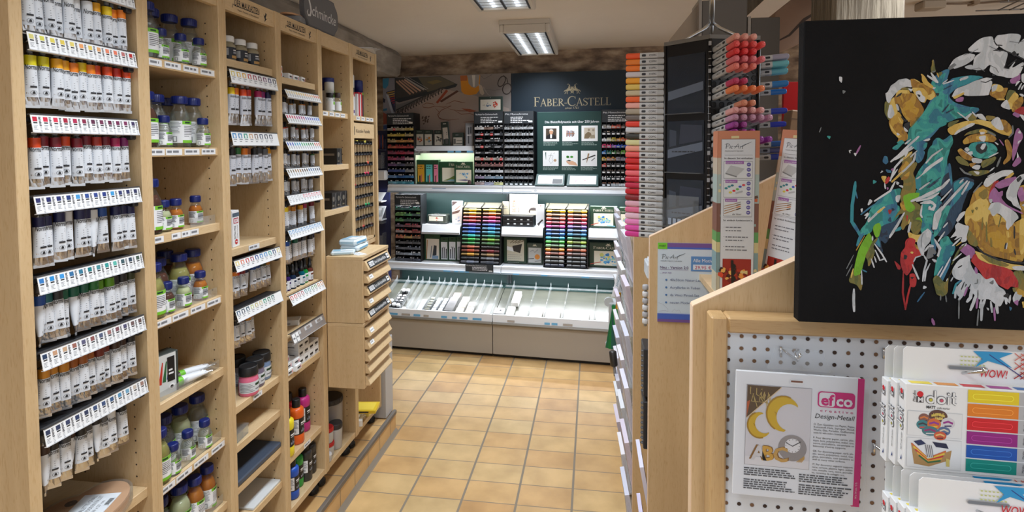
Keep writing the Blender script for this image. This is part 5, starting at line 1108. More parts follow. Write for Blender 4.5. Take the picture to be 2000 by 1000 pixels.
D4 = [[(180, 180, 180), (180, 180, 180), (206, 80, 60), (206, 80, 60), (90, 70, 66), (90, 70, 66)], [(90, 80, 80), (210, 190, 170), (90, 80, 80), (60, 60, 60), (60, 60, 60), (60, 60, 60)], [(220, 222, 226), (220, 220, 200), (226, 206, 70), (230, 150, 50), (230, 110, 50), (206, 60, 50)], [(220, 50, 110), (220, 60, 120), (120, 80, 180), (40, 80, 190), (40, 80, 190), (40, 80, 190)], [(40, 120, 200), (30, 130, 110), (50, 120, 60), (80, 90, 60), (110, 190, 50), (210, 150, 120)], [(230, 170, 50), (200, 140, 60), (220, 150, 50), (190, 190, 200), (120, 120, 130), (120, 120, 130)], [(206, 80, 80)] + [(90, 90, 96)] * 5, (110, 90, 80), (206, 206, 206), (150, 96, 70)]
pen_rack('black rack of bright coloured pencils right of the green history board', 'bright pencil rack', 1.642, 1.872, 1.2955, 1.906, .42, 6, 10, None, P4, D4, .10, PCLP, (1, 300), 'Pitt Monochrome', [1, 2, 2, 3], 24)
P5 = [[(70, 120, 116), (60, 116, 120), (76, 130, 120)], [(110, 160, 100), (90, 160, 120), (90, 120, 120)], [(96, 150, 100), (76, 100, 96), (84, 120, 110)], [(110, 96, 116), (130, 90, 100), (160, 110, 120)], [(170, 160, 166), (170, 120, 116), (150, 90, 90)], [(180, 120, 100), (176, 150, 100), (130, 110, 96)], [(96, 98, 106), (100, 102, 110), (92, 96, 104)], [(96, 102, 114), (106, 112, 126), (110, 118, 132)], [(130, 140, 156), (160, 176, 196), (130, 146, 166)], [(90, 96, 108), (84, 90, 104), (80, 86, 100)]]
D5 = [(110, 206, 190), (150, 206, 120), (70, 150, 90), [(170, 150, 180), (180, 60, 80), (190, 60, 80)], [(206, 100, 90), (206, 60, 60), (170, 60, 60)], (206, 110, 60), (60, 62, 66), (150, 160, 180), (206, 212, 220), (150, 150, 156)]
pen_rack('black rack of pens at the left end of the middle shelf', 'lower left pen rack', -.096, .140, .6455, 1.213, .335, 3, 10, None, P5, D5, .088, PENP, (0, 300), 'Pitt Artist Pen Zeichentuschestift', [2, 3, 4], 25)
# brush marker displays
def hmarker(name, segs):
 root = None
 for (x0, x1, r, nm, c) in segs:
  b = MB(); b.box(x0, x1, -r, r, -r * .8, r * .8, mat(c, .4), r * .5)
  o = b.build(nm if root else name, root); root = root or o
 return root
HM1 = hmarker('brush_marker', [(-.078, .078, .0105, '', (120, 110, 96)), (-.030, .038, .0140, 'cap', (220, 190, 30))])
HM2 = hmarker('double_marker', [(-.035, .035, .0105, '', (70, 66, 60)), (-.078, -.031, .0138, 'cap', (220, 190, 30)), (.031, .078, .0138, 'cap', (220, 190, 30))])
def dull(c, k=.55): return tuple(int(v * k + 70 * (1 - k)) for v in c)
def marker_display(label, place, u0, u1, z0, z1, w, pattern, rowsL, rowsR, group, slope=.10):
 um = (u0 + u1) / 2; hw = (u1 - u0) / 2; Ht = z1 - z0; n = len(rowsL); p = (Ht - .05) / n
 t = fc('marker_display', label, 'marker display', um, w, z0, 'stepped marker displays')
 b = MB()
 for s in (-1, 1): b.add([(s * hw, -.004, 0), (s * hw, slope + .05, 0), (s * hw, slope + .05, Ht - .01), (s * hw, slope * .9, Ht - .05), (s * (hw - .005), -.004, 0), (s * (hw - .005), slope + .05, 0), (s * (hw - .005), slope + .05, Ht - .01), (s * (hw - .005), slope * .9, Ht - .05)], [(0, 1, 2, 3), (7, 6, 5, 4), (0, 3, 7, 4), (3, 2, 6, 7)], BLACK)
 b.box(-hw, hw, slope + .045, slope + .05, 0, Ht, mat((52, 50, 40), .5))
 for i in range(n): b.box(-hw + .005, hw - .005, slope * i / n + .004, slope + .045, i * p + .002, i * p + .008, BLACK)
 b.build('case', t)
 b = MB(); b.box(-hw, hw, slope * .92, slope + .05, Ht - .046, Ht - .042, mat((62, 58, 40), .5)); b.add([(-hw + .005, slope * .95, Ht - .044), (hw - .005, slope * .95, Ht - .044), (hw - .005, slope + .04, Ht - .002), (-hw + .005, slope + .04, Ht - .002)], [(0, 1, 2, 3)], mat((66, 62, 42), .5))
 for x in (-hw + .02, .0, hw - .02): b.tube([(x - .01, slope * .95, Ht - .040), (x + .012, slope + .03, Ht)], .003, BLACK, 5)
 b.build('top_tray', t)
 for i in range(n):
  for s, rows in ((-1, rowsL), (1, rowsR)):
   c = rows[i]
   if c is None: continue
   zb = (n - 1 - i) * p + .0085
   pc = dp(um, w, z0) + DU * (s * hw * .49) + DW * (slope * (n - 1 - i) / n + .004) + Vector((0, 0, zb + .0115))
   pc = pc + DU * (hw / .17 - 1) * 0
   bodyc = (c[0], c[1]) if isinstance(c[0], tuple) else (c, dull(c))
   dup(pattern, pc, (0, 0, RZ), '%s, %s row from top, %s column of the %s' % (pattern.name.replace('_', ' '), NTH[i], 'left' if s < 0 else 'right', place), 'markers in the ' + place, 'marker', mats={pattern.name: mat(bodyc[1], .45), 'cap': mat(bodyc[0], .4)})
 return t
K = [((226, 206, 40), (226, 206, 40)), ((222, 160, 30), (214, 120, 40)), ((200, 60, 44), (206, 40, 70)), ((176, 30, 40), (170, 50, 130)), ((100, 70, 170), (50, 90, 190)), ((40, 84, 190), (60, 140, 206)), ((36, 100, 206), (50, 150, 190)), ((40, 170, 170), (30, 120, 96)), ((50, 170, 70), (110, 160, 50)), ((50, 130, 70), (60, 110, 60)), ((190, 110, 84), (36, 34, 36)), ((176, 76, 50), (120, 40, 50)), ((200, 150, 60), (150, 120, 80)), ((50, 52, 58), (120, 124, 134)), ((110, 116, 134), (60, 64, 74))]
marker_display('stepped marker display left of the ivory card on the middle shelf', 'left marker display', .486, .832, .6455, 1.146, .31, HM1, [k[0] for k in K], [k[1] for k in K], None)
K2 = [((226, 196, 60), (230, 200, 50)), ((216, 160, 110), (206, 140, 100)), ((216, 110, 90), (220, 80, 84)), ((216, 80, 96), (220, 84, 120)), ((206, 70, 160), (130, 100, 180)), ((90, 120, 190), (110, 150, 210)), ((50, 110, 190), (50, 130, 190)), ((40, 150, 190), (70, 140, 110)), ((70, 180, 70), (150, 180, 60)), ((110, 160, 110), (120, 160, 130)), ((216, 150, 60), (206, 110, 80)), ((196, 110, 90), (130, 96, 90)), ((140, 130, 124), (96, 98, 100)), ((100, 104, 106), (60, 66, 72)), ((50, 56, 76), (40, 44, 52))]
marker_display('stepped marker display right of the ivory card on the middle shelf', 'right marker display', 1.190, 1.545, .6455, 1.150, .31, HM2, [k[0] for k in K2], [k[1] for k in K2], None)
for p_ in (PENP, PCLP, HM1, HM2): kill(p_)
# small shelves
def small_shelf(label, u0, u1, z0, z1, w, slats=False, dep=.20):
 t = fc('small_shelf', label, 'shelf', (u0 + u1) / 2, w, z0, 'short white display shelves'); hw = (u1 - u0) / 2; H_ = z1 - z0
 b = MB(); b.box(-hw, hw, .02, dep, H_ - .018, H_ - .006, LIP); b.build('board', t)
 b = MB(); b.add([(-hw, 0, 0), (hw, 0, 0), (hw, .022, H_), (-hw, .022, H_), (-hw, .008, 0), (hw, .008, 0), (hw, .028, H_), (-hw, .028, H_)], [(0, 1, 2, 3), (5, 4, 7, 6), (3, 2, 6, 7), (0, 4, 5, 1), (0, 3, 7, 4), (1, 5, 6, 2)], LIP)
 b.box(-hw, hw, -.002, .006, -.006, .012, mat((176, 180, 186), .4))
 if slats:
  for (a, c, m) in ((-.27, -.235, GREYTXT), (-.22, -.19, GREYTXT), (-.16, -.13, GREYTXT), (-.13, .03, SLATE), (.03, .085, BLUEINS), (.085, .10, SLATE), (.10, .15, BLUEINS), (.15, .20, SLATE), (.20, .255, BLUEINS)): b.box(a, c, -.003, .004, -.003, .012 if m is not GREYTXT else .008, m)
  b.text('Neuheiten', -hw + .02, .022, .007, GREYTXT, .0105, FY)
 b.build('front_lip', t)
 return t
t = small_shelf('short shelf carrying the small green boxes in front of the photo panel', .058, .584, 1.570, 1.623, .43, True, .165)
b = MB(); b.box(-.26, .26, .03, .045, .020, .030, LEDM); b.build('led_strip', t)
led('box_light', .07, .56, .47, 1.583, .7, math.radians(8), col=(1, .98, .86))
small_shelf('short shelf over the blister packs on the middle level, left', .142, .478, .887, .960, .34); small_shelf('short shelf under the ivory card on the middle level', .838, 1.180, .887, .957, .34); small_shelf('short shelf under the two upper green tins at right', 1.548, 1.868, .884, .961, .34)
b = MB(TR(dp(0, 0, 0), rz=RZ)); b.box(.0535, .584, .56, .57, 1.2955, 1.56, mat((186, 204, 176), .5)); b.box(.0535, .0565, .44, .56, 1.2955, 1.545, mat((186, 204, 176), .5)); b.box(.580, .584, .44, .56, 1.2955, 1.545, mat((186, 204, 176), .5)); b.box(.06, .58, .44, .56, 1.296, 1.299, mat((70, 86, 70), .5)); tag(b.build('box_holder'), 'pale green open holder behind the green boxes on the upper shelf', 'holder')
# boxes, tins and cards
def gbox(name, label, cat, u, w, z, sx, sy, sz, m, draw, group=None, rz=0.0, bev=.002, rx=0.0):
 t = fc(name, label, cat, u, w, z, group, rz); t.rotation_euler.x = rx
 b = MB(); b.box(-sx / 2, sx / 2, 0, sy, 0, sz, m, bev); b.build('carton' if 'tin' not in name else 'case', t)
 g = MB(); draw(g, FY @ TR((0, 0, .0004)), sx, sz); g.build('print', t)
 return t
def fcword(g, T, x, y, w_, h, m=None): serif(g, 'Faber-Castell'.replace('-', '-'), x, y, h, w_, m or CREAM, T, .0003)
def blot(g, T, x, y, s, cols, n, rnd):
 for i in range(n):
  a = rnd.uniform(0, 6.28); r = s * rnd.uniform(.1, 1); c = cols[i % len(cols)]; cx, cy = x + r * math.cos(a), y + r * .8 * math.sin(a); k = rnd.randint(5, 7); q = s * rnd.uniform(.18, .42)
  g.poly([(cx + q * rnd.uniform(.5, 1.1) * math.cos(6.28 * j / k), cy + q * rnd.uniform(.4, 1) * math.sin(6.28 * j / k)) for j in range(k)], mat(c, .5), .0006 + .00002 * i, T)
def d_slim(c):
 def f_(g, T, sx, sz): g.rect(-sx * .38, sx * .42, sz * .08, sz * .80, mat(c, .5), 0, T); g.rect(-sx * .20, -sx * .05, sz * .08, sz * .34, mat((40, 30, 36)), .0003, T); g.rect(.0, sx * .14, sz * .05, sz * .38, mat((200, 110, 90)), .0003, T); g.lines(-sx * .3, sx * .3, sz * .72, 2, .02, .006, INK, .0003, T)
 return f_
for i, (u, sx, c, lb) in enumerate(((.097, .076, (216, 160, 40), 'orange'), (.172, .072, (96, 196, 196), 'turquoise'), (.234, .048, (226, 130, 160), 'pink'))):
 gbox('pencil_box', 'slim green box with %s front panel in the lit holder' % lb, 'box', u, .455, 1.2995, sx, .06, .205, BRGREEN, d_slim(c), 'slim green pencil boxes')
def d_land(g, T, sx, sz):
 rnd = random.Random(3); g.rect(-sx * .32, sx * .5, sz * .10, sz * .72, CREAM, 0, T); g.poly([(-sx * .25, sz * .14), (sx * .1, sz * .24), (sx * .5, sz * .40), (sx * .5, sz * .14)], mat((110, 130, 60)), .0003, T); g.poly([(-sx * .05, sz * .13), (sx * .2, sz * .2), (sx * .5, sz * .2), (sx * .5, sz * .11)], mat((130, 170, 190)), .0005, T); g.lines(-sx * .25, sx * .45, sz * .6, 3, .03, .004, mat((196, 186, 150)), .0003, T)
 fcword(g, T, -sx * .05, sz * .78, sx * 1.0, .026)
gbox('pencil_box', 'green box with a meadow picture, partly behind the robin box', 'box', .335, .468, 1.2995, .150, .05, .19, BRGREEN, lambda g, T, sx, sz: (d_land(g, T, sx * .98, sz)) if False else (g.rect(-sx * .32, sx * .48, sz * .10, sz * .72, CREAM, 0, T), g.poly([(-sx * .25, sz * .14), (sx * .1, sz * .24), (sx * .47, sz * .40), (sx * .47, sz * .14)], mat((110, 130, 60)), .0003, T), g.poly([(-sx * .05, sz * .13), (sx * .2, sz * .2), (sx * .46, sz * .2), (sx * .46, sz * .11)], mat((130, 170, 190)), .0005, T), serif(g, 'Fabe', sx * .08, sz * .80, .026, sx * .40, CREAM, T, .0003)))
def d_robin(g, T, sx, sz):
 g.rect(-sx * .40, sx * .44, sz * .08, sz * .64, CREAM, 0, T); fcword(g, T, -sx * .40, sz * .72, sx * .80, .024); crest(g, 0, sz * .90, .035, CREAM, T)
 rnd = random.Random(6); blot(g, T, sx * .12, sz * .42, .034, [(150, 190, 214), (120, 170, 206), (190, 210, 220), (90, 140, 180)], 12, rnd); g.poly([(-sx * .36, sz * .18), (sx * .1, sz * .22), (sx * .40, sz * .18), (sx * .1, sz * .14)], mat((110, 100, 130)), .0005, T); g.stroke([(-.02, sz * .50), (-.034, sz * .46)], .004, mat((110, 160, 196)), .0008, T)
gbox('pencil_box', 'green box with a blue bird picture in front of the meadow box', 'box', .488, .430, 1.2995, .160, .026, .19, BRGREEN, d_robin)
b = MB(TR(dp(.545, .42, 1.2995), rz=RZ)); b.lathe([(.012, 0), (.018, .008), (.016, .02), (.010, .032), (.004, .038)], mat((70, 46, 44), .6), 10); tag(b.build('wooden_figure'), 'little brown wooden figure at the foot of the blue bird box', 'figure')
G2 = mat((36, 50, 46), .5)
def d_pic(cols, seed):
 def f_(g, T, sx, sz): g.rect(-sx * .44, sx * .44, sz * .05, sz * .74, mat((186, 186, 180)), 0, T); blot(g, T, 0, sz * .4, sx * .36, cols, 16, random.Random(seed)); g.lines(-sx * .3, sx * .3, sz * .86, 1, .01, .006, mat((110, 120, 114)), .0003, T)
 return f_
gbox('pencil_box', 'small dark green box with a red and orange flower print', 'box', .087, .465, 1.6235, .072, .03, .140, G2, d_pic([(190, 70, 50), (206, 130, 50), (150, 60, 50), (96, 110, 120)], 1), 'small boxes on the short shelf')
gbox('pencil_box', 'small dark green box with a blue and gold print', 'box', .164, .465, 1.6235, .074, .03, .138, G2, d_pic([(196, 150, 60), (90, 120, 150), (170, 110, 50), (120, 130, 110)], 2), 'small boxes on the short shelf')
gbox('pencil_box', 'small dark box with a black ink figure print', 'box', .257, .465, 1.6235, .078, .03, .136, G2, d_pic([(60, 62, 64), (40, 42, 44), (120, 122, 124)], 4), 'small boxes on the short shelf')
def d_tall(g, T, sx, sz): g.rect(-sx * .30, sx * .36, sz * .28, sz * .76, mat((170, 164, 156)), 0, T); g.stroke([(-sx * .36, sz * .1), (-sx * .30, sz * .6)], .008, mat((96, 98, 100)), .0004, T); g.rect(-sx * .05, sx * .3, sz * .08, sz * .3, mat((70, 72, 74)), .0003, T); g.disc(sx * .2, sz * .55, .004, INK, .0004, 8, T); g.disc(sx * .22, sz * .48, .004, INK, .0004, 8, T); g.lines(-sx * .2, sx * .3, sz * .9, 1, .01, .008, mat((160, 164, 160)), .0004, T)
gbox('blister_pack', 'tall tilted grey blister pack between the small boxes', 'pack', .330, .455, 1.6245, .066, .02, .205, G2, d_tall).rotation_euler.y = -.08
def d_e(g, T, sx, sz): g.rect(-sx * .40, sx * .42, sz * .04, sz * .64, mat((176, 172, 164)), 0, T); g.rect(-sx * .38, -sx * .18, sz * .14, sz * .54, mat((90, 90, 90)), .0003, T); g.stroke([(-sx * .1, sz * .40), (sx * .38, sz * .40)], .004, INK, .0003, T); g.rect(-sx * .15, sx * .42, sz * .14, sz * .20, G2, .0003, T); g.lines(-sx * .2, sx * .2, sz * .8, 1, .01, .006, GREYTXT, .0003, T)
gbox('blister_pack', 'squat dark box with a grey pencil print at the right of the short shelf', 'box', .430, .465, 1.6235, .098, .03, .112, G2, d_e)
def d_f(g, T, sx, sz): g.rect(-sx * .36, sx * .36, sz * .03, sz * .90, mat((150, 156, 166)), 0, T); g.stroke([(-.006, sz * .1), (-.004, sz * .82)], .010, mat((60, 66, 76)), .0004, T); g.stroke([(.014, sz * .55), (.015, sz * .85)], .012, mat((70, 74, 84)), .0004, T); g.rect(-sx * .3, sx * .3, sz * .45, sz * .5, mat((206, 210, 216)), .0005, T)
gbox('blister_pack', 'clear blister pack standing at the right end of the short shelf', 'pack', .535, .455, 1.6235, .068, .02, .190, mat((128, 132, 140), .2), d_f)
def d_dragon(g, T, sx, sz): g.rect(-sx * .42, sx * .42, sz * .12, sz * .80, mat((190, 184, 172)), 0, T); rn = random.Random(9); blot(g, T, sx * .20, sz * .44, .032, [(176, 60, 44), (196, 80, 60), (150, 50, 40)], 14, rn); blot(g, T, -sx * .08, sz * .42, .026, [(90, 106, 130), (70, 84, 110), (130, 140, 150)], 10, rn); blot(g, T, -sx * .26, sz * .44, .012, [(70, 66, 60)], 5, rn); g.rect(-.004, .004, sz * .90, sz * .94, mat((120, 130, 124)), .0003, T)
gbox('pencil_tin', 'dark green boxed picture standing on top of the middle pen rack', 'tin', .718, .470, 1.9085, .208, .022, .128, G2, d_dragon)
t = fc('history_board', 'green board with six framed pictures headed Die Bleistiftdynastie', 'board', 0, .455, 0)
b = MB(); b.box(1.118, 1.640, 0, .02, 1.2955, 1.897, mat((20, 58, 56), .5), .002); b.build('board', t)
b = MB(); T = FY @ TR((0, 0, .0006)); b.text('Die Bleistiftdynastie seit über 250 Jahren', 1.181, 1.806, .0195, PAPER, 0, T, wid=.44, bold=.006); b.build('heading', t)
PW = .130
def frame_(i, x, z, draw):
 b = MB(); b.rect(x, x + PW, z, z + PW * .96, WHITE, .0006, FY); draw(b, FY @ TR((x + PW / 2, z + PW * .48, .0009))); b.lines(x, x + PW, z - .012, 3, .010, .0045, mat((150, 170, 166)), .0006, FY, .4); b.build('picture', t)
def q_face(b, T):
 b.rect(-.044, .044, -.044, .044, mat((70, 58, 46)), 0, T); b.poly([(-.044, -.044), (-.040, -.020), (-.015, -.004), (.015, -.004), (.036, -.018), (.044, -.044)], mat((22, 22, 26)), .0002, T); b.poly([(-.008, -.036), (.006, -.036), (.008, -.006), (-.008, -.004)], WHITE, .0004, T); b.disc(0, .013, .015, mat((196, 150, 120)), .0004, 14, T, ry=.020); b.poly([(-.017, .016), (-.014, .032), (.0, .038), (.015, .032), (.018, .014), (.012, .024), (-.010, .025)], mat((206, 204, 198)), .0006, T)
def q_pens(b, T):
 for i, c in enumerate([(120, 60, 40), (90, 80, 110), (140, 40, 50), (80, 90, 110), (110, 60, 50), (70, 60, 60)]): b.stroke([(-.028 + .011 * i, -.026 + .006 * (i % 2)), (-.026 + .011 * i, .026 - .004 * (i % 3))], .007, mat(c), 0, T); b.rect(-.032, .036, -.004, .002, mat((160, 110, 80)), .0002, T) if i == 5 else None
def q_man(b, T):
 b.rect(-.044, .044, -.042, .046, mat((196, 188, 174)), 0, T); b.poly([(-.044, -.042), (-.036, -.006), (-.012, .014), (.01, .004), (.018, -.02), (.0, -.030), (-.01, -.042)], mat((120, 104, 80)), .0002, T); b.disc(-.006, .028, .010, mat((150, 136, 116)), .0002, 10, T); b.disc(.030, .026, .010, mat((150, 140, 124)), .0002, 8, T); b.poly([(.0, -.02), (.04, -.01), (.044, -.036), (.01, -.04)], mat((150, 140, 120)), .0003, T)
def q_map(b, T):
 b.stroke([(-.040, -.01), (-.042, .05)], [.002, .009], mat((60, 96, 90)), 0, T)
 for pts in ([(-.015, -.02), (0, .03), (.006, .046)], [(0, .03), (.02, .02), (.01, 0), (.02, -.02), (0, -.044), (-.012, -.02)], [(-.02, .02), (.01, .026)], [(.02, .04), (.036, .046)]): b.stroke(pts, .0022, mat((130, 134, 140)), 0, T)
 b.disc(.036, -.016, .012, mat((190, 160, 130)), 0, 12, T); b.stroke([(.028, -.016), (.044, -.016)], .002, mat((120, 90, 70)), .0002, T)
def q_hand(b, T):
 b.poly([(-.002, .004), (-.026, .026), (-.018, .006)], mat((60, 140, 50)), 0, T); b.disc(-.016, .012, .013, mat((60, 140, 50)), 0, 10, T, ry=.010); b.disc(.016, .012, .013, mat((70, 150, 54)), 0, 10, T, ry=.009); b.poly([(-.028, -.018), (-.006, -.012), (.014, -.018), (.0, -.024)], mat((46, 52, 46)), .0003, T); b.poly([(-.03, -.02), (.0, -.026), (.02, -.020), (.05, -.034), (.062, -.056), (.062, -.06), (.03, -.054), (-.005, -.050), (-.024, -.034)], mat((214, 170, 140)), .0002, T)
def q_nibs(b, T):
 b.stroke([(-.052, -.012), (.052, .026)], [.008, .010], mat((40, 42, 46)), 0, T); b.stroke([(-.018, -.034), (-.002, .040)], [.004, .014], mat((150, 120, 90)), .0002, T); b.stroke([(.020, -.020), (.048, .004)], .008, mat((130, 134, 138)), 0, T)
for i, (x, z, d_) in enumerate(((1.169, 1.657, q_face), (1.325, 1.657, q_pens), (1.481, 1.657, q_man), (1.165, 1.455, q_map), (1.321, 1.455, q_hand), (1.476, 1.455, q_nibs))): frame_(i, x, z, d_)
for (u0, u1, lb, dk) in ((1.112, 1.352, 'left of the two open folders leaning below the history board', True), (1.370, 1.622, 'right of the two open folders leaning below the history board', False)):
 t = fc('folder', lb, 'folder', (u0 + u1) / 2, .358, 1.2985, 'open folders'); hw = (u1 - u0) / 2
 T = TR(rx=-.75) @ FY; t2 = Matrix.Rotation(-.72, 4, 'X') @ FY
 b = MB(TR((0, .005, .004))); b.prism([(-hw, 0), (hw, 0), (hw * .96, .115), (-hw * .96, .115)], .012, mat((22, 66, 66), .5), t2); b.build('tray', t)
 b = MB(TR((0, .005, .004))); b.rect(-hw * .82, hw * .86, .014, .10, WHITE, .0006, t2)
 if dk: b.rect(hw * .18, hw * .84, .016, .066, mat((50, 54, 60)), .0009, t2); b.lines(-hw * .7, 0, .08, 2, .016, .002, GREYTXT, .0009, t2)
 else: b.lines(-hw * .7, -hw * .4, .022, 1, .01, .004, mat((200, 90, 120)), .0009, t2); b.stroke([(-hw * .5, .045), (-hw * .35, .05)], .006, mat((206, 120, 150)), .0009, t2); b.disc(.02, .05, .004, mat((200, 100, 130)), .0009, 8, t2); b.rect(-.03, .05, .092, .094, GREYTXT, .0009, t2)
 b.build('sheet', t)
t = fc('clear_case', 'clear boxed set with a red leaf label lying on the short shelf', 'case', .252, .42, .9605)
b = MB(); b.box(-.085, .085, 0, .10, 0, .075, mat((74, 78, 70), .15), .006); b.build('case', t)
b = MB(); b.rect(-.07, .055, .022, .060, CREAM, .0004, FY); blot(b, FY, 0, .04, .018, [(190, 60, 40), (206, 110, 70)], 7, random.Random(8)); b.stroke([(-.02, .080), (-.018, .088), (.018, .088), (.02, .080)], .003, GREYTXT, .0004, FY); b.rect(-.085, .02, -.0, .012, BLACK, .0008, FY); b.build('label', t)
def d_photo(g, T, sx, sz):
 g.rect(-sx * .48, sx * .48, sz * .02, sz * .98, mat((206, 190, 180)), 0, T); g.poly([(-sx * .48, sz * .5), (sx * .3, sz * .62), (sx * .1, sz * .48), (-sx * .48, sz * .4)], mat((96, 70, 60)), .0003, T); g.poly([(-sx * .48, sz * .75), (sx * .1, sz * .98), (-sx * .48, sz * .98)], mat((70, 56, 54)), .0003, T); g.stroke([(-sx * .2, sz * .6), (sx * .3, sz * .8)], .01, mat((150, 120, 110)), .0005, T); blot(g, T, .0, sz * .2, .024, [(170, 176, 190), (120, 130, 150)], 6, random.Random(2))
gbox('display_card', 'card with a drawing photo left of the left marker display', 'card', .430, .44, .9605, .098, .004, .196, PAPER, d_photo)
def d_blister(seed, label_h=.85):
 def f_(g, T, sx, sz):
  g.rect(-sx * .42, sx * .42, sz * .06, sz * .80, PAPER, 0, T); rn = random.Random(seed)
  for i in range(3): x = -sx * .28 + sx * .26 * i; g.stroke([(x, sz * .10), (x + .003, sz * (.48 + .1 * rn.random()))], sx * .13, mat([(56, 62, 74), (70, 74, 80), (40, 44, 50)][i]), .0004, T)
  g.disc(-sx * .10, sz * .58, .004, INK, .0004, 8, T); g.disc(sx * .1, sz * .58, .004, INK, .0004, 8, T); g.stroke([(-sx * .16, sz * .92), (sx * .16, sz * .92)], .006, BLACK, .0004, T)
 return f_
def d_wide(g, T, sx, sz):
 g.rect(-sx * .38, sx * .46, sz * .04, sz * .82, mat((226, 218, 206)), 0, T); g.stroke([(-sx * .36, sz * .05), (-sx * .30, sz * .78)], .006, mat((190, 130, 60)), .0004, T)
 g.poly([(sx * .02, sz * .16), (sx * .28, sz * .20), (sx * .30, sz * .56), (sx * .12, sz * .58)], mat((52, 56, 64)), .0004, T); g.stroke([(-sx * .1, sz * .1), (-sx * .02, sz * .55)], .008, mat((120, 124, 130)), .0004, T); g.rect(.0, sx * .4, sz * .06, sz * .18, mat((130, 160, 190)), .0006, T); g.stroke([(-sx * .14, sz * .93), (sx * .14, sz * .93)], .007, BLACK, .0004, T)
GPK = mat((44, 76, 52), .5)
gbox('blister_pack', 'widest green blister pack hanging low at the left', 'pack', .213, .40, .6455, .140, .02, .225, GPK, d_wide, 'green blister packs')
for i, (u, sx, h) in enumerate(((.322, .068, .200), (.393, .068, .205), (.458, .058, .208))): gbox('blister_pack', 'narrow green blister pack, %s from left beside the widest one' % NTH[i], 'pack', u, .40 + .004 * i, .6455, sx, .02, h, GPK, d_blister(i), 'green blister packs')
def d_ivory(g, T, sx, sz):
 for i in range(7): g.lines(-sx * .40, -sx * .26, sz * .58 - i * sz * .075, 1, .01, .006, mat((196, 120, 90)), .0003, T, 0)
 for i in range(6): g.lines(-sx * .20, -sx * .14, sz * .50 - i * sz * .075, 1, .01, .006, mat((150, 130, 110)), .0003, T, 0)
 g.disc(-sx * .34, sz * .76, .009, GREYTXT, .0003, 12, T); g.disc(-sx * .34, sz * .76, .006, CREAM, .0005, 10, T); g.rect(-sx * .36, -sx * .30, sz * .60, sz * .68, mat((200, 90, 70)), .0003, T); g.lines(-sx * .40, -sx * .2, sz * .92, 1, .01, .008, mat((206, 190, 170)), .0003, T)
 g.poly([(sx * .20, sz * .82), (sx * .38, sz * .93), (sx * .47, sz * .98), (sx * .44, sz * .90), (sx * .30, sz * .84)], mat((120, 70, 60)), .0004, T)
 pts = [(sx * .5, sz * .02)] + [(sx * .36 + sx * .18 * math.cos(a), sz * .16 + sz * .20 * math.sin(a)) for a in [math.pi * .18 + math.pi * .9 * i / 10 for i in range(11)]]; pts = [(min(p[0], sx * .49), max(p[1], sz * .02)) for p in pts]; g.poly(pts, mat((70, 62, 60)), .0004, T); g.rect(sx * .24, sx * .49, sz * .05, sz * .2, CREAM, .0006, T)
gbox('display_card', 'large ivory card with a pencil and a dark rounded corner', 'card', 1.000, .46, 1.0465, .238, .004, .178, CREAM, d_ivory)
t = fc('black_set', 'black drawing set box with eight white clips below the ivory card', 'box', .966, .385, .9575); b = MB(); b.box(-.128, .128, 0, .14, 0, .0885, BLACK, .002); b.build('box', t)
b = MB()
for r_ in range(2):
 b.rect(-.12, .12, .044 + r_ * .036, .046 + r_ * .036, GREYTXT, .0004, FY)
 for i in range(4): b.rect(-.09 + i * .056, -.072 + i * .056, .018 + r_ * .036, .027 + r_ * .036, WHITE, .0004, FY)
b.build('print', t)
gbox('display_card', 'narrow white card with a black pencil drawing beside the black set', 'card', 1.150, .40, .9575, .070, .004, .186, PAPER, lambda g, T, sx, sz: (g.stroke([(-sx * .3, sz * .1), (sx * .3, sz * .32)], .012, mat((60, 56, 56)), .0003, T), g.stroke([(-sx * .2, sz * .05), (sx * .1, sz * .25)], .008, mat((90, 80, 76)), .0003, T), g.disc(.005, sz * .93, .004, mat((200, 60, 60)), .0003, 8, T)))
gbox('display_card', 'beige card edge left of the ivory card', 'card', .850, .45, 1.0465, .055, .004, .110, mat((196, 184, 156), .6), lambda g, T, sx, sz: g.lines(-sx * .3, sx * .3, sz * .8, 3, .02, .005, GREYTXT, 0, T))
TING = mat((38, 62, 44), .35)
def d_tinA(g, T, sx, sz):
 g.rect(-sx * .34, sx * .38, sz * .10, sz * .88, mat((196, 190, 170)), 0, T); g.poly([(-sx * .1, sz * .66), (sx * .30, sz * .74), (sx * .22, sz * .40), (-sx * .12, sz * .48)], mat((52, 48, 46)), .0003, T); g.poly([(-sx * .34, sz * .64), (-sx * .1, sz * .60), (-sx * .05, sz * .44), (-sx * .34, sz * .5)], WHITE, .0004, T)
 for i in range(4): g.stroke([(-sx * .2 + .02 * i, sz * .76), (-sx * .05 + .03 * i, sz * .87)], .005, mat((90, 76, 56)), .0004, T)
 g.lines(-sx * .3, sx * .3, sz * .32, 5, .016, .004, mat((140, 140, 140)), .0003, T)
gbox('pencil_tin', 'upright green tin with a black and white picture on the middle shelf', 'tin', .939, .40, .6455, .200, .02, .225, TING, d_tinA, 'green pencil tins', bev=.008)
def d_tinB(g, T, sx, sz): g.rect(-sx * .40, sx * .40, sz * .08, sz * .78, mat((190, 192, 190)), 0, T); g.disc(sx * .16, sz * .36, .022, mat((220, 140, 60)), .0003, 14, T); g.stroke([(-sx * .3, sz * .6), (-sx * .1, sz * .66), (.0, sz * .56), (sx * .2, sz * .70)], .004, GREYTXT, .0003, T); g.stroke([(-sx * .5, sz * .24), (-sx * .05, sz * .28)], .006, INK, .0004, T); g.stroke([(.0, sz * .14), (sx * .4, sz * .2)], .008, mat((150, 150, 150)), .0003, T); crest(g, 0, sz * .88, .03, CREAM, T)
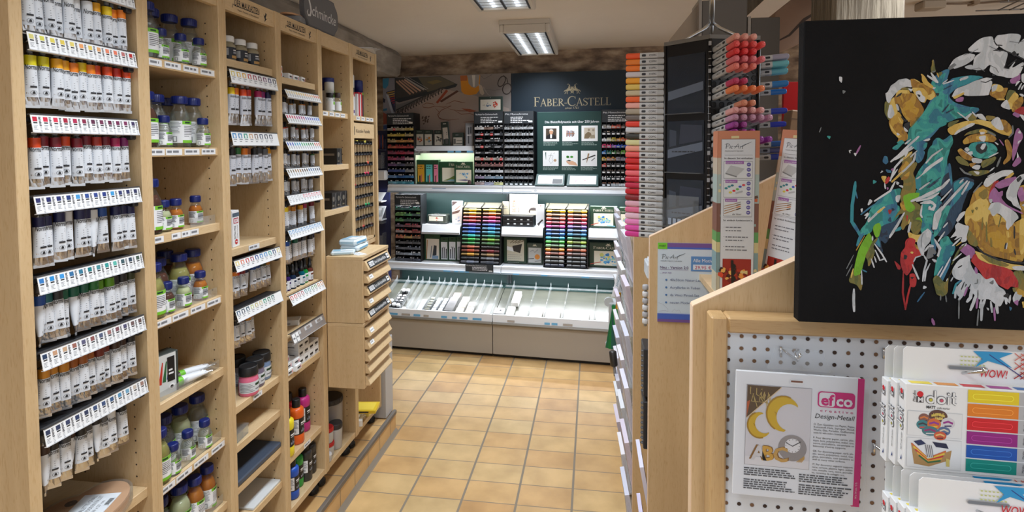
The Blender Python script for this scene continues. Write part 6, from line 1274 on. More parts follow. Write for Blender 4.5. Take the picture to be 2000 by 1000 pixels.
gbox('pencil_tin', 'smaller grey-green tin with an orange on its picture', 'tin', 1.105, .40, .6455, .132, .02, .178, mat((64, 76, 68), .35), d_tinB, 'green pencil tins', bev=.006)
def d_fish(big):
 def f_(g, T, sx, sz):
  k = sx; g.rect(-sx * .36, sx * .34, sz * .08, sz * .66, CREAM, 0, T); fcword(g, T, -sx * .38, sz * .74, sx * .74, .020 if sx > .15 else .012); crest(g, 0, sz * .90, .034 if sx > .15 else .02, CREAM, T)
  rn = random.Random(12); s = sx * .17
  blot(g, T, -sx * .05, sz * .40, s, [(90, 160, 206), (60, 130, 190), (130, 190, 214), (206, 206, 120)], 16, rn); blot(g, T, sx * .16, sz * .34, s * .6, [(110, 170, 206), (70, 140, 190), (150, 200, 170)], 10, rn); g.stroke([(-sx * .46, sz * .12), (-sx * .18, sz * .22)], .006, mat((190, 80, 60)), .0009, T); g.stroke([(sx * .1, sz * .12), (sx * .40, sz * .08)], .006, mat((130, 190, 220)), .0009, T)
 return f_
gbox('pencil_tin', 'green tin with a blue fish picture on the upper right short shelf', 'tin', 1.663, .42, .9615, .222, .02, .176, TING, d_fish(0), 'green pencil tins', bev=.006)
gbox('pencil_tin', 'green tin at the right end of the short shelf, beside the fish tin', 'tin', 1.838, .43, .9615, .11, .02, .17, TING, d_fish(0), 'green pencil tins', bev=.006)
gbox('pencil_tin', 'largest wide green tin with a blue fish picture, low at right', 'tin', 1.700, .40, .6455, .310, .022, .20, TING, d_fish(1), 'green pencil tins', bev=.006)
b = MB(TR(dp(.670, .262, .595), rz=RZ)); b.box(-.118, .118, 0, .003, 0, .062, SLATE); b.text('Pitt Artist Pen Zeichentuschestift', -.108, .046, .010, PAPER, .0006, FY, wid=.17); b.lines(-.06, .10, .034, 3, .011, .005, PAPER, .0006, FY); b.rect(.08, .11, .006, .014, WHITE, .0006, FY); tag(b.build('shelf_sign'), 'dark lettered sign clipped to the front of the middle shelf', 'sign')
# goods in the sloping trays
SL = math.atan2(.134, .398)
def on_tray(u, s): return dp(u, .022 + s * math.cos(SL), .299 + s * math.sin(SL))
def tray_pack(label, u, s, sx, sl, h, c, draw=None, group=None, rz=0.0, name='small_pack'):
 t = thing(name, label, 'pack', on_tray(u, s), 0, group); t.rotation_euler = (SL, 0, RZ + rz)
 b = MB(); b.box(-sx / 2, sx / 2, 0, sl, .0005, h, mat(c, .4), .002); b.build('pack', t)
 b = MB(); b.rect(-sx * .42, sx * .42, sl * .08, sl * .92, mat(tuple(min(255, v + 14) for v in c), .45), h + .0004)
 if draw: draw(b, sx, sl, h + .0008)
 b.build('print', t)
 return t
def jar_on(label, u, s, k):
 t = thing('eraser_jar', label, 'jar', on_tray(u, s) , 0, 'white-lidded jars in the tray'); t.rotation_euler = (SL, 0, RZ)
 b = MB(); b.lathe([(.016, .001), (.017, .003), (.017, .030)], mat((40, 38, 46), .3), 16); b.build('jar', t)
 b = MB(); b.lathe([(.0175, .0305), (.018, .033), (.0178, .044), (.016, .046)], WHITE, 18); b.build('lid', t)
for i, (u, s) in enumerate(((-.068, .045), (-.030, .04), (.0145, .045), (.0525, .04), (-.068, .10), (-.030, .095), (.0145, .25), (.0525, .25))): jar_on('white-lidded dark jar in the left tray, %s nearest the front' % NTH[i], u, s, i)
for i in range(3):
 for j in range(2):
  t = thing('eraser_jar', 'dark jar with a white rim, column %d, step %d up the tray' % (j + 1, i + 1), 'jar', on_tray(.0145 + j * .038, .102 + i * .037), 0, 'dark jars stepped up the tray'); t.rotation_euler = (SL, 0, RZ)
  b = MB(); b.lathe([(.0155, .001), (.0165, .003), (.0165, .034), (.014, .038)], mat((34, 32, 38), .3), 16); b.build('jar', t); b = MB(); b.lathe([(.0170, .026), (.0170, .031)], WHITE, 16, cap0=False, cap1=False); b.build('rim', t)
DR = lambda cs: (lambda b, sx, sl, z: [b.rect(-sx * .3, sx * .3, sl * (.15 + .26 * i), sl * (.30 + .26 * i), mat(c, .5), z) for i, c in enumerate(cs)])
tray_pack('white flat pack in the second slot of the left tray', .100, .01, .040, .05, .012, (214, 216, 218)); tray_pack('small white blocks in front of the clear slot', .155, .0, .044, .03, .014, (222, 222, 224))
tray_pack('pale blue and white pack in the left tray', .232, .03, .038, .14, .016, (196, 206, 216), DR([(206, 214, 222), (120, 160, 190)]))
for i in range(5): tray_pack('dark green sharpener block, %s up its slot' % NTH[i], .300 + .004 * (i % 2), .02 + .036 * i, .040, .032, .026, (58, 64, 52), DR([(120, 110, 70)]), 'dark green sharpener blocks')
for i in range(4):
 for j in range(2): tray_pack('grey eraser block, %s, %s up its slot' % (['left', 'right'][j], NTH[i]), .353 + .055 * j + .002 * i, .015 + .046 * i, .036, .042, .022, (190, 192, 198), DR([(110, 114, 124), (226, 228, 230)]), 'grey eraser blocks')
tray_pack('black square tray of charcoal in the middle of the left tray', .479, .015, .074, .20, .03, (36, 34, 36), DR([(64, 64, 66), (40, 40, 44), (110, 84, 74)])); tray_pack('reddish pack at the back of the charcoal slot', .480, .225, .06, .06, .02, (176, 140, 130))
for i in range(3): tray_pack('beige and white pack, %s up the slot right of the charcoal' % NTH[i], .562 + .003 * i, .015 + .075 * i, .060, .07, .018, (216, 204, 190), DR([(196, 150, 100), (150, 180, 200)]), 'beige packs')
for i in range(4): tray_pack('white pack with pink stripe, %s in its stack' % NTH[i], .637 + .002 * i, .01 + .03 * i, .056, .06, .012 + .004 * i, (222, 214, 206), DR([(206, 180, 176)]), 'white striped packs')
tray_pack('pink and white flat pack at the right of the left tray', .711, .02, .055, .05, .01, (210, 190, 184)); tray_pack('small pale pack near the right end of the left tray', .783, .02, .04, .04, .01, (206, 196, 190))
tray_pack('white box with two dark ovals in the first slot of the right tray', .885, .012, .075, .07, .04, (226, 226, 226), lambda b, sx, sl, z: (b.disc(.012, sl * .5, .009, INK, z, 10), b.disc(-.018, sl * .3, .007, GREYTXT, z, 10)))
tray_pack('lower white pack of the slim clear stand', .968, .015, .06, .12, .02, (226, 224, 220)); tray_pack('upper white pack of the slim clear stand', .985, .16, .055, .16, .04, (232, 230, 226))
tray_pack('square white pack in the third slot of the right tray', 1.170, .015, .095, .10, .02, (228, 222, 214), DR([(236, 232, 226), (206, 196, 186)]), 'square white packs'); tray_pack('square white pack in the fourth slot of the right tray', 1.300, .015, .11, .11, .02, (226, 220, 212), DR([(240, 236, 230)]), 'square white packs')
tray_pack('wide white pack with grey ends in the fifth slot of the right tray', 1.480, .015, .19, .11, .022, (224, 218, 210), lambda b, sx, sl, z: (b.rect(-sx * .5, -sx * .38, sl * .2, sl * .8, GREY, z), b.rect(sx * .38, sx * .5, sl * .2, sl * .8, GREY, z))); tray_pack('wide white pack with a grey square at the right end of the tray', 1.727, .015, .20, .11, .022, (226, 222, 216), lambda b, sx, sl, z: b.rect(-sx * .5, -sx * .14, sl * .3, sl * .9, mat((150, 146, 140)), z)); tray_pack('grey empty sleeve in front of the last tray slot', 1.655, .0, .07, .02, .012, (150, 144, 138))
t = fc('end_panel', 'navy blue end panel left of the pen racks', 'panel', -.25, .40, .43); NV = mat((26, 32, 72), .5)
b = MB(); b.box(-.05, .049, .06, .08, 0, 1.33, NV); b.build('panel', t)
for i, z in enumerate((.30, .52, 1.0)):
 b = MB(); b.box(-.05, .02, -.03, .05, z, z + .002, CLEARP); b.box(-.05, .02, -.03, -.028, z, z + .12, CLEARP); b.box(.018, .02, -.03, .05, z, z + .14, CLEARP); b.build('pocket', t)
for i, (z, h) in enumerate(((.56, .11), (.72, .07))):
 b = MB(); b.add([(-.06, -.05, z), (.025, -.05, z), (.03, .04, z + h), (-.06, .04, z + h)], [(0, 1, 2, 3)], WHITE); b.box(-.06, .025, -.05, .05, z - .01, z, LIP); b.build('leaflet_shelf', t)
for i, c in enumerate(((120, 50, 60), (60, 50, 100), (150, 110, 60), (90, 40, 80), (40, 60, 110), (120, 60, 50))):
 b = MB(TR(dp(-.292 + .014 * i, .385, 1.60), rz=RZ)); b.lathe([(.005, 0), (.005, .11), (.001, .125)], mat(c, .5), 8); tag(b.build('colour_pencil'), 'coloured pencil standing at the left edge below the blue print, %s from left' % NTH[i], 'pencil', 'standing coloured pencils')
b = MB(TR(dp(-.255, .375, 1.585), rz=RZ)); b.box(-.055, .055, 0, .03, 0, .0145, mat((40, 44, 70)), .002); b.box(-.055, .055, .03, .034, 0, .10, mat((40, 44, 70))); tag(b.build('pencil_holder'), 'small dark holder under the standing pencils at the left edge', 'holder')
b = MB(TR(dp(-.24, .36, 1.33), rz=RZ)); b.box(-.05, .05, 0, .06, 0, .085, WHITE, .012); tag(b.build('paper_roll_holder'), 'white rounded dispenser left of the pen rack', 'dispenser')
# RIGHT-HAND GONDOLA, NEAR STAND AND PAINTING
EDGE = mat((226, 200, 172), .4)
def fin(label, y, th, top, x1, m=WOODV, x0=.163):
 t = thing('gondola_side', label, 'panel', (x0, y, 0)); pts = [(0, 0), (x1 - x0, 0)] + [(px - x0, pz) for px, pz in reversed(top)]
 b = MB(); b.prism(pts, th, m, FY); b.build('panel', t)
 b = MB(); L = [(px - x0, pz) for px, pz in top]; L = [(L[0][0], 0)] + L
 for (a, c) in zip(L, L[1:]):
  d = Vector((c[0] - a[0], c[1] - a[1])).normalized(); n = Vector((-d.y, d.x)) * .0016
  b.prism([(a[0], a[1]), (c[0], c[1]), (c[0] + n.x, c[1] + n.y), (a[0] + n.x, a[1] + n.y)], th + .0004, EDGE, FY, .0002)
 b.build('edge_band', t)
 return t
fin('beech side panel with a sloping top, nearest the viewer, behind the painting', .92, .022, [(.163, 1.351), (.62, 1.580)], .62)
fin('beech side panel with a sloping top, carrying the lettered white sign', 1.60, .020, [(.163, 1.354), (.343, 1.445), (.62, 1.594)], .62)
fin('beech end panel with a level top, farther along the right side', 2.20, .02, [(.163, 1.288), (.60, 1.288)], .60, x0=.163)
b = MB(); b.box(.62, .64, .93, 2.22, 0, 1.27, WOODV); tag(b.build('rack_spine'), 'beech spine board between the sloping side panels', 'board')
for (y0, y1, z, lb) in ((.9425, 1.5995, 1.236, 'shelf board between the two sloping side panels'), (.9425, 1.5995, .70, 'lower shelf board between the two sloping side panels')):
 b = MB(); b.box(.298, .6195, y0 + .04, y1, z, z + .016, WOODX); tag(b.build('shelf_board'), 'beech ' + lb, 'shelf')
b = MB(); b.box(.262, .6195, 1.621, 2.199, 1.27, 1.288, WOODX); b.box(.262, .28, 1.621, 2.199, .0, 1.27, WOODV); tag(b.build('tower_base'), 'beech deck and board under the marker tower', 'deck')
# painting
CAN_W, CAN_H = .40, .4355
t = thing('canvas_painting', 'large black canvas painted with a colourful ape face', 'painting', (.2988, .85, 1.3532))
CANV = noisy('black_canvas', [(.3, (7, 8, 11)), (.75, (16, 17, 22))], 9, .75, .12, bscale=260); CANV.node_tree.nodes['Principled BSDF'].inputs['Specular IOR Level'].default_value = .2
b = MB(); b.box(0, CAN_W, 0, .021, 0, CAN_H, CANV, .0015); CANVMB = b
PAINT = dict(W=(206, 212, 220), TE=(44, 146, 150), BL=(48, 116, 148), NV=(22, 46, 74), GO=(164, 122, 30), YE=(212, 182, 88), OL=(110, 108, 46), GR=(118, 184, 24), RE=(180, 30, 32), PU=(164, 106, 164), GY=(118, 124, 128), PL=(18, 18, 24), AM=(186, 146, 34))
VAR = dict(TE=[(34, 116, 140), (44, 150, 150), (58, 164, 156), (30, 128, 124)], BL=[(40, 100, 140), (52, 122, 156), (40, 140, 156)], NV=[(18, 36, 62), (26, 62, 92)], GO=[(140, 102, 24), (168, 126, 32), (152, 110, 28), (190, 152, 52)], YE=[(206, 172, 76), (218, 190, 100)], OL=[(92, 96, 42), (116, 112, 48), (134, 116, 44)], W=[(212, 218, 226), (204, 210, 218), (186, 194, 202)], RE=[(160, 22, 28), (186, 34, 34)], AM=[(172, 128, 30), (190, 150, 40)])
def paint_mat(k):
 cs = VAR.get(k) or [tuple(int(v * .94) for v in PAINT[k]), PAINT[k]]; n = len(cs)
 m = noisy('paint', [(0 if i == 0 else .34 + .32 * i / n, c) for i, c in enumerate(cs)], 42, .5, .3, bscale=170, detail=2, stretch=(1, 1, .55))
 for x in m.node_tree.nodes:
  if x.type == 'VALTORGB': x.color_ramp.interpolation = 'CONSTANT'
  if x.type == 'TEX_NOISE' and abs(x.inputs['Scale'].default_value - 42) < 1: x.inputs['Distortion'].default_value = 1.2
  if x.type == 'MAPPING': x.inputs['Rotation'].default_value = (0, .7, 0)
 return m
PMAT = {k: paint_mat(k) for k in PAINT}
def paint(t):
 PAINTDATA = '''BL 0 345,707,374,724,382,720,370,682,391,699,426,705,464,701,427,681,399,672,377,647,392,632,426,622,459,614,442,600,412,592,378,587,363,569,336,536,302,512,283,505,278,534,283,551,313,594,331,626,345,656,334,683
TE 0 335,687,352,698,372,717,363,684,368,661,366,644,398,618,434,620,459,617,437,603,404,592,384,581,340,576,314,579,313,596,331,625,351,650,345,667
TE 0 280,541,285,564,308,596,339,617,357,647,364,668,376,676,378,613,355,587,379,574,350,562,333,545,310,528,294,526,280,530
BL 0 363,664,393,691,426,705,467,701,444,693,414,688,391,675,376,655
TE 0 341,518,355,536,372,525,390,543,395,522,386,499,378,469,390,438,394,402,368,389,345,381
TE 0 283,548,330,548,315,528,289,522,278,531
BL 0 286,522,328,525,323,505,311,496,294,508
TE 0 367,525,371,387,345,376,319,358,303,387,318,398,300,416,312,444,332,473,329,496,354,530
BL 0 303,496,324,499,316,473,306,465,300,479
BL 0 302,424,323,422,344,404,329,387,303,393
TE 0 187,333,218,369,239,386,266,392,261,375,251,346,262,340,257,311,242,296,220,287,196,286,194,269,162,256,164,277,182,298
BL 0 222,340,246,349,256,340,252,317,236,287,220,293
NV 0 220,287,252,299,278,326,263,293,242,270,216,257,210,269
NV 0 212,281,237,284,249,302,232,234,216,249,225,208,211,225
BL 0 210,254,217,222,205,234,203,243
TE 0 320,352,346,358,372,364,374,266,348,272,322,262,316,300,329,312
BL 0 341,347,362,353,372,347,362,330,347,301,334,289,326,300
TE 0 317,445,385,459,388,416,345,390,319,375
NV 0 375,430,390,439,394,396,366,367,370,404
BL 0 384,462,390,462,397,396,391,405
NV 0 396,410,411,419,432,425,453,414,433,382,424,353,417,325,395,275,380,258,361,263,342,286,347,312,362,341,387,367
BL 0 399,405,412,416,427,411,418,376,398,347,388,330,405,382
BL 0 432,411,450,412,441,393,423,385
TE 0 319,358,350,376,372,367,354,324,350,289,337,277,322,271
TE 0 372,336,393,347,381,307,364,266,349,254,358,289
TE 0 367,243,388,261,396,244,409,227,397,203,377,174,356,173,371,214
TE 0 370,237,388,255,409,229,389,197,377,165,365,144,357,147,363,188,373,208
BL 0 377,165,400,200,390,162,376,124,365,138
BL 0 343,277,359,237,358,202,349,231
NV 0 391,321,407,319,402,290,385,264,379,284
OL 0 252,311,272,346,264,375,276,410,254,433,269,462,258,473,279,496,295,488,290,465,306,465,294,436,300,416,303,387,290,364,317,349,318,317,314,265,296,265,300,306,279,288,269,282,273,328,257,317
GO 0 257,444,274,470,285,459,265,436
GO 0 264,349,277,360,281,331,267,337
GO 0 265,421,286,444,283,424,270,418
GR 0 272,369,282,376,314,381,309,367,290,358,304,340,291,327,278,337
GR 0 308,309,318,309,320,297,308,293,303,300
GR 0 196,281,209,293,215,287,208,257,199,260
GR 0 183,267,194,248,192,233,179,204,169,165,162,144,154,135,147,135,150,170,160,221
GR 0 195,281,204,291,215,287,210,257,202,254
OL 0 195,242,210,251,195,225,201,213,185,165,182,192,177,201
OL 0 135,122,145,158,149,136,164,144,169,123,165,97,154,120
AM 16 173,257,152,215
YE 22 145,161,140,136
OL 0 295,303,321,303,316,274,306,265,295,274
OL 0 266,285,273,302,281,300,274,276
YE 0 288,265,293,269,306,259,319,265,320,254,307,242,293,250
RE 0 281,244,293,253,307,245,302,233,321,213,316,201,303,201,301,174,288,145,277,156,270,188,273,215,281,221
RE 25 277,156,277,97,285,51
RE 25 297,122,290,86,285,48
RE 0 293,145,304,153,311,131,309,116,297,116
RE 0 252,189,266,173,268,165,261,165
PL 0 277,203,284,203,283,194,278,194
YE 0 294,212,300,214,298,209
PL 0 296,142,304,142,300,138
GO 0 304,236,312,227,317,219,307,227
W 0 319,262,337,280,346,266,344,245,331,231,329,204,321,207,312,239
W 28 331,216,344,234,352,231
W 25 329,204,337,190,330,158,328,131
W 22 345,181,335,158,333,132
W 19 321,203,308,198,303,186
W 28 300,177,317,137
GY 0 337,210,344,219,353,202,337,196
W 25 354,251,368,223,366,202
W 0 350,193,359,191,357,186
W 0 330,117,337,114,330,109
BL 22 333,99,316,72
W 38 148,102,148,69,150,38
W 22 167,156,169,117
GY 14 145,201,127,161
GY 14 142,173,127,140
W 22 200,234,220,205,232,184
W 22 202,216,215,187,228,193
W 19 200,198,205,182
W 22 192,191,200,167
BL 22 169,159,180,153
W 22 194,256,194,245
W 31 275,324,258,290,240,258
W 31 265,302,253,279,239,254
W 35 292,297,287,270
BL 44 145,411,143,386,138,344,138,297,153,271
BL 41 138,300,153,274,162,256,154,230
BL 22 142,397,151,365
BL 0 162,256,172,265,165,251,152,221
W 31 307,539,289,522,273,505,255,485,237,469
W 25 286,531,273,519
W 41 289,511,269,491,248,476
W 28 287,491,264,473,248,453,236,415
W 28 300,491,295,470,275,447,254,427
YE 31 267,439,241,412
YE 28 290,496,269,476
W 28 249,412,237,386,197,357
W 22 254,447,238,421
W 0 253,372,264,373,260,356,253,357
W 0 252,415,259,407,254,404
W 0 258,401,268,400,267,395
W 0 184,360,191,357,179,343
W 31 222,340,206,325,182,298
YE 0 205,328,222,341,223,337,209,323
W 22 183,321,174,307
W 16 186,311,180,302
W 0 160,333,165,333,164,324
W 0 170,315,180,324,177,316
BL 22 197,348,179,333,162,318
TE 0 238,508,268,527,265,519,250,502
BL 0 218,481,225,483,229,470,223,463,217,469
BL 0 225,446,233,444,237,439,229,438
PU 0 239,447,244,451,242,443
PU 28 156,514,146,492
W 0 139,492,145,492,143,486
W 16 132,501,127,500,129,494
TE 0 192,415,201,411,193,406
YE 0 212,427,225,425,222,421,222,407
RE 0 230,427,236,421,228,407,223,409
W 22 222,407,224,393
PU 0 228,395,232,394,230,389
W 0 213,442,217,441,211,436
RE 0 234,331,242,330,238,319
RE 0 280,315,285,314,283,298
NV 0 242,337,249,334,245,330
NV 0 233,302,239,311,242,297
YE 16 289,305,287,294
W 0 302,421,317,433,330,450,368,482,369,473,343,453,323,436,312,424
W 25 368,505,342,485,327,465
W 28 336,410,313,391
W 41 371,396,335,375,293,358
W 28 361,381,332,364,306,358
W 35 317,352,340,358,353,347,349,334,338,337,340,342
W 25 320,346,317,320,321,312
W 63 372,341,357,318,353,283
W 22 320,528,333,532
TE 0 319,516,328,522,326,511,319,508
NV 16 360,416,337,396
NV 16 344,419,324,398
W 28 294,508,279,499,274,485
W 22 303,499,287,482
W 0 325,265,335,280,343,271,343,260,327,260
BL 0 250,270,263,285,269,276
OL 0 218,638,228,632,240,632,245,601,229,587,224,595,218,608
GO 0 228,584,252,612,265,584,261,563,276,547,278,532,251,523,256,539,240,552
YE 0 232,638,240,649,246,632,250,610,241,597,230,623
YE 0 228,582,236,567,248,550,262,543,254,537,240,554
GO 0 240,649,255,664,283,659,293,654,307,631,316,613,312,601,285,567,281,584,267,597,260,614,248,627
AM 0 264,631,283,642,291,622,307,614,292,592,281,586,268,601
OL 0 312,605,315,609,300,584,285,564,289,575
W 0 219,662,227,666,231,679,244,690,254,698,272,700,286,691,286,676,266,678,247,668,237,651,230,634,222,643
W 0 228,625,234,627,243,604,233,591,226,597
YE 0 255,668,275,668,279,659,255,661,247,651,249,662
OL 0 264,677,278,674,277,668,259,670
PL 0 247,653,259,662,257,655,249,651
PL 0 249,632,254,627,260,608,256,606
W 0 246,629,250,625,254,612,249,616
PL 0 267,571,283,582,279,567,278,552
W 0 266,569,278,554,270,556
PL 0 259,597,271,586,279,586,269,580
YE 17 253,593,261,578
W 0 250,550,258,545,252,544
GO 0 282,697,291,699,305,688,317,684,335,673,343,662,346,649,330,649,318,665,298,671,288,674
YE 0 286,674,312,673,324,658,322,647,317,633,307,639,292,661
W 0 294,663,306,667,310,652,318,650,317,635,307,639
PL 0 300,656,306,654,306,649
W 0 276,672,286,672,283,665
YE 0 322,650,334,654,339,666,344,649,334,643,326,644
YE 31 309,712,317,701,329,679
W 0 335,677,345,676,341,672
W 21 324,709,344,694
W 26 334,713,346,690
OL 0 352,713,361,717,356,704
YE 17 348,715,352,704
OL 0 334,732,339,732,345,720,334,716
PL 0 347,658,354,659,351,651
TE 0 251,522,262,528,270,522,259,519
W 24 305,540,286,519
W 21 282,528,272,519
W 0 320,527,334,534,331,528
YE 12 291,699,305,690
W 0 425,775,434,788,454,805,481,811,485,795,497,784,492,776,472,771,447,769,462,774,442,770
W 0 489,801,496,813,519,814,549,813,550,801,542,785,561,807,563,743,545,757,548,766,533,763,510,778,497,789
W 0 442,755,457,768,477,768,492,771,518,767,520,758,511,725,522,722,541,744,529,722,558,741,561,732,552,707,537,697,515,701,492,709,479,718,484,734,474,729,464,721,449,721,426,723,418,732,435,735,441,732
W 0 376,728,394,753,419,764,442,763,435,747,412,736,390,725,395,732,380,724
GY 0 376,728,389,741,395,734,380,724
PL 14 519,736,514,725,527,722
PL 14 524,730,543,746
PL 16 556,727,564,729
PL 19 487,773,512,772,538,760,563,746
PL 16 487,798,494,787,507,786
PL 0 533,763,538,769,543,760,537,758
W 0 387,649,399,672,422,677,444,690,467,698,485,695,477,692,485,687,478,659,476,651,420,651,417,660,400,646
PL 13 458,689,470,686,482,692
YE 0 389,648,415,660,417,656,397,644
W 0 406,697,424,705,424,699,409,692
W 19 391,694,365,684
W 16 375,696,363,686
NV 16 386,680,366,669
NV 19 393,615,375,604
NV 19 380,627,365,607
PU 0 532,694,550,702,552,709,554,696,543,683,533,684
W 0 554,688,543,674,548,685
W 22 558,682,551,666
W 22 563,677,558,666
W 0 557,702,564,707,565,685,559,688
GO 0 481,653,488,670,506,667,526,671,516,647,514,639,496,645
YE 0 490,681,505,678,513,667,506,661,488,667,488,675
W 0 488,675,500,681,496,667,486,662
OL 0 522,644,528,664,544,660,539,635,527,633
YE 0 525,630,541,658,552,646,538,613,530,619
GO 0 538,608,542,630,559,646,564,632,555,616,543,606
W 0 510,622,524,639,527,622,533,613,517,616
RE 0 543,605,555,616,567,618,568,596
PU 0 541,596,543,605,558,596,551,589
W 0 556,596,568,593,569,579
YE 25 499,640,517,639
W 0 554,652,561,653,564,646
GY 0 335,746,339,750,344,721,335,718
OL 0 335,746,337,751,344,721,334,724
W 25 324,707,347,690
W 31 333,715,350,689
YE 0 310,710,324,690,340,676,334,673,311,690
PU 0 397,641,415,649,413,635,400,636
YE 0 380,556,389,569,416,578,451,584,483,576,510,583,531,565,541,547,529,539,507,547,479,563,451,572,428,568,406,548,390,543
OL 0 425,591,439,601,450,591,442,583,430,583
OL 0 475,596,498,593,485,583,476,585
GO 0 510,583,524,580,538,562,529,550,518,555
W 0 485,578,505,593,518,557,504,557
W 0 448,598,464,598,476,583,462,586
W 0 403,553,433,573,449,573,417,556,397,543
W 20 403,605,430,583
W 20 439,606,450,593
W 0 439,605,421,591,428,586
OL 0 384,579,409,584,389,569,380,566
OL 0 420,540,433,550,461,558,484,552,500,542,489,542,465,550,438,545
YE 0 458,553,468,558,479,552,470,546
GO 0 418,525,434,540,456,545,489,542,502,532,491,522,471,525,439,522,425,517
YE 0 452,540,477,542,480,527,455,530
W 0 459,537,475,540,471,526,464,527
W 0 463,550,470,550,470,545,463,545
TE 0 432,507,443,520,466,522,489,518,501,509,504,497,486,481,461,479,444,489
PL 0 451,507,457,517,471,518,478,509,474,497,465,492,456,497
W 0 464,507,470,517,476,516,470,503
W 0 424,504,430,508,434,502,429,497
W 0 433,494,440,497,443,490,435,489
W 20 484,481,506,493
W 17 416,502,442,483
W 0 498,522,505,519,503,516
GO 0 406,497,414,506,428,489,447,479,445,471,422,479
OL 0 402,480,412,484,431,466,436,456,413,464
W 0 442,479,468,474,463,466,447,466
W 0 441,453,454,458,464,456,457,448
OL 0 470,471,495,481,502,479,491,464,473,453,468,458
GO 0 436,464,454,466,443,453
OL 0 437,443,482,446,485,438,455,429,439,435
W 0 446,442,460,441,458,432
GY 25 413,451,425,438,441,432
GO 0 521,524,530,529,540,499,538,479,523,461,520,469,531,489
GY 28 513,481,505,456
W 20 498,452,488,443
PU 17 509,529,519,514
GY 23 540,567,541,547,532,536
GY 23 479,552,498,540
PU 0 548,554,554,559,561,547,566,537,555,517,549,489,545,471,541,489,546,524
PU 0 556,486,563,469,550,456,543,461
W 0 564,529,554,515,557,524
W 0 553,496,557,484,553,479
W 0 557,552,560,547,554,547
GO 0 442,351,451,382,473,405,499,411,495,368,491,343,512,320,522,315,535,292,545,298,568,310,578,310,582,191,544,198,505,209,474,219,463,242,440,245,437,265,446,291,436,290,430,308,435,328
YE 0 430,302,432,333,454,359,475,368,485,354,488,340,466,308,453,305,445,316,436,293
YE 0 487,291,491,326,499,317,508,292,520,306,528,300,530,309,512,320,496,328,486,337,474,314,482,291
YE 0 565,307,578,313,581,219,568,213
OL 0 436,285,463,245,461,233,440,242
AM 0 487,286,513,292,551,292,556,218,520,220,491,246
OL 22 474,314,473,280
OL 22 483,301,486,248
OL 31 496,257,498,234
OL 16 522,332,514,289
PL 22 553,290,554,258
PL 25 534,244,532,229
PL 22 555,227,558,213
W 16 537,244,535,228
YE 0 532,275,538,278,541,264,537,258
OL 0 455,339,460,342,459,335
OL 0 446,334,450,334,448,326
OL 0 467,382,479,394,485,377,475,365,464,374
W 0 473,405,483,425,513,442,546,444,539,431,513,425,499,414,484,399
YE 0 524,422,543,438,546,434,531,420
RE 0 487,377,494,397,499,414,511,415,504,405,497,391,492,371
PU 0 501,405,524,420,549,427,554,420,539,405,514,395
PU 0 494,388,504,397,512,380,522,388,523,374,518,369,534,349,567,332,572,324,539,340,505,357,488,363
W 0 532,388,542,408,554,420,564,431,574,434,574,423,564,406,555,383,561,355,572,335,551,349,541,363,533,369
PU 0 562,397,570,397,575,366,566,360,560,377
PL 0 556,422,564,428,564,420,558,415
W 0 569,349,575,351,574,346
W 0 488,337,495,354,516,354,534,340,552,329,562,315,553,307,543,292,536,281,530,292,533,303,524,320,512,326,502,317,494,331
W 0 488,363,495,363,493,355
W 16 500,438,483,428
GY 22 469,412,449,384
W 35 432,415,405,382,380,350,365,327
W 0 352,324,365,333,370,321,360,295,361,283,348,280,350,292
W 28 422,420,414,410
W 31 437,413,420,379
W 22 394,393,367,360
W 41 387,419,371,399,345,384,319,370
W 28 361,381,343,367,319,361
W 25 336,410,318,396
NV 16 365,425,332,396
W 22 386,298,376,285
W 25 379,272,364,246
W 0 407,290,427,319,430,330,417,322,410,307,407,301,426,290,439,288,432,264,437,250,419,244,424,264,403,250,413,264,393,255,410,276
W 25 421,256,401,234
YE 0 419,243,424,244,407,232
W 31 325,352,346,355,353,344,344,335,338,341
W 0 322,260,340,277,346,263,338,242,328,225,323,230
W 22 329,216,339,231,349,228
W 25 354,251,370,226,363,205
GY 0 339,222,349,228,360,211,339,208
PU 0 416,227,437,239,456,222,454,205,446,199,428,215
W 0 422,235,435,242,432,233
OL 0 398,177,415,224,437,242,415,212,408,192
YE 0 459,219,469,216,505,200,539,187,582,182,582,168,547,170,506,183,475,194,464,205
OL 0 469,214,505,200,544,184,532,178,490,191
PL 28 461,232,479,214,516,197,551,191,582,190
W 0 552,178,582,182,582,169,557,171
RE 0 449,193,459,213,470,196,493,183,527,175,550,167,563,150,567,127,564,119,548,127,541,115,518,129,502,145,487,139,473,165,455,184
OL 0 552,164,582,168,585,94,559,110,554,121,568,122,567,139
GO 0 559,121,584,111,585,94,569,102
W 0 402,154,406,169,418,192,436,201,446,210,448,181,461,156,471,156,484,139,502,148,513,126,534,112,534,92,525,65,509,74,493,90,473,84,457,101,435,135,412,140
W 0 415,114,428,134,438,135,426,88,416,99
W 44 452,112,450,89,442,77
W 41 465,101,458,75,451,54
W 38 488,90,479,61,479,26
W 38 441,123,431,100,421,82
W 35 412,122,411,87
W 41 514,80,519,48
W 31 501,79,505,50
W 31 478,90,474,61
W 35 534,109,540,75
W 31 549,98,547,78,537,92
W 0 557,95,564,109,567,99,577,100,572,87,560,78
PU 0 558,78,569,87,568,70
YE 0 579,79,585,82,586,66,581,68
W 22 423,212,403,192
W 0 386,127,390,141,391,133
W 22 396,200,382,168,365,132
W 19 377,174,362,144
W 0 350,195,359,191,358,186
OL 0 354,138,365,150,384,124,403,174,391,139,390,98,379,92,366,95,360,115
BL 28 425,137,412,125,405,99
PU 28 441,117,434,94
PU 31 468,89,466,60
PU 28 510,62,513,27
PU 41 460,173,463,159
GY 22 421,82,422,29
GY 22 471,55,469,11
GY 19 387,92,389,75
GY 19 374,92,374,79
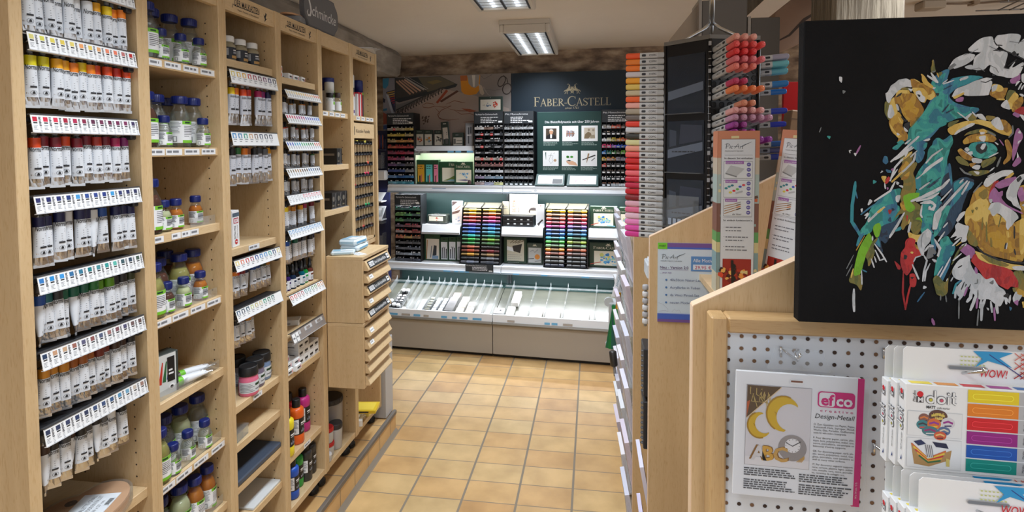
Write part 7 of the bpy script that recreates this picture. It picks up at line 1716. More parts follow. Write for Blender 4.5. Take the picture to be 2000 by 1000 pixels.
GY 19 468,110,468,89
PU 41 354,24,359,9
BL 0 547,66,553,64,551,55
W 0 492,61,497,59,495,54
PL 19 416,172,425,178
PL 16 433,132,426,111
PL 16 449,126,441,106
GY 19 459,128,466,130,466,140
PL 0 532,95,542,104,544,92
GY 0 496,132,505,140,505,128
W 19 404,145,399,134
W 0 96,709,102,706,102,695,97,698
GY 0 105,671,112,668,107,661
TE 0 67,542,74,541,71,534
GY 16 50,567,46,554'''
 b = CANVMB; i = 0; rw = random.Random(31)
 for ln in PAINTDATA.split('\n'):
  k, wd, flat = ln.split(' '); f_ = [int(v) / 2e3 for v in flat.split(',')]; pts = list(zip(f_[::2], f_[1::2]))
  pts = [(min(max(x, .001), CAN_W - .001), min(max(y, .001), CAN_H - .001)) for x, y in pts]; z = .0004 + i * 3e-6; i += 1
  if wd == '0':
   n = len(pts); mx = sum(p[0] for p in pts) / n; my = sum(p[1] for p in pts) / n
   q = [(x + (x - mx) / max(math.hypot(x - mx, y - my), 1e-4) * .0013, y + (y - my) / max(math.hypot(x - mx, y - my), 1e-4) * .0013) for x, y in pts]
   for it in range(2):
    o = []
    for j in range(len(q)):
     a, c = q[j], q[(j + 1) % len(q)]; o += [(a[0] * .8 + c[0] * .2, a[1] * .8 + c[1] * .2), (a[0] * .2 + c[0] * .8, a[1] * .2 + c[1] * .8)]
    q = [(x + rw.uniform(-.0006, .0006), y + rw.uniform(-.0006, .0006)) for x, y in o] if it == 0 else o
   q = [(min(max(x, .001), CAN_W - .001), min(max(y, .001), CAN_H - .001)) for x, y in q]
   b.poly(q, PMAT[k], z, FY)
  else:
   w_ = int(wd) / 1e4; n = len(pts); P = []
   for j in range(n - 1):
    a, c = pts[j], pts[j + 1]; P += [a, ((a[0] + c[0]) / 2, (a[1] + c[1]) / 2)]
   P.append(pts[-1]); b.stroke(P, [w_ * .55] + [w_] * (len(P) - 2) + [w_ * .75], PMAT[k], z, FY); b.disc(P[-1][0], P[-1][1], w_ * .38, PMAT[k], z + 1.5e-6, 8, FY); b.disc(P[0][0], P[0][1], w_ * .28, PMAT[k], z + 1.5e-6, 8, FY)
 for (k, pts) in (('GO', [(.29, .12), (.36, .13), (.39, .20), (.33, .22), (.28, .20)]), ('W', [(.30, .30), (.37, .31), (.38, .36), (.31, .37)]), ('TE', [(.32, .22), (.38, .24), (.37, .29), (.31, .27)])): b.poly(pts, PMAT[k], .0003, FY)
 PEN = mat((110, 114, 122), .6)
 for pts in ([(.206, .381), (.216, .384), (.224, .389)], [(.238, .392), (.246, .388), (.252, .384)], [(.262, .398), (.272, .396), (.282, .399)], [(.216, .361), (.226, .363), (.233, .358)], [(.240, .366), (.247, .362), (.250, .356)]): b.stroke(pts, .0007, PEN, .0016, FY)
 for (x, z, s_) in ((.214, .376, '1'), (.268, .392, '1'), (.222, .357, '8'), (.242, .352, '15'), (.262, .341, '12')): b.text(s_, x, z, .0024, PEN, .0016, FY)
 b.build('canvas', t)
paint(t)
# framed pegboard
t = thing('pegboard', 'white pegboard in a beech frame under the painting', 'pegboard', (.183, .88, .86)); PW_, PH_ = .60, .487
b = MB()
for (x0, x1, z0, z1, m) in ((0, .025, 0, PH_, BEECHV), (PW_ - .025, PW_, 0, PH_, BEECHV), (.025, PW_ - .025, PH_ - .025, PH_, BEECHX), (.025, PW_ - .025, 0, .025, BEECHX)): b.box(x0, x1, 0, .0395, z0, z1, m, .003)
b.build('frame', t)
PEGW = mat((208, 214, 222), .5); HOLE = mat((62, 46, 38), .9); HOLE2 = mat((122, 92, 68), .9)
b = MB(); b.box(.024, PW_ - .024, .012, .018, .024, PH_ - .024, PEGW)
rnd = random.Random(11)
for i in range(27):
 for j in range(22):
  x = .0285 + i * .01935; z = PH_ - .0325 - j * .0192
  if x < PW_ - .03 and z > .03:
   b.disc(x, z, .0031, HOLE2 if rnd.random() < (.85 if i < 5 else .25) else HOLE, .0002, 10, FY @ TR((0, 0, -.012)))
   b.lathe([(.0033, .0), (.0036, .0006)], PEGW, 10, T=FY @ TR((x, z, -.012)), cap0=False, cap1=False)
b.build('perforated_board', t)
def peg_hook(label, x, z, y1, y0=.892, rise=0.0):
 t = thing('peg_hook', label, 'hook', (x, y0, z), 0, 'metal peg hooks'); L = y0 - y1
 b = MB(); b.tube([(-.010, -.001, .006), (-.010, -.005, .006), (-.004, -.010, .002), (0, -L * .8, .002 + rise * .8), (.0, -L, .012 + rise)], .0017, CHROME, 8); b.tube([(-.012, -.003, .010), (-.012, -.003, -.006)], .0022, CHROME, 8); b.build('prong', t)
 b = MB(); b.tube([(.014, -.003, .006), (.006, -.008, .004), (.003, -L * .6, rise * .6)], .0015, CHROME, 8); b.build('side_wire', t); b = MB(); b.lathe([(.001, -.003), (.0032, 0), (.001, .003)], CHROME, 10, (0, -L, .0135 + rise)); b.build('tip', t)
peg_hook('metal hook holding the clear sheet pack', .300, 1.292, .845); peg_hook('metal hook holding the upper marker boxes', .446, 1.297, .695, rise=.042); peg_hook('metal hook holding the lower marker boxes', .436, 1.150, .650, rise=.044)
# sheet pack in a clear bag
t = thing('sheet_pack', 'clear bagged pack of craft foil sheets showing gold moons and letters', 'pack', (.2075, .8445, 1.0865)); t.rotation_euler.y = .018; SW, SH = .180, .194
MAG = mat((206, 20, 120), .5)
b = MB(); b.box(.004, SW - .002, .006, .0155, .004, SH - .006, PAPER, .0008); b.box(.002, SW - .010, .003, .006, .002, SH - .003, PAPER, .0006); b.box(SW - .012, SW - .001, .004, .006, .0, SH - .004, MAG); b.build('sheets', t)
b = MB()
def e(u, v): return (u * SW, (1 - v) * SH)
def er(u0, u1, v0, v1, m, z=0.0): b.rect(u0 * SW, u1 * SW, (1 - v1) * SH, (1 - v0) * SH, m, z, FY)
FYs = FY @ TR((0, 0, -.0026))
FY_save = FY
FY = FYs
er(.095, .60, .115, .745, mat((150, 150, 156)), .0); er(.098, .597, .118, .742, mat((210, 209, 215)), .0003)
er(.100, .595, .675, .740, mat((220, 219, 223)), .0006)
b.poly([e(.100, .12), e(.365, .12), e(.100, .375)], mat((84, 62, 34), .5), .0006, FY); b.poly([e(.100, .25), e(.125, .235), e(.100, .375)], mat((176, 84, 40)), .0009, FY)
rnd = random.Random(2)
for i in range(16): x = rnd.uniform(.12, .28); y = rnd.uniform(.13, .20); b.stroke([e(x, y), e(x + rnd.uniform(-.03, .03), y + .05), e(x + rnd.uniform(-.02, .05), y + rnd.uniform(.03, .10))], .0009, mat((196, 172, 104)), .0009, FY)
b.stroke([e(.365, .12), e(.100, .375)], .0012, mat((214, 190, 150)), .0012, FY)
def moon(cx, cy, r, rot, m1, m2):
 o = [(cx + r * math.cos(a + rot), cy - r * 1.06 * math.sin(a + rot)) for a in [math.radians(v) for v in range(60, 301, 16)]]
 n_ = [(cx + r * .42 * math.cos(rot) * -1 * -1 + r * .78 * math.cos(a + rot), cy - r * .42 * math.sin(rot) - r * .80 * math.sin(a + rot)) for a in [math.radians(v) for v in range(282, 77, -17)]]
 b.poly([e(*q) for q in o + n_], m1, .0010, FY); b.stroke([e(*q) for q in o[2:-2]], .0022, m2, .0012, FY); b.stroke([e(cx - r * .52, cy - r * .1), e(cx - r * .40, cy + r * .02), e(cx - r * .46, cy + r * .10)], .001, m2, .0014, FY)
MO1 = mat((206, 174, 44), .3, .3); MO2 = mat((166, 130, 28), .3, .3)
moon(.385, .325, .130, -.45, MO1, MO2); moon(.205, .425, .095, .35, MO1, MO2)
b.disc(.465 * SW, (1 - .585) * SH, .110 * SW, mat((150, 148, 152), .3, .3), .0008, 28, FY); b.disc(.465 * SW, (1 - .565) * SH, .060 * SW, mat((226, 226, 230)), .0011, 22, FY)
for q in range(12): a = q * math.pi / 6; b.stroke([(.465 * SW + .048 * SW * math.cos(a), (1 - .565) * SH + .048 * SW * math.sin(a)), (.465 * SW + .055 * SW * math.cos(a), (1 - .565) * SH + .055 * SW * math.sin(a))], .0008, INK, .0013, FY)
b.stroke([e(.415, .545), e(.465, .568), e(.525, .53)], .0011, INK, .0015, FY)
GD = mat((196, 156, 84), .4); GD2 = mat((140, 96, 36), .4)
for (s_, x, m1, m2, o) in (('A', .150, mat((206, 204, 206)), GD2, -.012), ('B', .225, mat((206, 160, 60)), GD2, .008), ('C', .315, GD, GD2, .010)):
 b.text(s_, (x + o) * SW, (1 - .690) * SH, .021, m2, .0010, FY, bold=.03); b.text(s_, x * SW, (1 - .694) * SH, .021, m1, .0014, FY, bold=.03)
for q in range(4): b.stroke([e(.50 + .012 * q, .69), e(.56, .64 + .006 * q)], .001, GD, .0010, FY)
def rr(x0, x1, z0, z1, r, m, z):
 p = [(x + (x0 + x1) / 2, y + (z0 + z1) / 2) for x, y in rrect(x1 - x0, z1 - z0, r)]; b.poly(p, m, z, FY)
rr(.645 * SW, .925 * SW, (1 - .250) * SH, (1 - .130) * SH, .005, MAG, .0003); rr(.655 * SW, .775 * SW, (1 - .243) * SH, (1 - .137) * SH, .004, PAPER, .0006)
b.text('ef', .668 * SW, (1 - .232) * SH, .0155, MAG, .0009, FY, bold=.03, wid=.100 * SW); b.text('co', .782 * SW, (1 - .232) * SH, .0155, PAPER, .0009, FY, bold=.03, wid=.125 * SW)
b.text('creative', .665 * SW, (1 - .287) * SH, .0042, mat((190, 30, 110)), .0003, FY, spacing=1.5, wid=.25 * SW); b.text('Design-Metall', .625 * SW, (1 - .338) * SH, .0068, INK, .0003, FY, shear=.25, wid=.305 * SW)
rows = [['D: Zum Gestalten von Papier, Pappe,', 'Kunststoff, Holz, Styropor, Metall,', 'Wachs, Glas, Porzellan, Gießkeramik', 'sowie für viele andere Untergründe.'], ['F: Pour décorer papier, carton, plas-', 'tique, bois, polystyrène, métal, cire,', 'verre, porcelaine, céramique et', 'beaucoup d’autres supports.'], ['GB: For decorating paper, card, pla-', 'stic, wood, polystyrene, metal, wax,', 'glass, porcelain, cast ceramics as', 'well as many other surfaces.'], ['IT: Per decorare i seguenti supporti:', 'carta, cartone, plastica, legno, polisti-', 'rolo, metallo, cera, vetro, porcella-', 'na, ceramica da colaggio ecc.']]
for i, blk in enumerate(rows):
 for j, ln in enumerate(blk): b.text(ln, .622 * SW, (1 - (.392 + i * .1035 + j * .0215)) * SH, .0028, INK, .0003, FY, wid=(.31 if j < 3 else .25) * SW)
for (u0, u1, v0, n) in ((.095, .50, .775, 4), (.095, .50, .865, 5), (.525, .93, .79, 4), (.525, .93, .87, 5)): b.lines(u0 * SW, u1 * SW, (1 - v0) * SH, n, .0033, .0019, mat((80, 84, 92)), .0003, FY, .2)
er(.43, .53, .055, .090, WHITE, .0005); er(.435, .525, .062, .076, mat((120, 70, 50)), .0008)
FY = FY_save
b.text('14 x 14 cm / 5 S.', 0, 0, .0026, PAPER, .0003, at((SW - .0055, .0036, .012), FY) @ TR(rz=math.pi / 2)); b.build('print', t)
b = MB(); bag = [(-.004, -.002), (SW + .004, -.002), (SW + .006, SH + .002), (SW * .73, SH + .004), (SW * .66, SH + .034), (SW * .30, SH + .036), (SW * .24, SH + .004), (-.002, SH + .004)]
b.poly(bag, glassy('bag_film', (251, 252, 254), .02, .08), 0, FY @ TR((0, 0, -.001))); b.poly(bag[3:7], glassy('header_film', (236, 240, 244), .16, .1), .0005, FY); b.stroke(bag[3:7], .0022, CLEARP, .0008, FY); b.stroke([(-.003, SH), (SW + .005, SH)], .002, CLEARP, .0002, FY); b.stroke([(-.002, .0), (.0, SH)], .002, CLEARP, .0002, FY); b.stroke([(SW + .003, .0), (SW + .005, SH)], .0025, CLEARP, .0002, FY); b.build('bag', t)
# marker boxes
SCOL = [(226, 204, 30), (222, 128, 30), (204, 22, 34), (146, 26, 130), (20, 84, 176), (16, 140, 130)]
def mlogo(b, x, z, s, T, zz=.0003):
 b.rect(x, x + s, z, z + s, mat((40, 36, 44)), zz, T); b.rect(x, x + s, z + s * .95, z + s * 1.9, PAPER, zz, T); b.disc(x + s * .5, z + s * 1.35, s * .46, mat((206, 30, 44)), zz + .0002, 14, T); b.text('M', x + s * .14, z + s * .12, s * .72, PAPER, zz + .0002, T, bold=.03)
 b.text('Marabu', 0, 0, s * .38, INK, zz, T @ TR((x - s * .12, z + s * .1, 0), rz=math.pi / 2), wid=s * 1.75)
def doit(b, x, z, h, T, zz=.0003):
 w_ = h * .17; G_ = mat((112, 114, 122)); r = h * .29
 def seg(pts): b.stroke([(x + p[0] * h, z + p[1] * h) for p in pts], w_ * 1.4, G_, zz, T); b.stroke([(x + p[0] * h, z + p[1] * h) for p in pts], w_ * .8, WHITE, zz + .0006, T)
 for k, cx in ((0, x + r), (1, x + h * 1.06)): b.disc(cx, z + r, r * 1.25, G_, zz, 18, T); b.disc(cx, z + r, r * 1.06, WHITE, zz + .0002, 18, T); b.disc(cx, z + r, r * .55, G_, zz + .0004, 12, T); b.disc(cx, z + r, r * .42, mat((206, 80, 110) if k else (196, 190, 60)), zz + .0008, 10, T)
 seg([(.60, -.02), (.60, 1.05)]); seg([(1.56, -.02), (1.56, .60)]); b.disc(x + h * 1.56, z + h * .84, w_ * .75, G_, zz, 10, T); b.disc(x + h * 1.56, z + h * .84, w_ * .45, WHITE, zz + .0006, 10, T)
 seg([(1.92, .98), (1.92, .10), (2.12, .02)]); seg([(1.76, .60), (2.12, .60)])
BW, BH, BD = .190, .106, .0155
def marker_box(label, loc, rz, full, group):
 t = thing('marker_box', label, 'marker box', loc, rz, group)
 b = MB(); b.box(0, BW, 0, BD, 0, BH, WHITE, .0008); b.build('carton', t)
 b = MB(); tab = [(.003, BH), (BW - .003, BH), (BW - .003, BH + .037), (BW - .007, BH + .041), (.007, BH + .041), (.003, BH + .037)]; b.prism(tab, .0008, WHITE, at((0, BD - .0012, 0), FY)); b.build('hang_tab', t)
 b = MB(); S = at((-.0004, 0, 0), basis((0, 0, 0), (0, -1, 0), (0, 0, 1), (-1, 0, 0)))   # left narrow side
 mlogo(b, -BD * .72, BH * .80, .0068, S); doit(b, 0, 0, .0125, S @ TR((-BD * .22, BH * .44, 0), rz=math.pi / 2)); b.text('MATT craft marker', 0, 0, .003, INK, .0003, S @ TR((-BD * .3, BH * .20, 0), rz=math.pi / 2), wid=.022); b.poly([(-BD * .5, .008), (-BD * .3, .010), (-BD * .3, .016)], mat((30, 60, 130)), .0003, S)
 for i, c in enumerate(SCOL): b.add([(.007 + i * .028, .002, BH + .0003), (.030 + i * .028, .002, BH + .0003), (.0295 + i * .028, BD - .006, BH + .0003), (.006 + i * .028, BD - .006, BH + .0003)], [(0, 1, 2, 3)], mat(tuple(min(255, int(v * .75 + 60)) for v in c)))
 T = at((0, -.0004, 0), FY)
 if full:
  mlogo(b, .0115, .0840, .0078, T); doit(b, .0225, .0840, .0150, T); b.text('MATT', .0225, .0775, .0032, INK, .0003, T, bold=.03, wid=.010); b.text('craft marker', .034, .0775, .0026, INK, .0003, T, wid=.014)
  T0 = T; T = T @ Matrix.Diagonal((.68, 1, 1, 1))
  for (z0, z1) in ((.0425, .0735), (.0035, .0405)):
   b.rect(.0035, .0905, z0, z1, mat((206, 210, 216)), 0, T); b.rect(.0042, .0898, z0 + .0007, z1 - .0007, mat((226, 230, 234)), .0002, T)
  STN = [(.030, .064, .009, .006, (130, 90, 84)), (.052, .068, .015, .0075, (92, 62, 56)), (.068, .060, .011, .007, (206, 206, 214)), (.028, .056, .010, .006, (60, 130, 140)), (.046, .058, .011, .007, (206, 110, 60)), (.040, .049, .013, .006, (70, 120, 130)), (.062, .050, .010, .0055, (90, 110, 150)), (.056, .044, .010, .0055, (200, 90, 60))]
  for i, (x, z, rx, rz_, c) in enumerate(STN):
   b.disc(x, z + .001, rx, mat(c), .0004 + i * .00003, 16, T, ry=rz_)
   b.stroke([(x - rx * .7, z + .001), (x, z + .003), (x + rx * .7, z + .001)], rz_ * .35, mat([(206, 120, 60), (206, 190, 90), (150, 50, 140), (60, 60, 70), (140, 60, 150), (150, 50, 110), (206, 200, 180), (226, 190, 120)][i]), .0004 + i * .00003 + .00002, T); b.stroke([(x - rx * .5, z - rz_ * .4), (x + rx * .5, z - rz_ * .3)], rz_ * .25, mat([(60, 50, 60), (226, 210, 150), (70, 60, 110), (206, 70, 70), (226, 190, 60), (206, 206, 210), (40, 60, 110), (90, 40, 40)][i]), .0004 + i * .00003 + .00002, T)
  b.text('LITTLE', .044, .0695, .0032, mat((226, 200, 110)), .0009, T, wid=.017, bold=.03); b.text('TEAM', .046, .0650, .0032, mat((226, 200, 110)), .0009, T, wid=.013, bold=.03)
  b.poly([(.010, .034), (.038, .016), (.075, .028), (.073, .016), (.040, .006), (.016, .008)], mat((176, 140, 90)), .0004, T)
  for i, c in enumerate([(206, 110, 60), (226, 196, 70), (196, 60, 60), (226, 170, 60), (60, 110, 70)]): b.stroke([(.011 + .003 * i, .033 - .0035 * i), (.038, .016 - .0012 * i), (.066 - .002 * i, .0265 - .003 * i)], .0022, mat(c), .0006 + i * .00003, T)
  b.poly([(.014, .036), (.026, .0385), (.034, .034), (.022, .031)], mat((40, 50, 90)), .0008, T); b.poly([(.032, .034), (.044, .031), (.046, .018), (.036, .016)], mat((206, 206, 210)), .0009, T); b.poly([(.044, .037), (.066, .036), (.070, .030), (.050, .031)], mat((36, 40, 70)), .0008, T); b.poly([(.066, .018), (.072, .017), (.072, .008), (.067, .008)], mat((206, 190, 110)), .0008, T)
  for i in range(4): b.stroke([(.033 + .003 * i, .033), (.037 + .003 * i, .018)], .0008, INK, .0011, T)
  T = T0
  for i, c in enumerate(SCOL):
   z = .0885 - i * .0168; m = mat(c, .4)
   b.rect(.0665, .1195, z, z + .0152, m, .0003, T); b.rect(.1195, BW - .002, z, z + .0152, mat((178, 182, 188), .35), .0003, T)
   ol = rrect(.042, .0062, .003); b.stroke([(.0925 + x, z + .0076 + y) for x, y in ol + [ol[0]]], .0007, mat(tuple(min(255, v + 46) for v in c)), .0006, T)
   mlogo(b, .1275, z + .0028, .0055, T, .0006); doit(b, .1365, z + .0034, .0100, T, .0006); b.rect(.162, BW - .002, z + .001, z + .0135, mat((196, 200, 206)), .0006, T)
  b.rect(.1535, .169, .004, .036, mat((196, 24, 34)), .0016, T); b.text('6 x 3 ml', 0, 0, .004, PAPER, .0019, T @ TR((.1635, .008, 0), rz=math.pi / 2), wid=.022)
 else:
  b.rect(.012, BW - .004, BH - .02, BH - .006, mat((214, 216, 222)), 0, T); mlogo(b, .014, BH - .0135, .0060, T); doit(b, .026, BH - .017, .012, T); b.rect(.110, BW - .002, BH - .012, BH - .002, mat((40, 46, 110)), .0006, T)
 Tt = at((-.070, BD - .0024, 0), FY)
 b.poly([(.148, BH + .040), (.175, BH + .0405), (.190, BH + .040), (.176, BH + .033), (.190, BH + .022), (.164, BH + .029), (.150, BH + .020), (.158, BH + .031)], mat((40, 150, 210)), .0004, Tt); b.stroke([(.165, BH + .037), (.20, BH + .012)], .001, mat((40, 60, 140)), .0006, Tt)
 for i in range(26):
  x = .192 + (i % 7) * .0065; z = BH + .009 + (i // 9) * .011; b.stroke([(x, z), (x + .012, z + .010)], .0012, mat((196, 70, 70) if i % 3 else (206, 130, 120)), .0003, Tt); b.stroke([(x, z + .009), (x + .011, z)], .0010, mat((206, 110, 100)), .0003, Tt)
 for i in range(20): b.rect(.135 + (i % 7) * .004, .1372 + (i % 7) * .004, BH + .022 + (i // 7) * .005, BH + .0235 + (i // 7) * .005, mat((190, 200, 130)), .0003, Tt)
 b.text('WOW!', .155, BH + .009, .0095, mat((200, 36, 50)), .0005, Tt, shear=.15, bold=.01, wid=.030)
 sl = rrect(.042, .0042, .002); b.poly([(.143 + x, BH + .0185 + y) for x, y in sl], mat((120, 128, 138), .3), .0003, Tt); b.stroke([(.143 + x, BH + .0185 + y) for x, y in sl + [sl[0]]], .0006, mat((170, 174, 180)), .0005, Tt)
 b.build('print', t)
for i in range(3):
 marker_box(['front box of the upper hanging marker sets, with six colours showing', 'middle box of the upper hanging marker sets', 'rear box of the upper hanging marker sets'][i], (.3770 - i * .0015, .720 + i * .0178, 1.2160 - .006 * i), -.035, i == 0, 'upper hanging marker sets')
for i in range(5):
 marker_box('box of the lower hanging marker sets, %s from the front' % NTH[i], (.3725 - i * .0002, .672 + i * .0178, 1.0790 - .005 * i), -.045, False, 'lower hanging marker sets')
# lettered sign on the sloping panel
def picart(b, x, z, h, T, zz=.0003, m=None):
 m = m or mat((70, 78, 92)); w_ = h * .09
 b.stroke([(x + h * .2, z), (x + h * .35, z + h * .9)], w_ * 1.2, m, zz, T); b.stroke([(x + h * .0, z + h * .8), (x + h * .4, z + h * 1.0), (x + h * .85, z + h * .85), (x + h * .75, z + h * .55), (x + h * .3, z + h * .42)], [w_ * .5, w_, w_ * 1.3, w_, w_ * .4], m, zz, T)
 b.text('ic', x + h * .78, z + h * .02, h * .72, m, zz, T, shear=.3, wid=h * .72); b.stroke([(x + h * 1.65, z + h * .35), (x + h * 1.95, z + h * .38)], w_ * .8, m, zz, T)
 b.stroke([(x + h * 1.75, z), (x + h * 2.1, z + h * .5), (x + h * 2.45, z + h * .95), (x + h * 2.5, z + h * .4), (x + h * 2.5, z)], [w_ * .5, w_, w_ * 1.2, w_, w_ * .5], m, zz, T); b.stroke([(x + h * 2.0, z + h * .35), (x + h * 2.6, z + h * .38)], w_ * .6, m, zz, T)
 b.text('rt', x + h * 2.65, z, h * .72, m, zz, T, shear=.3, wid=h * .75); b.stroke([(x + h * 3.1, z + h * .5), (x + h * 3.6, z + h * .7), (x + h * 4.9, z + h * 1.3)], [w_ * .5, w_ * 1.6, w_ * .4], m, zz, T)
t = thing('price_sign', 'white lettered sign with purple borders on the sloping beech panel', 'sign', (.184, 1.5985, 1.113)); SW2, SH2 = .160, .226
b = MB(); b.box(0, SW2, -.0016, 0, 0, SH2, mat((196, 214, 230), .4)); b.build('sheet', t)
b = MB(); T = at((0, -.0020, 0), FY); VI = mat((112, 82, 150)); BLU = mat((66, 98, 190))
b.rect(0, SW2, SH2 - .012, SH2, VI, 0, T); b.rect(0, SW2, SH2 - .017, SH2 - .012, BLU, 0, T); b.rect(0, .026, SH2 - .0175, SH2, mat((110, 196, 50)), .0003, T); b.text('ANGEBOT', .003, SH2 - .011, .005, INK, .0006, T, wid=.020)
b.rect(0, SW2, 0, .012, VI, 0, T); b.rect(0, SW2, .008, .024, BLU, .0002, T); b.rect(0, SW2, .0235, .0255, mat((150, 170, 220)), .0004, T)
picart(b, .010, SH2 - .046, .0135, T); b.text('MALEN NACH ZAHLEN', .008, SH2 - .053, .0030, INK, .0003, T, wid=.058)
b.rect(.091, SW2, SH2 - .079, SH2 - .037, mat((84, 136, 196)), .0003, T); b.text('Alle Motive', .0965, SH2 - .053, .0095, PAPER, .0006, T, wid=.0585); b.rect(.0965, SW2 - .002, SH2 - .0745, SH2 - .060, mat((206, 220, 236)), .0006, T); b.text('29,95 €', .101, SH2 - .0725, .0095, mat((176, 40, 84)), .0009, T, wid=.045)
b.text('Neu - Version 2.0', .006, SH2 - .0735, .0075, mat((90, 70, 110)), .0003, T, bold=.012, wid=.078); b.rect(.006, .084, SH2 - .0765, SH2 - .0757, VI, .0003, T); b.text('... jetzt mit', .006, SH2 - .087, .0045, VI, .0003, T, wid=.032)
for i, s_ in enumerate(('40x50cm Natur-Leinwand', 'Acrylfarbe in Tuben', 'da Vinci Pinsel-Set', 'neuen Motiven')):
 z = SH2 - .1085 - i * .0215; b.disc(.024, z + .003, .0030, mat((70, 120, 180)), .0003, 12, T); b.text(s_, .034, z, .0070, mat((84, 100, 140)), .0003, T, wid=(.110, .082, .080, .064)[i])
for pts in ([(.002, .055), (.016, .05), (.028, .038), (.030, .030), (.020, .033), (.004, .030)], [(.040, .030), (.048, .038), (.052, .032), (.060, .036), (.064, .028)]): b.stroke(pts, .0007, mat((160, 170, 190)), .0003, T)
b.build('print', t)
# tall paint-by-number boxes
def pic_box(label, loc, rz, ry, group='tall painting set boxes'):
 t = thing('painting_set_box', label, 'box', loc, rz, group); t.rotation_euler.y = ry; w_, h_, d_ = .096, .395, .050
 PC = mat((196, 122, 84), .5); b = MB(); b.box(0, w_, 0, d_, 0, h_, PC, .001); b.build('carton', t)
 b = MB(); S = at((-.0004, 0, 0), basis((0, 0, 0), (0, -1, 0), (0, 0, 1), (-1, 0, 0))); T = at((0, -.0004, 0), FY); rnd = random.Random(14)
 for (z0, z1, c) in ((.0, .06, (186, 182, 160)), (.05, .10, (120, 150, 156)), (.10, .14, (196, 186, 140)), (.125, .150, (90, 150, 90)), (.150, .24, (120, 84, 74)), (.22, .30, (160, 178, 176)), (.29, .335, (186, 176, 160)), (.33, h_, (190, 126, 98))):
  for (TT, a, c2) in ((T, 0, w_), (S, -d_, 0)): b.rect(a, c2, z0, min(z1, h_), mat(c), 0 + z0 * .0003, TT)
 for i in range(34): x = rnd.uniform(0, w_ - .02); z = rnd.uniform(.01, h_ - .012); b.stroke([(x, z), (x + .018, z + rnd.uniform(-.004, .006))], rnd.uniform(.003, .008), mat(rnd.choice([(206, 196, 150), (214, 200, 160), (190, 96, 60), (150, 180, 176), (90, 70, 60)])), .0003, T)
 b.rect(.008, w_ - .010, .004, h_ - .020, mat((110, 116, 126)), .0006, T); b.rect(.0088, w_ - .0108, .0048, h_ - .0208, mat((202, 208, 216), .45), .0008, T)
 Z = .0011; picart(b, .016, h_ - .043, .0125, T, Z); b.text('MALEN NACH ZAHLEN', .016, h_ - .050, .0026, INK, Z, T, wid=.042); b.rect(.016, w_ - .016, h_ - .0588, h_ - .0582, GREYTXT, Z, T); b.text('In diesem Set enthalten:', .015, h_ - .068, .0040, INK, Z, T, bold=.01, wid=.066)
 for i, (nm, dr) in enumerate((('Leinwand 40x50cm', 0), ('Acrylfarben', 1), ('da Vinci Pinsel', 2))):
  z1 = h_ - .0735 - i * .0455; z0 = z1 - .0415; b.rect(.014, w_ - .016, z0, z1, mat((120, 126, 136)), Z, T); b.rect(.0147, w_ - .0167, z0 + .0007, z1 - .0007, mat((206, 212, 218)), Z + .0002, T); b.rect(.018, .060 if i == 0 else .046, z1 - .0065, z1 + .001, mat((150, 100, 170)), Z + .0004, T); b.text(nm, .020, z1 - .0050, .0032, PAPER, Z + .0007, T, wid=.036 if i == 0 else .022)
  for q in range(3): b.disc(w_ - .0245, z1 - .0075 - q * .0125, .0048, mat((96, 92, 160)), Z + .0004, 14, T); b.lines(w_ - .0275, w_ - .0215, z1 - .008 - q * .0125, 1, .01, .001, PAPER, Z + .0007, T)
  if dr == 0: b.poly([(.018, z0 + .014), (.044, z0 + .006), (.062, z0 + .024), (.030, z0 + .032)], mat((176, 180, 184)), Z + .0004, T); b.poly([(.018, z0 + .014), (.044, z0 + .006), (.044, z0 + .003), (.018, z0 + .011)], mat((120, 124, 128)), Z + .0006, T)
  if dr == 1:
   for k_, (x, y, c) in enumerate(((.020, .022, (50, 130, 140)), (.027, .026, (60, 140, 150)), (.034, .029, (40, 110, 130)), (.030, .012, (206, 196, 80)), (.038, .016, (200, 50, 60)), (.046, .020, (110, 180, 90)), (.052, .026, (60, 90, 180)), (.060, .030, (206, 70, 80)))): b.disc(x, z0 + y, .0038, mat(c), Z + .0004 + k_ * .00003, 12, T, ry=.0026)
   b.stroke([(.042, z0 + .010), (.058, z0 + .015)], .004, mat((170, 174, 180)), Z + .0005, T)
  if dr == 2:
   for k_ in range(4): b.stroke([(.016, z0 + .006 + k_ * .006), (.044, z0 + .016 + k_ * .005)], .0016, mat((160, 120, 70)), Z + .0004, T); b.stroke([(.044, z0 + .016 + k_ * .005), (.054, z0 + .0195 + k_ * .005)], .0024, mat([(60, 50, 44), (190, 110, 40), (120, 90, 60), (150, 150, 150)][k_]), Z + .0005, T)
   b.text('da Vinci', .034, z0 + .003, .004, INK, Z + .0006, T, shear=.3, wid=.022)
 z = h_ - .218; b.rect(.014, w_ - .016, z + .009, z + .0095, GREYTXT, Z, T); b.text('So einfach funktioniert’s:', .014, z, .0038, INK, Z, T, bold=.01, wid=.068)
 for i in range(3): b.rect(.0155, .0175, z - .0155 - i * .0235, z - .0148 - i * .0235, INK, Z, T); b.lines(.020, .072, z - .0165 - i * .0235, 2, .008, .0024, mat((110, 114, 124)), Z, T, .3)
 b.rect(.014, w_ - .016, .012, .085, mat((150, 40, 30)), Z, T); blot(b, T @ TR((0, 0, Z)), .030, .05, .024, [(206, 70, 40), (226, 170, 90), (120, 24, 24), (60, 24, 24)], 22, rnd); blot(b, T @ TR((0, 0, Z)), .055, .045, .020, [(90, 20, 24), (226, 150, 70), (214, 190, 130), (170, 50, 30)], 18, rnd); b.stroke([(.038, .015), (.036, .082)], .006, mat((24, 18, 20)), Z + .0012, T)
 for i in range(4): b.disc(.040, .022 + i * .015, .005, mat((20, 16, 18)), Z + .0014, 8, T, ry=.006)
 b.build('print', t)
 return t
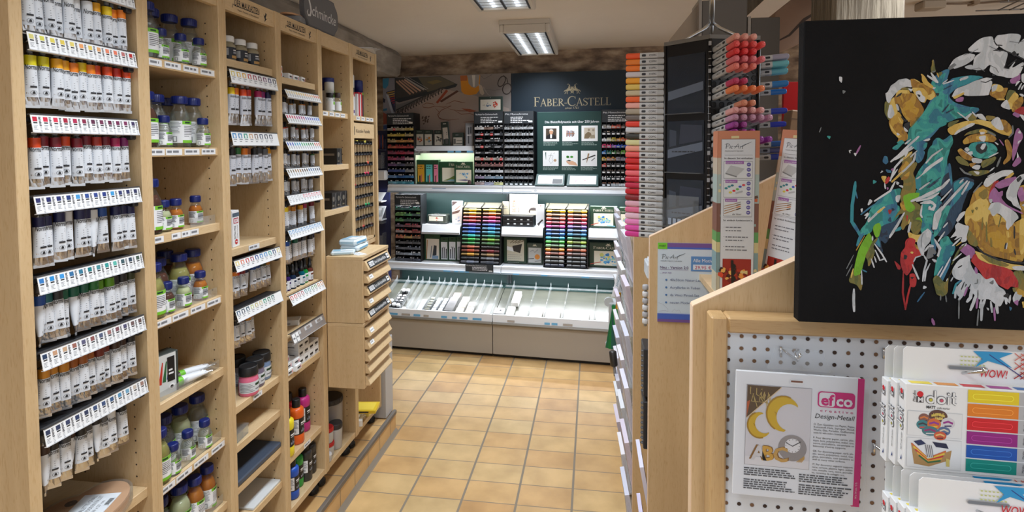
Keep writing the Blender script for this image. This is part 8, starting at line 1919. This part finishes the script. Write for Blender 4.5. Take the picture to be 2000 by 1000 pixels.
pic_box('upright painting set box with a white printed front, left of the black canvas', (.3000, 1.395, 1.2525), 0, 0)
q_ = pic_box('leaning painting set box half hidden by the black canvas', (.408, 1.43, 1.2590), 0, 0); q_.rotation_euler = (Matrix.Rotation(.13, 3, 'Y') @ Matrix.Rotation(-.95, 3, 'Z')).to_euler()
b = MB(TR((.505, 1.36, 1.2525), ry=.20, rz=.2)); b.box(0, .09, 0, .0015, 0, .155, PAPER); b.lines(.01, .06, .12, 7, .014, .004, GREYTXT, .0004, at((0, 0, 0), FY)); tag(b.build('paper_sheet'), 'white printed sheet leaning beside the black canvas', 'paper')
# marker tower
TA = .155; TC = Vector((.375, 1.851)); A0 = math.radians(-103 - 0)
ANG = [math.radians(257 + 60 * i) for i in range(6)]      # corner directions, first one nearest the viewer
HX = [(TA * math.cos(a), TA * math.sin(a)) for a in ANG]
t = thing('marker_tower', 'six-sided black marker tower with a metal pole on top', 'marker stand', (TC.x, TC.y, 1.2885)); TB = mat((17, 18, 22), .3); TZ = 1.925 - 1.2885
b = MB(); b.prism(HX, TZ, TB, z0=TZ); b.build('column', t)
RIMG = mat((112, 110, 106), .4); b = MB(); b.prism([(x * 1.03, y * 1.03) for x, y in HX], .012, RIMG, z0=TZ + .012); b.build('top_rim', t)
b = MB(); b.tube([(0, 0, TZ + .07), (0, 0, TZ + .48)], .009, CHROME, 10); b.build('pole', t)
for k in range(3):
 a = math.radians(200 + 120 * k); b = MB(); b.tube([(0, 0, TZ + .08), (.03 * math.cos(a), .03 * math.sin(a), TZ + .055), (.10 * math.cos(a), .10 * math.sin(a), TZ + .014)], .006, CHROME, 8); b.build('strut', t)
def face(i):
 p = Vector((HX[i][0], HX[i][1], 0)); q = Vector((HX[(i + 1) % 6][0], HX[(i + 1) % 6][1], 0)); d = (q - p).normalized(); n = Vector((d.y, -d.x, 0))
 return p, d, n
HR = mat((34, 36, 40), .35); HD = mat((6, 6, 8), .6); ROWZ = lambda r: TZ - .032 - r * .0200
for f_i in (0, 1, 4):
 p, d, n = face(f_i); T = basis(p, d, (0, 0, 1), n)
 b = MB()
 for r in range(31):
  for c in range(6):
   x = .014 + c * .0255; z = ROWZ(r)
   if z < .02: continue
   b.lathe([(.0085, 0), (.0085, .002), (.0068, .002)], HR, 10, T=T @ TR((x, z, 0)), cap0=False, cap1=False); b.disc(x, z, .0068, HD, .0006, 10, T)
 b.build('slot_face', t)
for i in (0, 1, 5):
 p = Vector((HX[i][0], HX[i][1], 0)); b = MB(); b.tube([p + Vector((0, 0, .0)), p + Vector((0, 0, TZ))], .006, TB, 8); tp = p.normalized() * .0062
 if i == 0:
  for r in range(32): z = TZ - .02 - r * .020; b.box(-.004, .004, -.0012, .0012, z, z + .0022 if r % 4 else z + .012, mat((150, 152, 156), .4), T=basis(p + tp, Vector((-tp.y, tp.x, 0)).normalized(), tp.normalized(), (0, 0, 1)))
 b.build('corner_strip', t)
p, d, n = face(5)   # face to the left of the nearest corner: clear leaflet pockets
T = basis(p, d, (0, 0, 1), n)
for i, (z0, z1) in enumerate(((.42, .60), (.24, .40), (.05, .22))):
 b = MB(); b.box(.012, .140, z0, z1, .001, .003, glassy('pocket_front', (150, 160, 176), .10, .06), T=T); b.box(.012, .140, z0, z0 + .003, .0, .02, CLEARP, T=T); b.build('pocket', t)
 b = MB(); PB = mat((92, 102, 118), .4); b.poly([(.014, z0 + .045), (.136, z0 + .070), (.136, z0 + .095), (.014, z0 + .072)], PB, .0034, T)
 if i: b.poly([(.02, z0 + .08), (.045, z0 + .085), (.045, z0 + .13), (.02, z0 + .135)], mat((60, 68, 82), .4), .0034, T); b.poly([(.055, z0 + .088), (.134, z0 + .10), (.134, z0 + .145), (.06, z0 + .15)], mat((52, 58, 72), .4), .0034, T); b.lines(.03, .12, z0 + .064, 1, .01, .004, INK, .0038, T)
 b.build('leaflet', t)
b = MB(); b.box(.016, .128, .072, .17, .006, .0075, CLEARP, T=T); b.box(.016, .128, .072, .074, .002, .035, CLEARP, T=T); b.box(.016, .018, .072, .16, .002, .035, CLEARP, T=T); b.box(.126, .128, .072, .16, .002, .035, CLEARP, T=T)
for q in range(6): b.box(.022 + q * .017, .034 + q * .017, .078, .098, .008, .010, mat((150, 160, 176)), T=T)
b.build('clear_tray', t)
MB_BODY = mat((188, 190, 192), .4)
def tower_marker():
 b = MB(); sq = rrect(.0165, .0165, .0055, 3); b.prism(sq, .055, MB_BODY, z0=.075); b.prism([(x * .98, y * .98) for x, y in sq], .022, mat((170, 172, 174), .4), z0=.0200)
 root = b.build('marker')
 b = MB(); b.prism(sq, .040, mat((200, 100, 90), .4), z0=.1145); b.prism([(x * .86, y * .86) for x, y in sq], .004, mat((200, 100, 90), .4), z0=.1180); b.lathe([(.0062, .118), (.0055, .1195), (.003, .120)], mat((200, 100, 90), .4), 10); b.build('cap', root)
 b = MB()
 for s_ in (0, 1): 
  T = TR(rz=math.pi / 2 * s_) @ at((0, -.00858, 0), FY)
  T2 = T @ TR((0, 0, 0), rz=math.pi / 2); 
  b.text('COPIC', 0, 0, .0052, INK, 0, T @ TR((.0026, .022, 0), rz=math.pi / 2), wid=.024, bold=.02); b.text('ciao', 0, 0, .0040, GREYTXT, 0, T @ TR((.0020, .047, 0), rz=math.pi / 2), wid=.008); b.poly([(x * 1 + 0, y + .062) for x, y in rrect(.0066, .013, .0025, 3)], INK, 0, T)
  T3 = TR(rz=math.pi + math.pi / 2 * s_) @ at((0, -.00858, 0), FY); b.text('COPIC', 0, 0, .0052, INK, 0, T3 @ TR((-.0026, .046, 0), rz=-math.pi / 2), wid=.024, bold=.02); b.poly([(x, y + .062) for x, y in rrect(.0066, .013, .0025, 3)], INK, 0, T3)
 b.build('lettering', root)
 return root
TMK = tower_marker(); _cap = [c for c in TMK.children if c.name.startswith('cap')][0]
CAPM = mat((201, 100, 90), .35)
_cap.data.materials.clear(); _cap.data.materials.append(CAPM)
for pl in _cap.data.polygons: pl.material_index = 0
def put(f_i, r, c, col, label, group, up=.15, depth=.004):
 p, d, n = face(f_i); P = Vector((TC.x, TC.y, 1.2885)) + p + d * (.014 + c * .0255) + Vector((0, 0, ROWZ(r))) + n * depth
 zax = (n + Vector((0, 0, up))).normalized(); xax = d; yax = zax.cross(xax).normalized()
 M = Matrix((xax, yax, zax)).transposed(); sp = Matrix.Rotation(random.uniform(-.12, .12) + (math.pi if f_i else 0), 3, 'Z')
 dup(TMK, P, tuple((M @ sp).to_euler()), label, group, 'marker', mats={'cap': mat(col, .35)}, scale=(1.12, 1.12, 1) if f_i == 4 else None)
PK = (222, 160, 148); FRONT = [(0, [0, 1, 2], (222, 160, 148), 'pale pink'), (1, [0, 1, 2, 3], (226, 88, 88), 'coral'), (2, [0, 1, 2], (222, 62, 66), 'red'), (3, [0, 1, 2, 3], (218, 120, 130), 'pink'), (4, [0, 1, 2], (226, 128, 118), 'salmon'), (6, [0, 1], (186, 60, 100), 'raspberry'), (7, [0, 1, 2, 3], (226, 130, 80), 'orange'), (9, [1, 2], (210, 140, 112), 'peach'), (10, [0, 1, 2, 3], (216, 160, 160), 'pale rose'), (11, [0, 1, 2, 3, 4], (184, 140, 168), 'mauve'), (12, [0, 1], (150, 66, 146), 'violet'), (13, [0, 1, 2], (146, 30, 136), 'purple'), (14, [0, 1, 2, 3, 4], (134, 50, 146), 'dark violet'), (16, [0], (190, 192, 194), 'grey'), (17, [0], (190, 192, 194), 'grey'), (19, [0], (190, 192, 194), 'grey'), (20, [0], (190, 192, 194), 'grey'), (22, [0], (190, 192, 194), 'grey'), (23, [0], (190, 192, 194), 'grey'), (24, [0], (190, 192, 194), 'grey')]
for r, cs, col, nm in FRONT:
 for c in cs: put(0, r, c, col, '%s-capped marker pointing forward, tower row %d from top, %s from left' % (nm, r + 1, NTH[c]), 'markers on the front of the tower')
for r, cs, col, nm in [(1, [1, 2, 3], (150, 150, 170), 'lavender grey'), (2, [1, 2, 3], (100, 176, 186), 'turquoise'), (3, [2, 3], (96, 170, 184), 'blue-green'), (5, [1, 2], (24, 112, 180), 'bright blue'), (6, [3], (26, 106, 180), 'mid blue'), (9, [2, 3], (34, 60, 170), 'royal blue'), (11, [3], (30, 50, 170), 'deep blue'), (14, [1, 2, 3], (30, 84, 150), 'steel blue'), (15, [3], (110, 110, 140), 'grey-violet'), (16, [1, 2, 3], (34, 60, 160), 'dark blue'), (20, [1, 2], (30, 80, 130), 'petrol blue')]:
 for c in cs: put(1, r, c, col, '%s-capped marker pointing right from the tower, row %d, %s in its row' % (nm, r + 1, NTH[c - 1]), 'markers on the right of the tower', up=.05, depth=-.035)
LEFTC = [((230, 84, 30), 'orange-red'), ((226, 124, 34), 'orange'), ((230, 116, 24), 'bright orange'), ((196, 190, 196), 'pale grey'), ((226, 152, 24), 'amber'), ((212, 184, 90), 'straw yellow'), ((190, 176, 144), 'beige'), ((226, 90, 32), 'red-orange'), ((222, 160, 150), 'pale pink'), ((156, 146, 128), 'taupe'), ((104, 94, 90), 'brown-grey'), ((214, 50, 32), 'scarlet'), ((190, 194, 200), 'silver grey'), ((44, 42, 36), 'black'), ((206, 204, 150), 'pale lime'), ((220, 146, 126), 'salmon'), ((220, 84, 84), 'coral'), ((196, 24, 28), 'red'), ((204, 28, 32), 'signal red'), ((224, 96, 106), 'pink'), ((192, 24, 52), 'crimson'), ((182, 22, 62), 'carmine'), ((190, 20, 40), 'ruby'), ((122, 12, 22), 'dark red'), ((214, 164, 182), 'pale rose'), ((214, 104, 142), 'rose'), ((220, 184, 202), 'blush'), ((220, 124, 182), 'candy pink'), ((214, 74, 162), 'magenta'), ((206, 54, 142), 'deep magenta')]
for i, (col, nm) in enumerate(LEFTC):
 p, d, n = face(4)
 put(4, i * .99 - .3, 5.35, col, '%s-capped marker pointing left from the tower, %s from the top' % (nm, NTH[i]), 'markers on the left of the tower', up=.02)
 if i % 3 == 1: put(4, i * .99 + .1, 4.2, LEFTC[(i + 5) % 30][0], '%s-capped marker behind the left column of the tower, level with the %s' % (LEFTC[(i + 5) % 30][1], NTH[i]), 'markers on the left of the tower', up=.02, depth=-.02)
kill(TMK)
# slivers of goods along the aisle side of the gondola
def leaflet(label, loc, rz, ry, w_, h_, d_, c, group='leaflets in the aisle rack'):
 t = thing('leaflet_stack', label, 'leaflets', loc, rz, group); t.rotation_euler.y = ry
 b = MB(); b.box(0, d_, -w_ / 2, w_ / 2, 0, h_, mat(c, .5)); k = 4
 for q in range(1, k): b.box(d_ * q / k - .0003, d_ * q / k + .0003, -w_ / 2 - .0006, w_ / 2, .0, h_ - .004 * q, mat(tuple(int(v * .8) for v in c), .6))
 b.build('sheets', t); b = MB(); S = at((-.0005, 0, 0), basis((0, 0, 0), (0, -1, 0), (0, 0, 1), (-1, 0, 0))); b.rect(-w_ * .4, w_ * .4, h_ * .55, h_ * .92, mat(tuple(int(v * .88) for v in c)), 0, S); b.lines(-w_ * .4, w_ * .4, h_ * .4, 5, h_ * .06, .004, GREYTXT, 0, S); b.build('print', t)
LC = [(206, 206, 222), (216, 214, 226), (196, 200, 218), (222, 220, 228), (204, 196, 212), (212, 216, 224)]; k = 0
LV = ['topmost', 'second', 'third', 'fourth', 'fifth', 'lowest']
for lv, (z, h_) in enumerate(((1.06, .19), (.86, .19), (.65, .20), (.43, .21), (.22, .20), (.02, .19))):
 for j in range(4):
  y = 2.36 + j * .30 - lv * .01; leaflet('pale leaflet stack in the aisle rack, %s level, %s from the near end' % (LV[lv], NTH[j]), (.158 + .004 * (j % 2), y, z), .05, -.16 - .02 * (j % 3), .20, h_, .018, LC[(k) % 6]); k += 1
t = thing('leaflet_rack', 'beech rack board with clear ledges holding the leaflet stacks', 'rack', (.235, 2.9, 0))
b = MB(); b.box(0, .018, -.68, .70, 0, 1.27, WOODV); b.build('board', t)
for z in (1.055, .855, .645, .425, .215, .013):
 b = MB(); b.box(-.085, 0, -.68, .55, z - .003, z, CLEARP); b.build('ledge', t)
t = thing('colour_fan', 'fan of green paper swatches in a grey holder at the rack end', 'swatches', (.168, 3.62, .62))
b = MB(); b.box(-.06, .0, -.02, .10, -.30, -.02, mat((190, 198, 206), .3), .01); b.lathe([(.03, -.01), (.03, .01)], mat((196, 204, 212), .3), 14, T=TR((-.06, .0, -.02), rx=math.pi / 2)); b.lathe([(.03, -.01), (.03, .01)], mat((196, 204, 212), .3), 14, T=TR((-.05, .0, -.30), rx=math.pi / 2)); b.build('holder', t)
for i, c in enumerate(((20, 110, 70), (16, 130, 60), (30, 100, 90), (40, 90, 90), (24, 140, 70))):
 b = MB(TR((-.02, -.03 - .004 * i, -.06), ry=.16 - .07 * i)); b.box(-.02, .02, -.0015, .0015, -.26, .03, mat(c, .4)); b.build('swatch', t)
b = MB(TR((.118, 3.0, .80), ry=.22)); b.box(-.014, .014, -.002, .002, 0, .20, WHITE, .001); b.text('ANGEBOT', 0, 0, .012, mat((90, 140, 160)), .0024, FY @ TR((.006, .06, 0), rz=math.pi / 2), wid=.10); tag(b.build('shelf_tag'), 'white lettered plastic strip sticking out into the aisle', 'tag')
t = thing('yellow_cards', 'small fan of yellow cards hanging beside the white strip', 'cards', (.135, 2.98, .83))
for i in range(3): b = MB(TR((.004 * i, 0, 0), ry=-.15 + .12 * i)); b.box(-.010, .012, -.001 + .003 * i, .001 + .003 * i, -.09, 0, mat([(214, 176, 40), (226, 196, 50), (190, 110, 40)][i], .5)); b.build('card', t)
b = MB(TR((.112, 2.92, .50), ry=-.1)); b.lathe([(.018, -.045), (.020, -.04), (.020, .03), (.012, .035)], mat((44, 40, 38), .4), 12); b.lathe([(.008, -.10), (.008, -.045)], mat((150, 150, 150), .3), 10); tag(b.build('black_clip'), 'black clamp with a grey stem low at the rack end', 'clamp')
for i in range(6):
 b = MB(TR((.170, 1.80, 1.16 - i * .022))); b.lathe([(.009, -.008), (.010, -.006), (.010, .006), (.007, .008)], mat((206, 208, 212) if i % 2 else (170, 172, 178), .3), 12); b.lathe([(.005, -.016), (.005, -.008)], GREY, 8); tag(b.build('grey_stopper'), 'little grey stopper hanging in a column beside the lettered panel, %s from top' % NTH[i], 'stopper', 'grey stoppers in a column')
for i in range(2):
 b = MB(TR((.176, 1.76, .99 - i * .165))); b.box(-.018, .03, -.05, .05, -.15, 0, mat((38, 40, 46), .4), .003)
 for q in range(9): b.lathe([(.006, -.002), (.008, 0), (.006, .002)], mat((70, 72, 78), .3), 10, (-.018, -.03, -.012 - q * .0158))
 tag(b.build('spiral_notebook'), ['upper black spiral-bound book edge beside the lettered panel', 'lower black spiral-bound book edge beside the lettered panel'][i], 'notebook', 'black spiral books')
b = MB(TR((.190, 1.70, 1.265))); b.box(-.02, .07, -.05, .05, 0, .004, WHITE); b.box(-.03, .06, -.05, .05, -.045, .0, mat((196, 204, 212), .3), .004); b.box(-.005, .05, -.06, -.05, .0, .05, GREYTXT); tag(b.build('plastic_tray'), 'white and grey plastic tray end above the grey caps', 'tray')
for i, (z, h_) in enumerate(((.49, .17), (.33, .15))):
 b = MB(TR((.172, 1.72, z), ry=-.18)); b.box(0, .012, -.08, .08, 0, h_, mat([(206, 206, 226), (190, 184, 210)][i], .5)); b.rect(-.06, .06, h_ * .3, h_ * .9, mat((190, 176, 190)), .0126, FX); tag(b.build('leaflet_stack'), ['upper leaflets leaning out beside the lettered panel', 'lower leaflets leaning out beside the lettered panel'][i], 'leaflets', 'leaflets beside the lettered panel')
t = thing('clear_blister', 'clear plastic blister pack sticking out low beside the lettered panel', 'pack', (.180, 1.68, .20)); b = MB(); b.box(-.035, .05, -.06, .06, 0, .10, CLEARP, .006); b.build('shell', t); b = MB(TR((0, 0, .02), ry=-.3)); b.box(-.005, .05, -.062, -.055, .01, .07, mat((196, 206, 200), .4)); b.build('card', t)
# grey stands, posts and the rest of the room behind the tower
GB = mat((98, 94, 90), .6); GB2 = mat((84, 79, 75), .6)
def gstand(label, x0, x1, y, z1, m):
 t = thing('grey_stand', label, 'stand', ((x0 + x1) / 2, y, 0), 0, 'tall grey stands'); hw = (x1 - x0) / 2; b = MB(); b.box(-hw, hw, 0, .16, 0, z1, m, .003); b.build('body', t); b = MB(); b.box(-hw - .012, -hw - .0005, -.004, .16, 0, z1 + .005, mat((150, 144, 138), .5)); b.build('edge_board', t)
gstand('taller grey stand behind the marker tower', .446, .625, 2.40, 2.212, GB); gstand('lower grey stand right of the taller one, behind the tower', .639, .752, 2.40, 2.134, GB2)
t = thing('acrylic_sheet', 'clear acrylic sheet with a slanted edge beside the taller grey stand', 'panel', (.432, 2.42, 1.98)); b = MB(); b.prism([(0, 0), (0, .22), (-.115, .075), (-.115, 0)], .003, glassy('acrylic_panel', (206, 196, 184), .35, .1), FY); b.build('sheet', t); b = MB(); b.box(-.115, 0, -.001, .004, -1.98, -.001, CLEARP); b.build('foot_sheet', t)
POSTM = noisy('weathered_timber', [(.3, (104, 94, 80)), (.6, (132, 122, 106)), (.85, (150, 140, 122))], 3, .9, .7, 8, (14, 14, 1)); PINKP = noisy('pink_plaster', [(.3, (150, 120, 100)), (.7, (176, 146, 124))], 3, .9, .3)
b = MB(); b.box(.872, 1.118, 2.2, 2.42, 0, 2.44, POSTM, .012); struct(b.build('trim_3'))
b = MB(); b.prism([(.80, 2.02), (.80, 2.20), (.905, 2.285), (1.12, 2.44), (1.32, 2.44), (1.12, 2.285), (.93, 2.075)], .16, PINKP, at((0, 2.62, 0), FY)); b.stroke([(.80, 2.07), (.86, 2.10), (.92, 2.165), (.99, 2.21), (1.06, 2.265)], [.004, .010, .014, .008, .012], mat((70, 52, 40)), .0006, at((0, 2.62, 0), FY)); struct(b.build('trim_4'))
b = MB(); b.prism([(.62, 2.13), (.80, 2.30), (.96, 2.44), (.70, 2.44), (.62, 2.40)], .12, POSTM, at((0, 2.78, 0), FY)); struct(b.build('trim_5'))
b = MB(); b.box(.846, 1.30, 2.64, 2.66, 0, 1.897, mat((190, 12, 14), .5), .002); tag(b.build('red_board'), 'bright red board standing behind the black canvas, by the grey stands', 'board')
t = thing('side_shelf', 'low beech shelf carrying the paper bags behind the tower', 'shelf', (.66, 1.95, 0)); b = MB(); b.box(-.015, .30, -.30, .24, 1.47, 1.486, WOODX); b.build('board', t); b = MB(); b.box(-.015, .001, -.30, .24, 0, 1.47, WOODV); b.build('side', t)
KR = mat((150, 120, 88), .6); KR2 = mat((136, 106, 76), .6)
for i, (x, y, ry, h_, m, lb) in enumerate(((.585 + .075, 1.90, .12, .235, KR, 'left brown paper bag standing behind the tower'), (.625 + .185, 1.80, .12, .215, KR2, 'right brown paper bag leaning behind the tower'))):
 b = MB(TR((x - .075 + .06, y, 1.4865), ry=ry)); b.box(-.05, .045, -.035, .035, 0, h_, m, .004); b.box(-.05, .046, -.036, -.034, h_ - .03, h_ - .027, mat((110, 84, 60))); tag(b.build('paper_bag'), lb, 'bag', 'brown paper bags')
t = thing('white_card', 'white card with black vertical lettering beside the paper bags', 'card', (.668, 1.74, 1.4865)); b = MB(); b.box(0, .06, 0, .004, 0, .12, WHITE); b.build('card', t); b = MB(); b.text('SALE', 0, 0, .014, INK, .0006, FY @ TR((.022, .05, 0), rz=math.pi / 2), wid=.045); b.build('lettering', t)
for i in range(3): b = MB(TR((.675 + .012 * i, 1.70, 1.4865), ry=-.2 + .1 * i)); b.lathe([(.006, 0), (.006, .09), (.003, .10)], mat([(40, 90, 140), (206, 196, 70), (190, 40, 44)][i], .4), 10); tag(b.build('loose_marker'), ['blue', 'yellow', 'red'][i] + ' loose marker standing beside the white card', 'marker', 'loose markers')
t = thing('junction_box', 'small white junction box with a cable on the right part of the ceiling', 'junction box', (1.93, 3.55, 2.44)); b = MB(); b.box(-.06, .06, -.05, .05, -.045, -.0005, mat((170, 156, 138), .5), .006); b.build('box', t); b = MB(); b.tube([(.06, 0, -.012), (.16, .02, -.012), (.30, .03, -.010), (.46, .0, -.008)], .006, mat((120, 100, 80), .6), 8); b.box(.23, .26, .0, .06, -.02, 0, mat((150, 130, 108))); b.build('cable', t)
t = thing('wire_basket', 'wire rack hanging under the ceiling at the top right', 'rack', (2.5, 3.5, 2.44))
b = MB()
for i in range(8): b.tube([(-.2 + .06 * i, -.2, -.03), (-.12 + .06 * i, .2, -.03)], .004, STEEL, 6)
for y in (-.2, 0, .2): b.tube([(-.24, y, -.028), (.3, y, -.028)], .004, STEEL, 6)
for x in (-.2, .26): b.tube([(x, 0, -.03), (x, 0, 0)], .004, STEEL, 6)
b.build('grid', t)
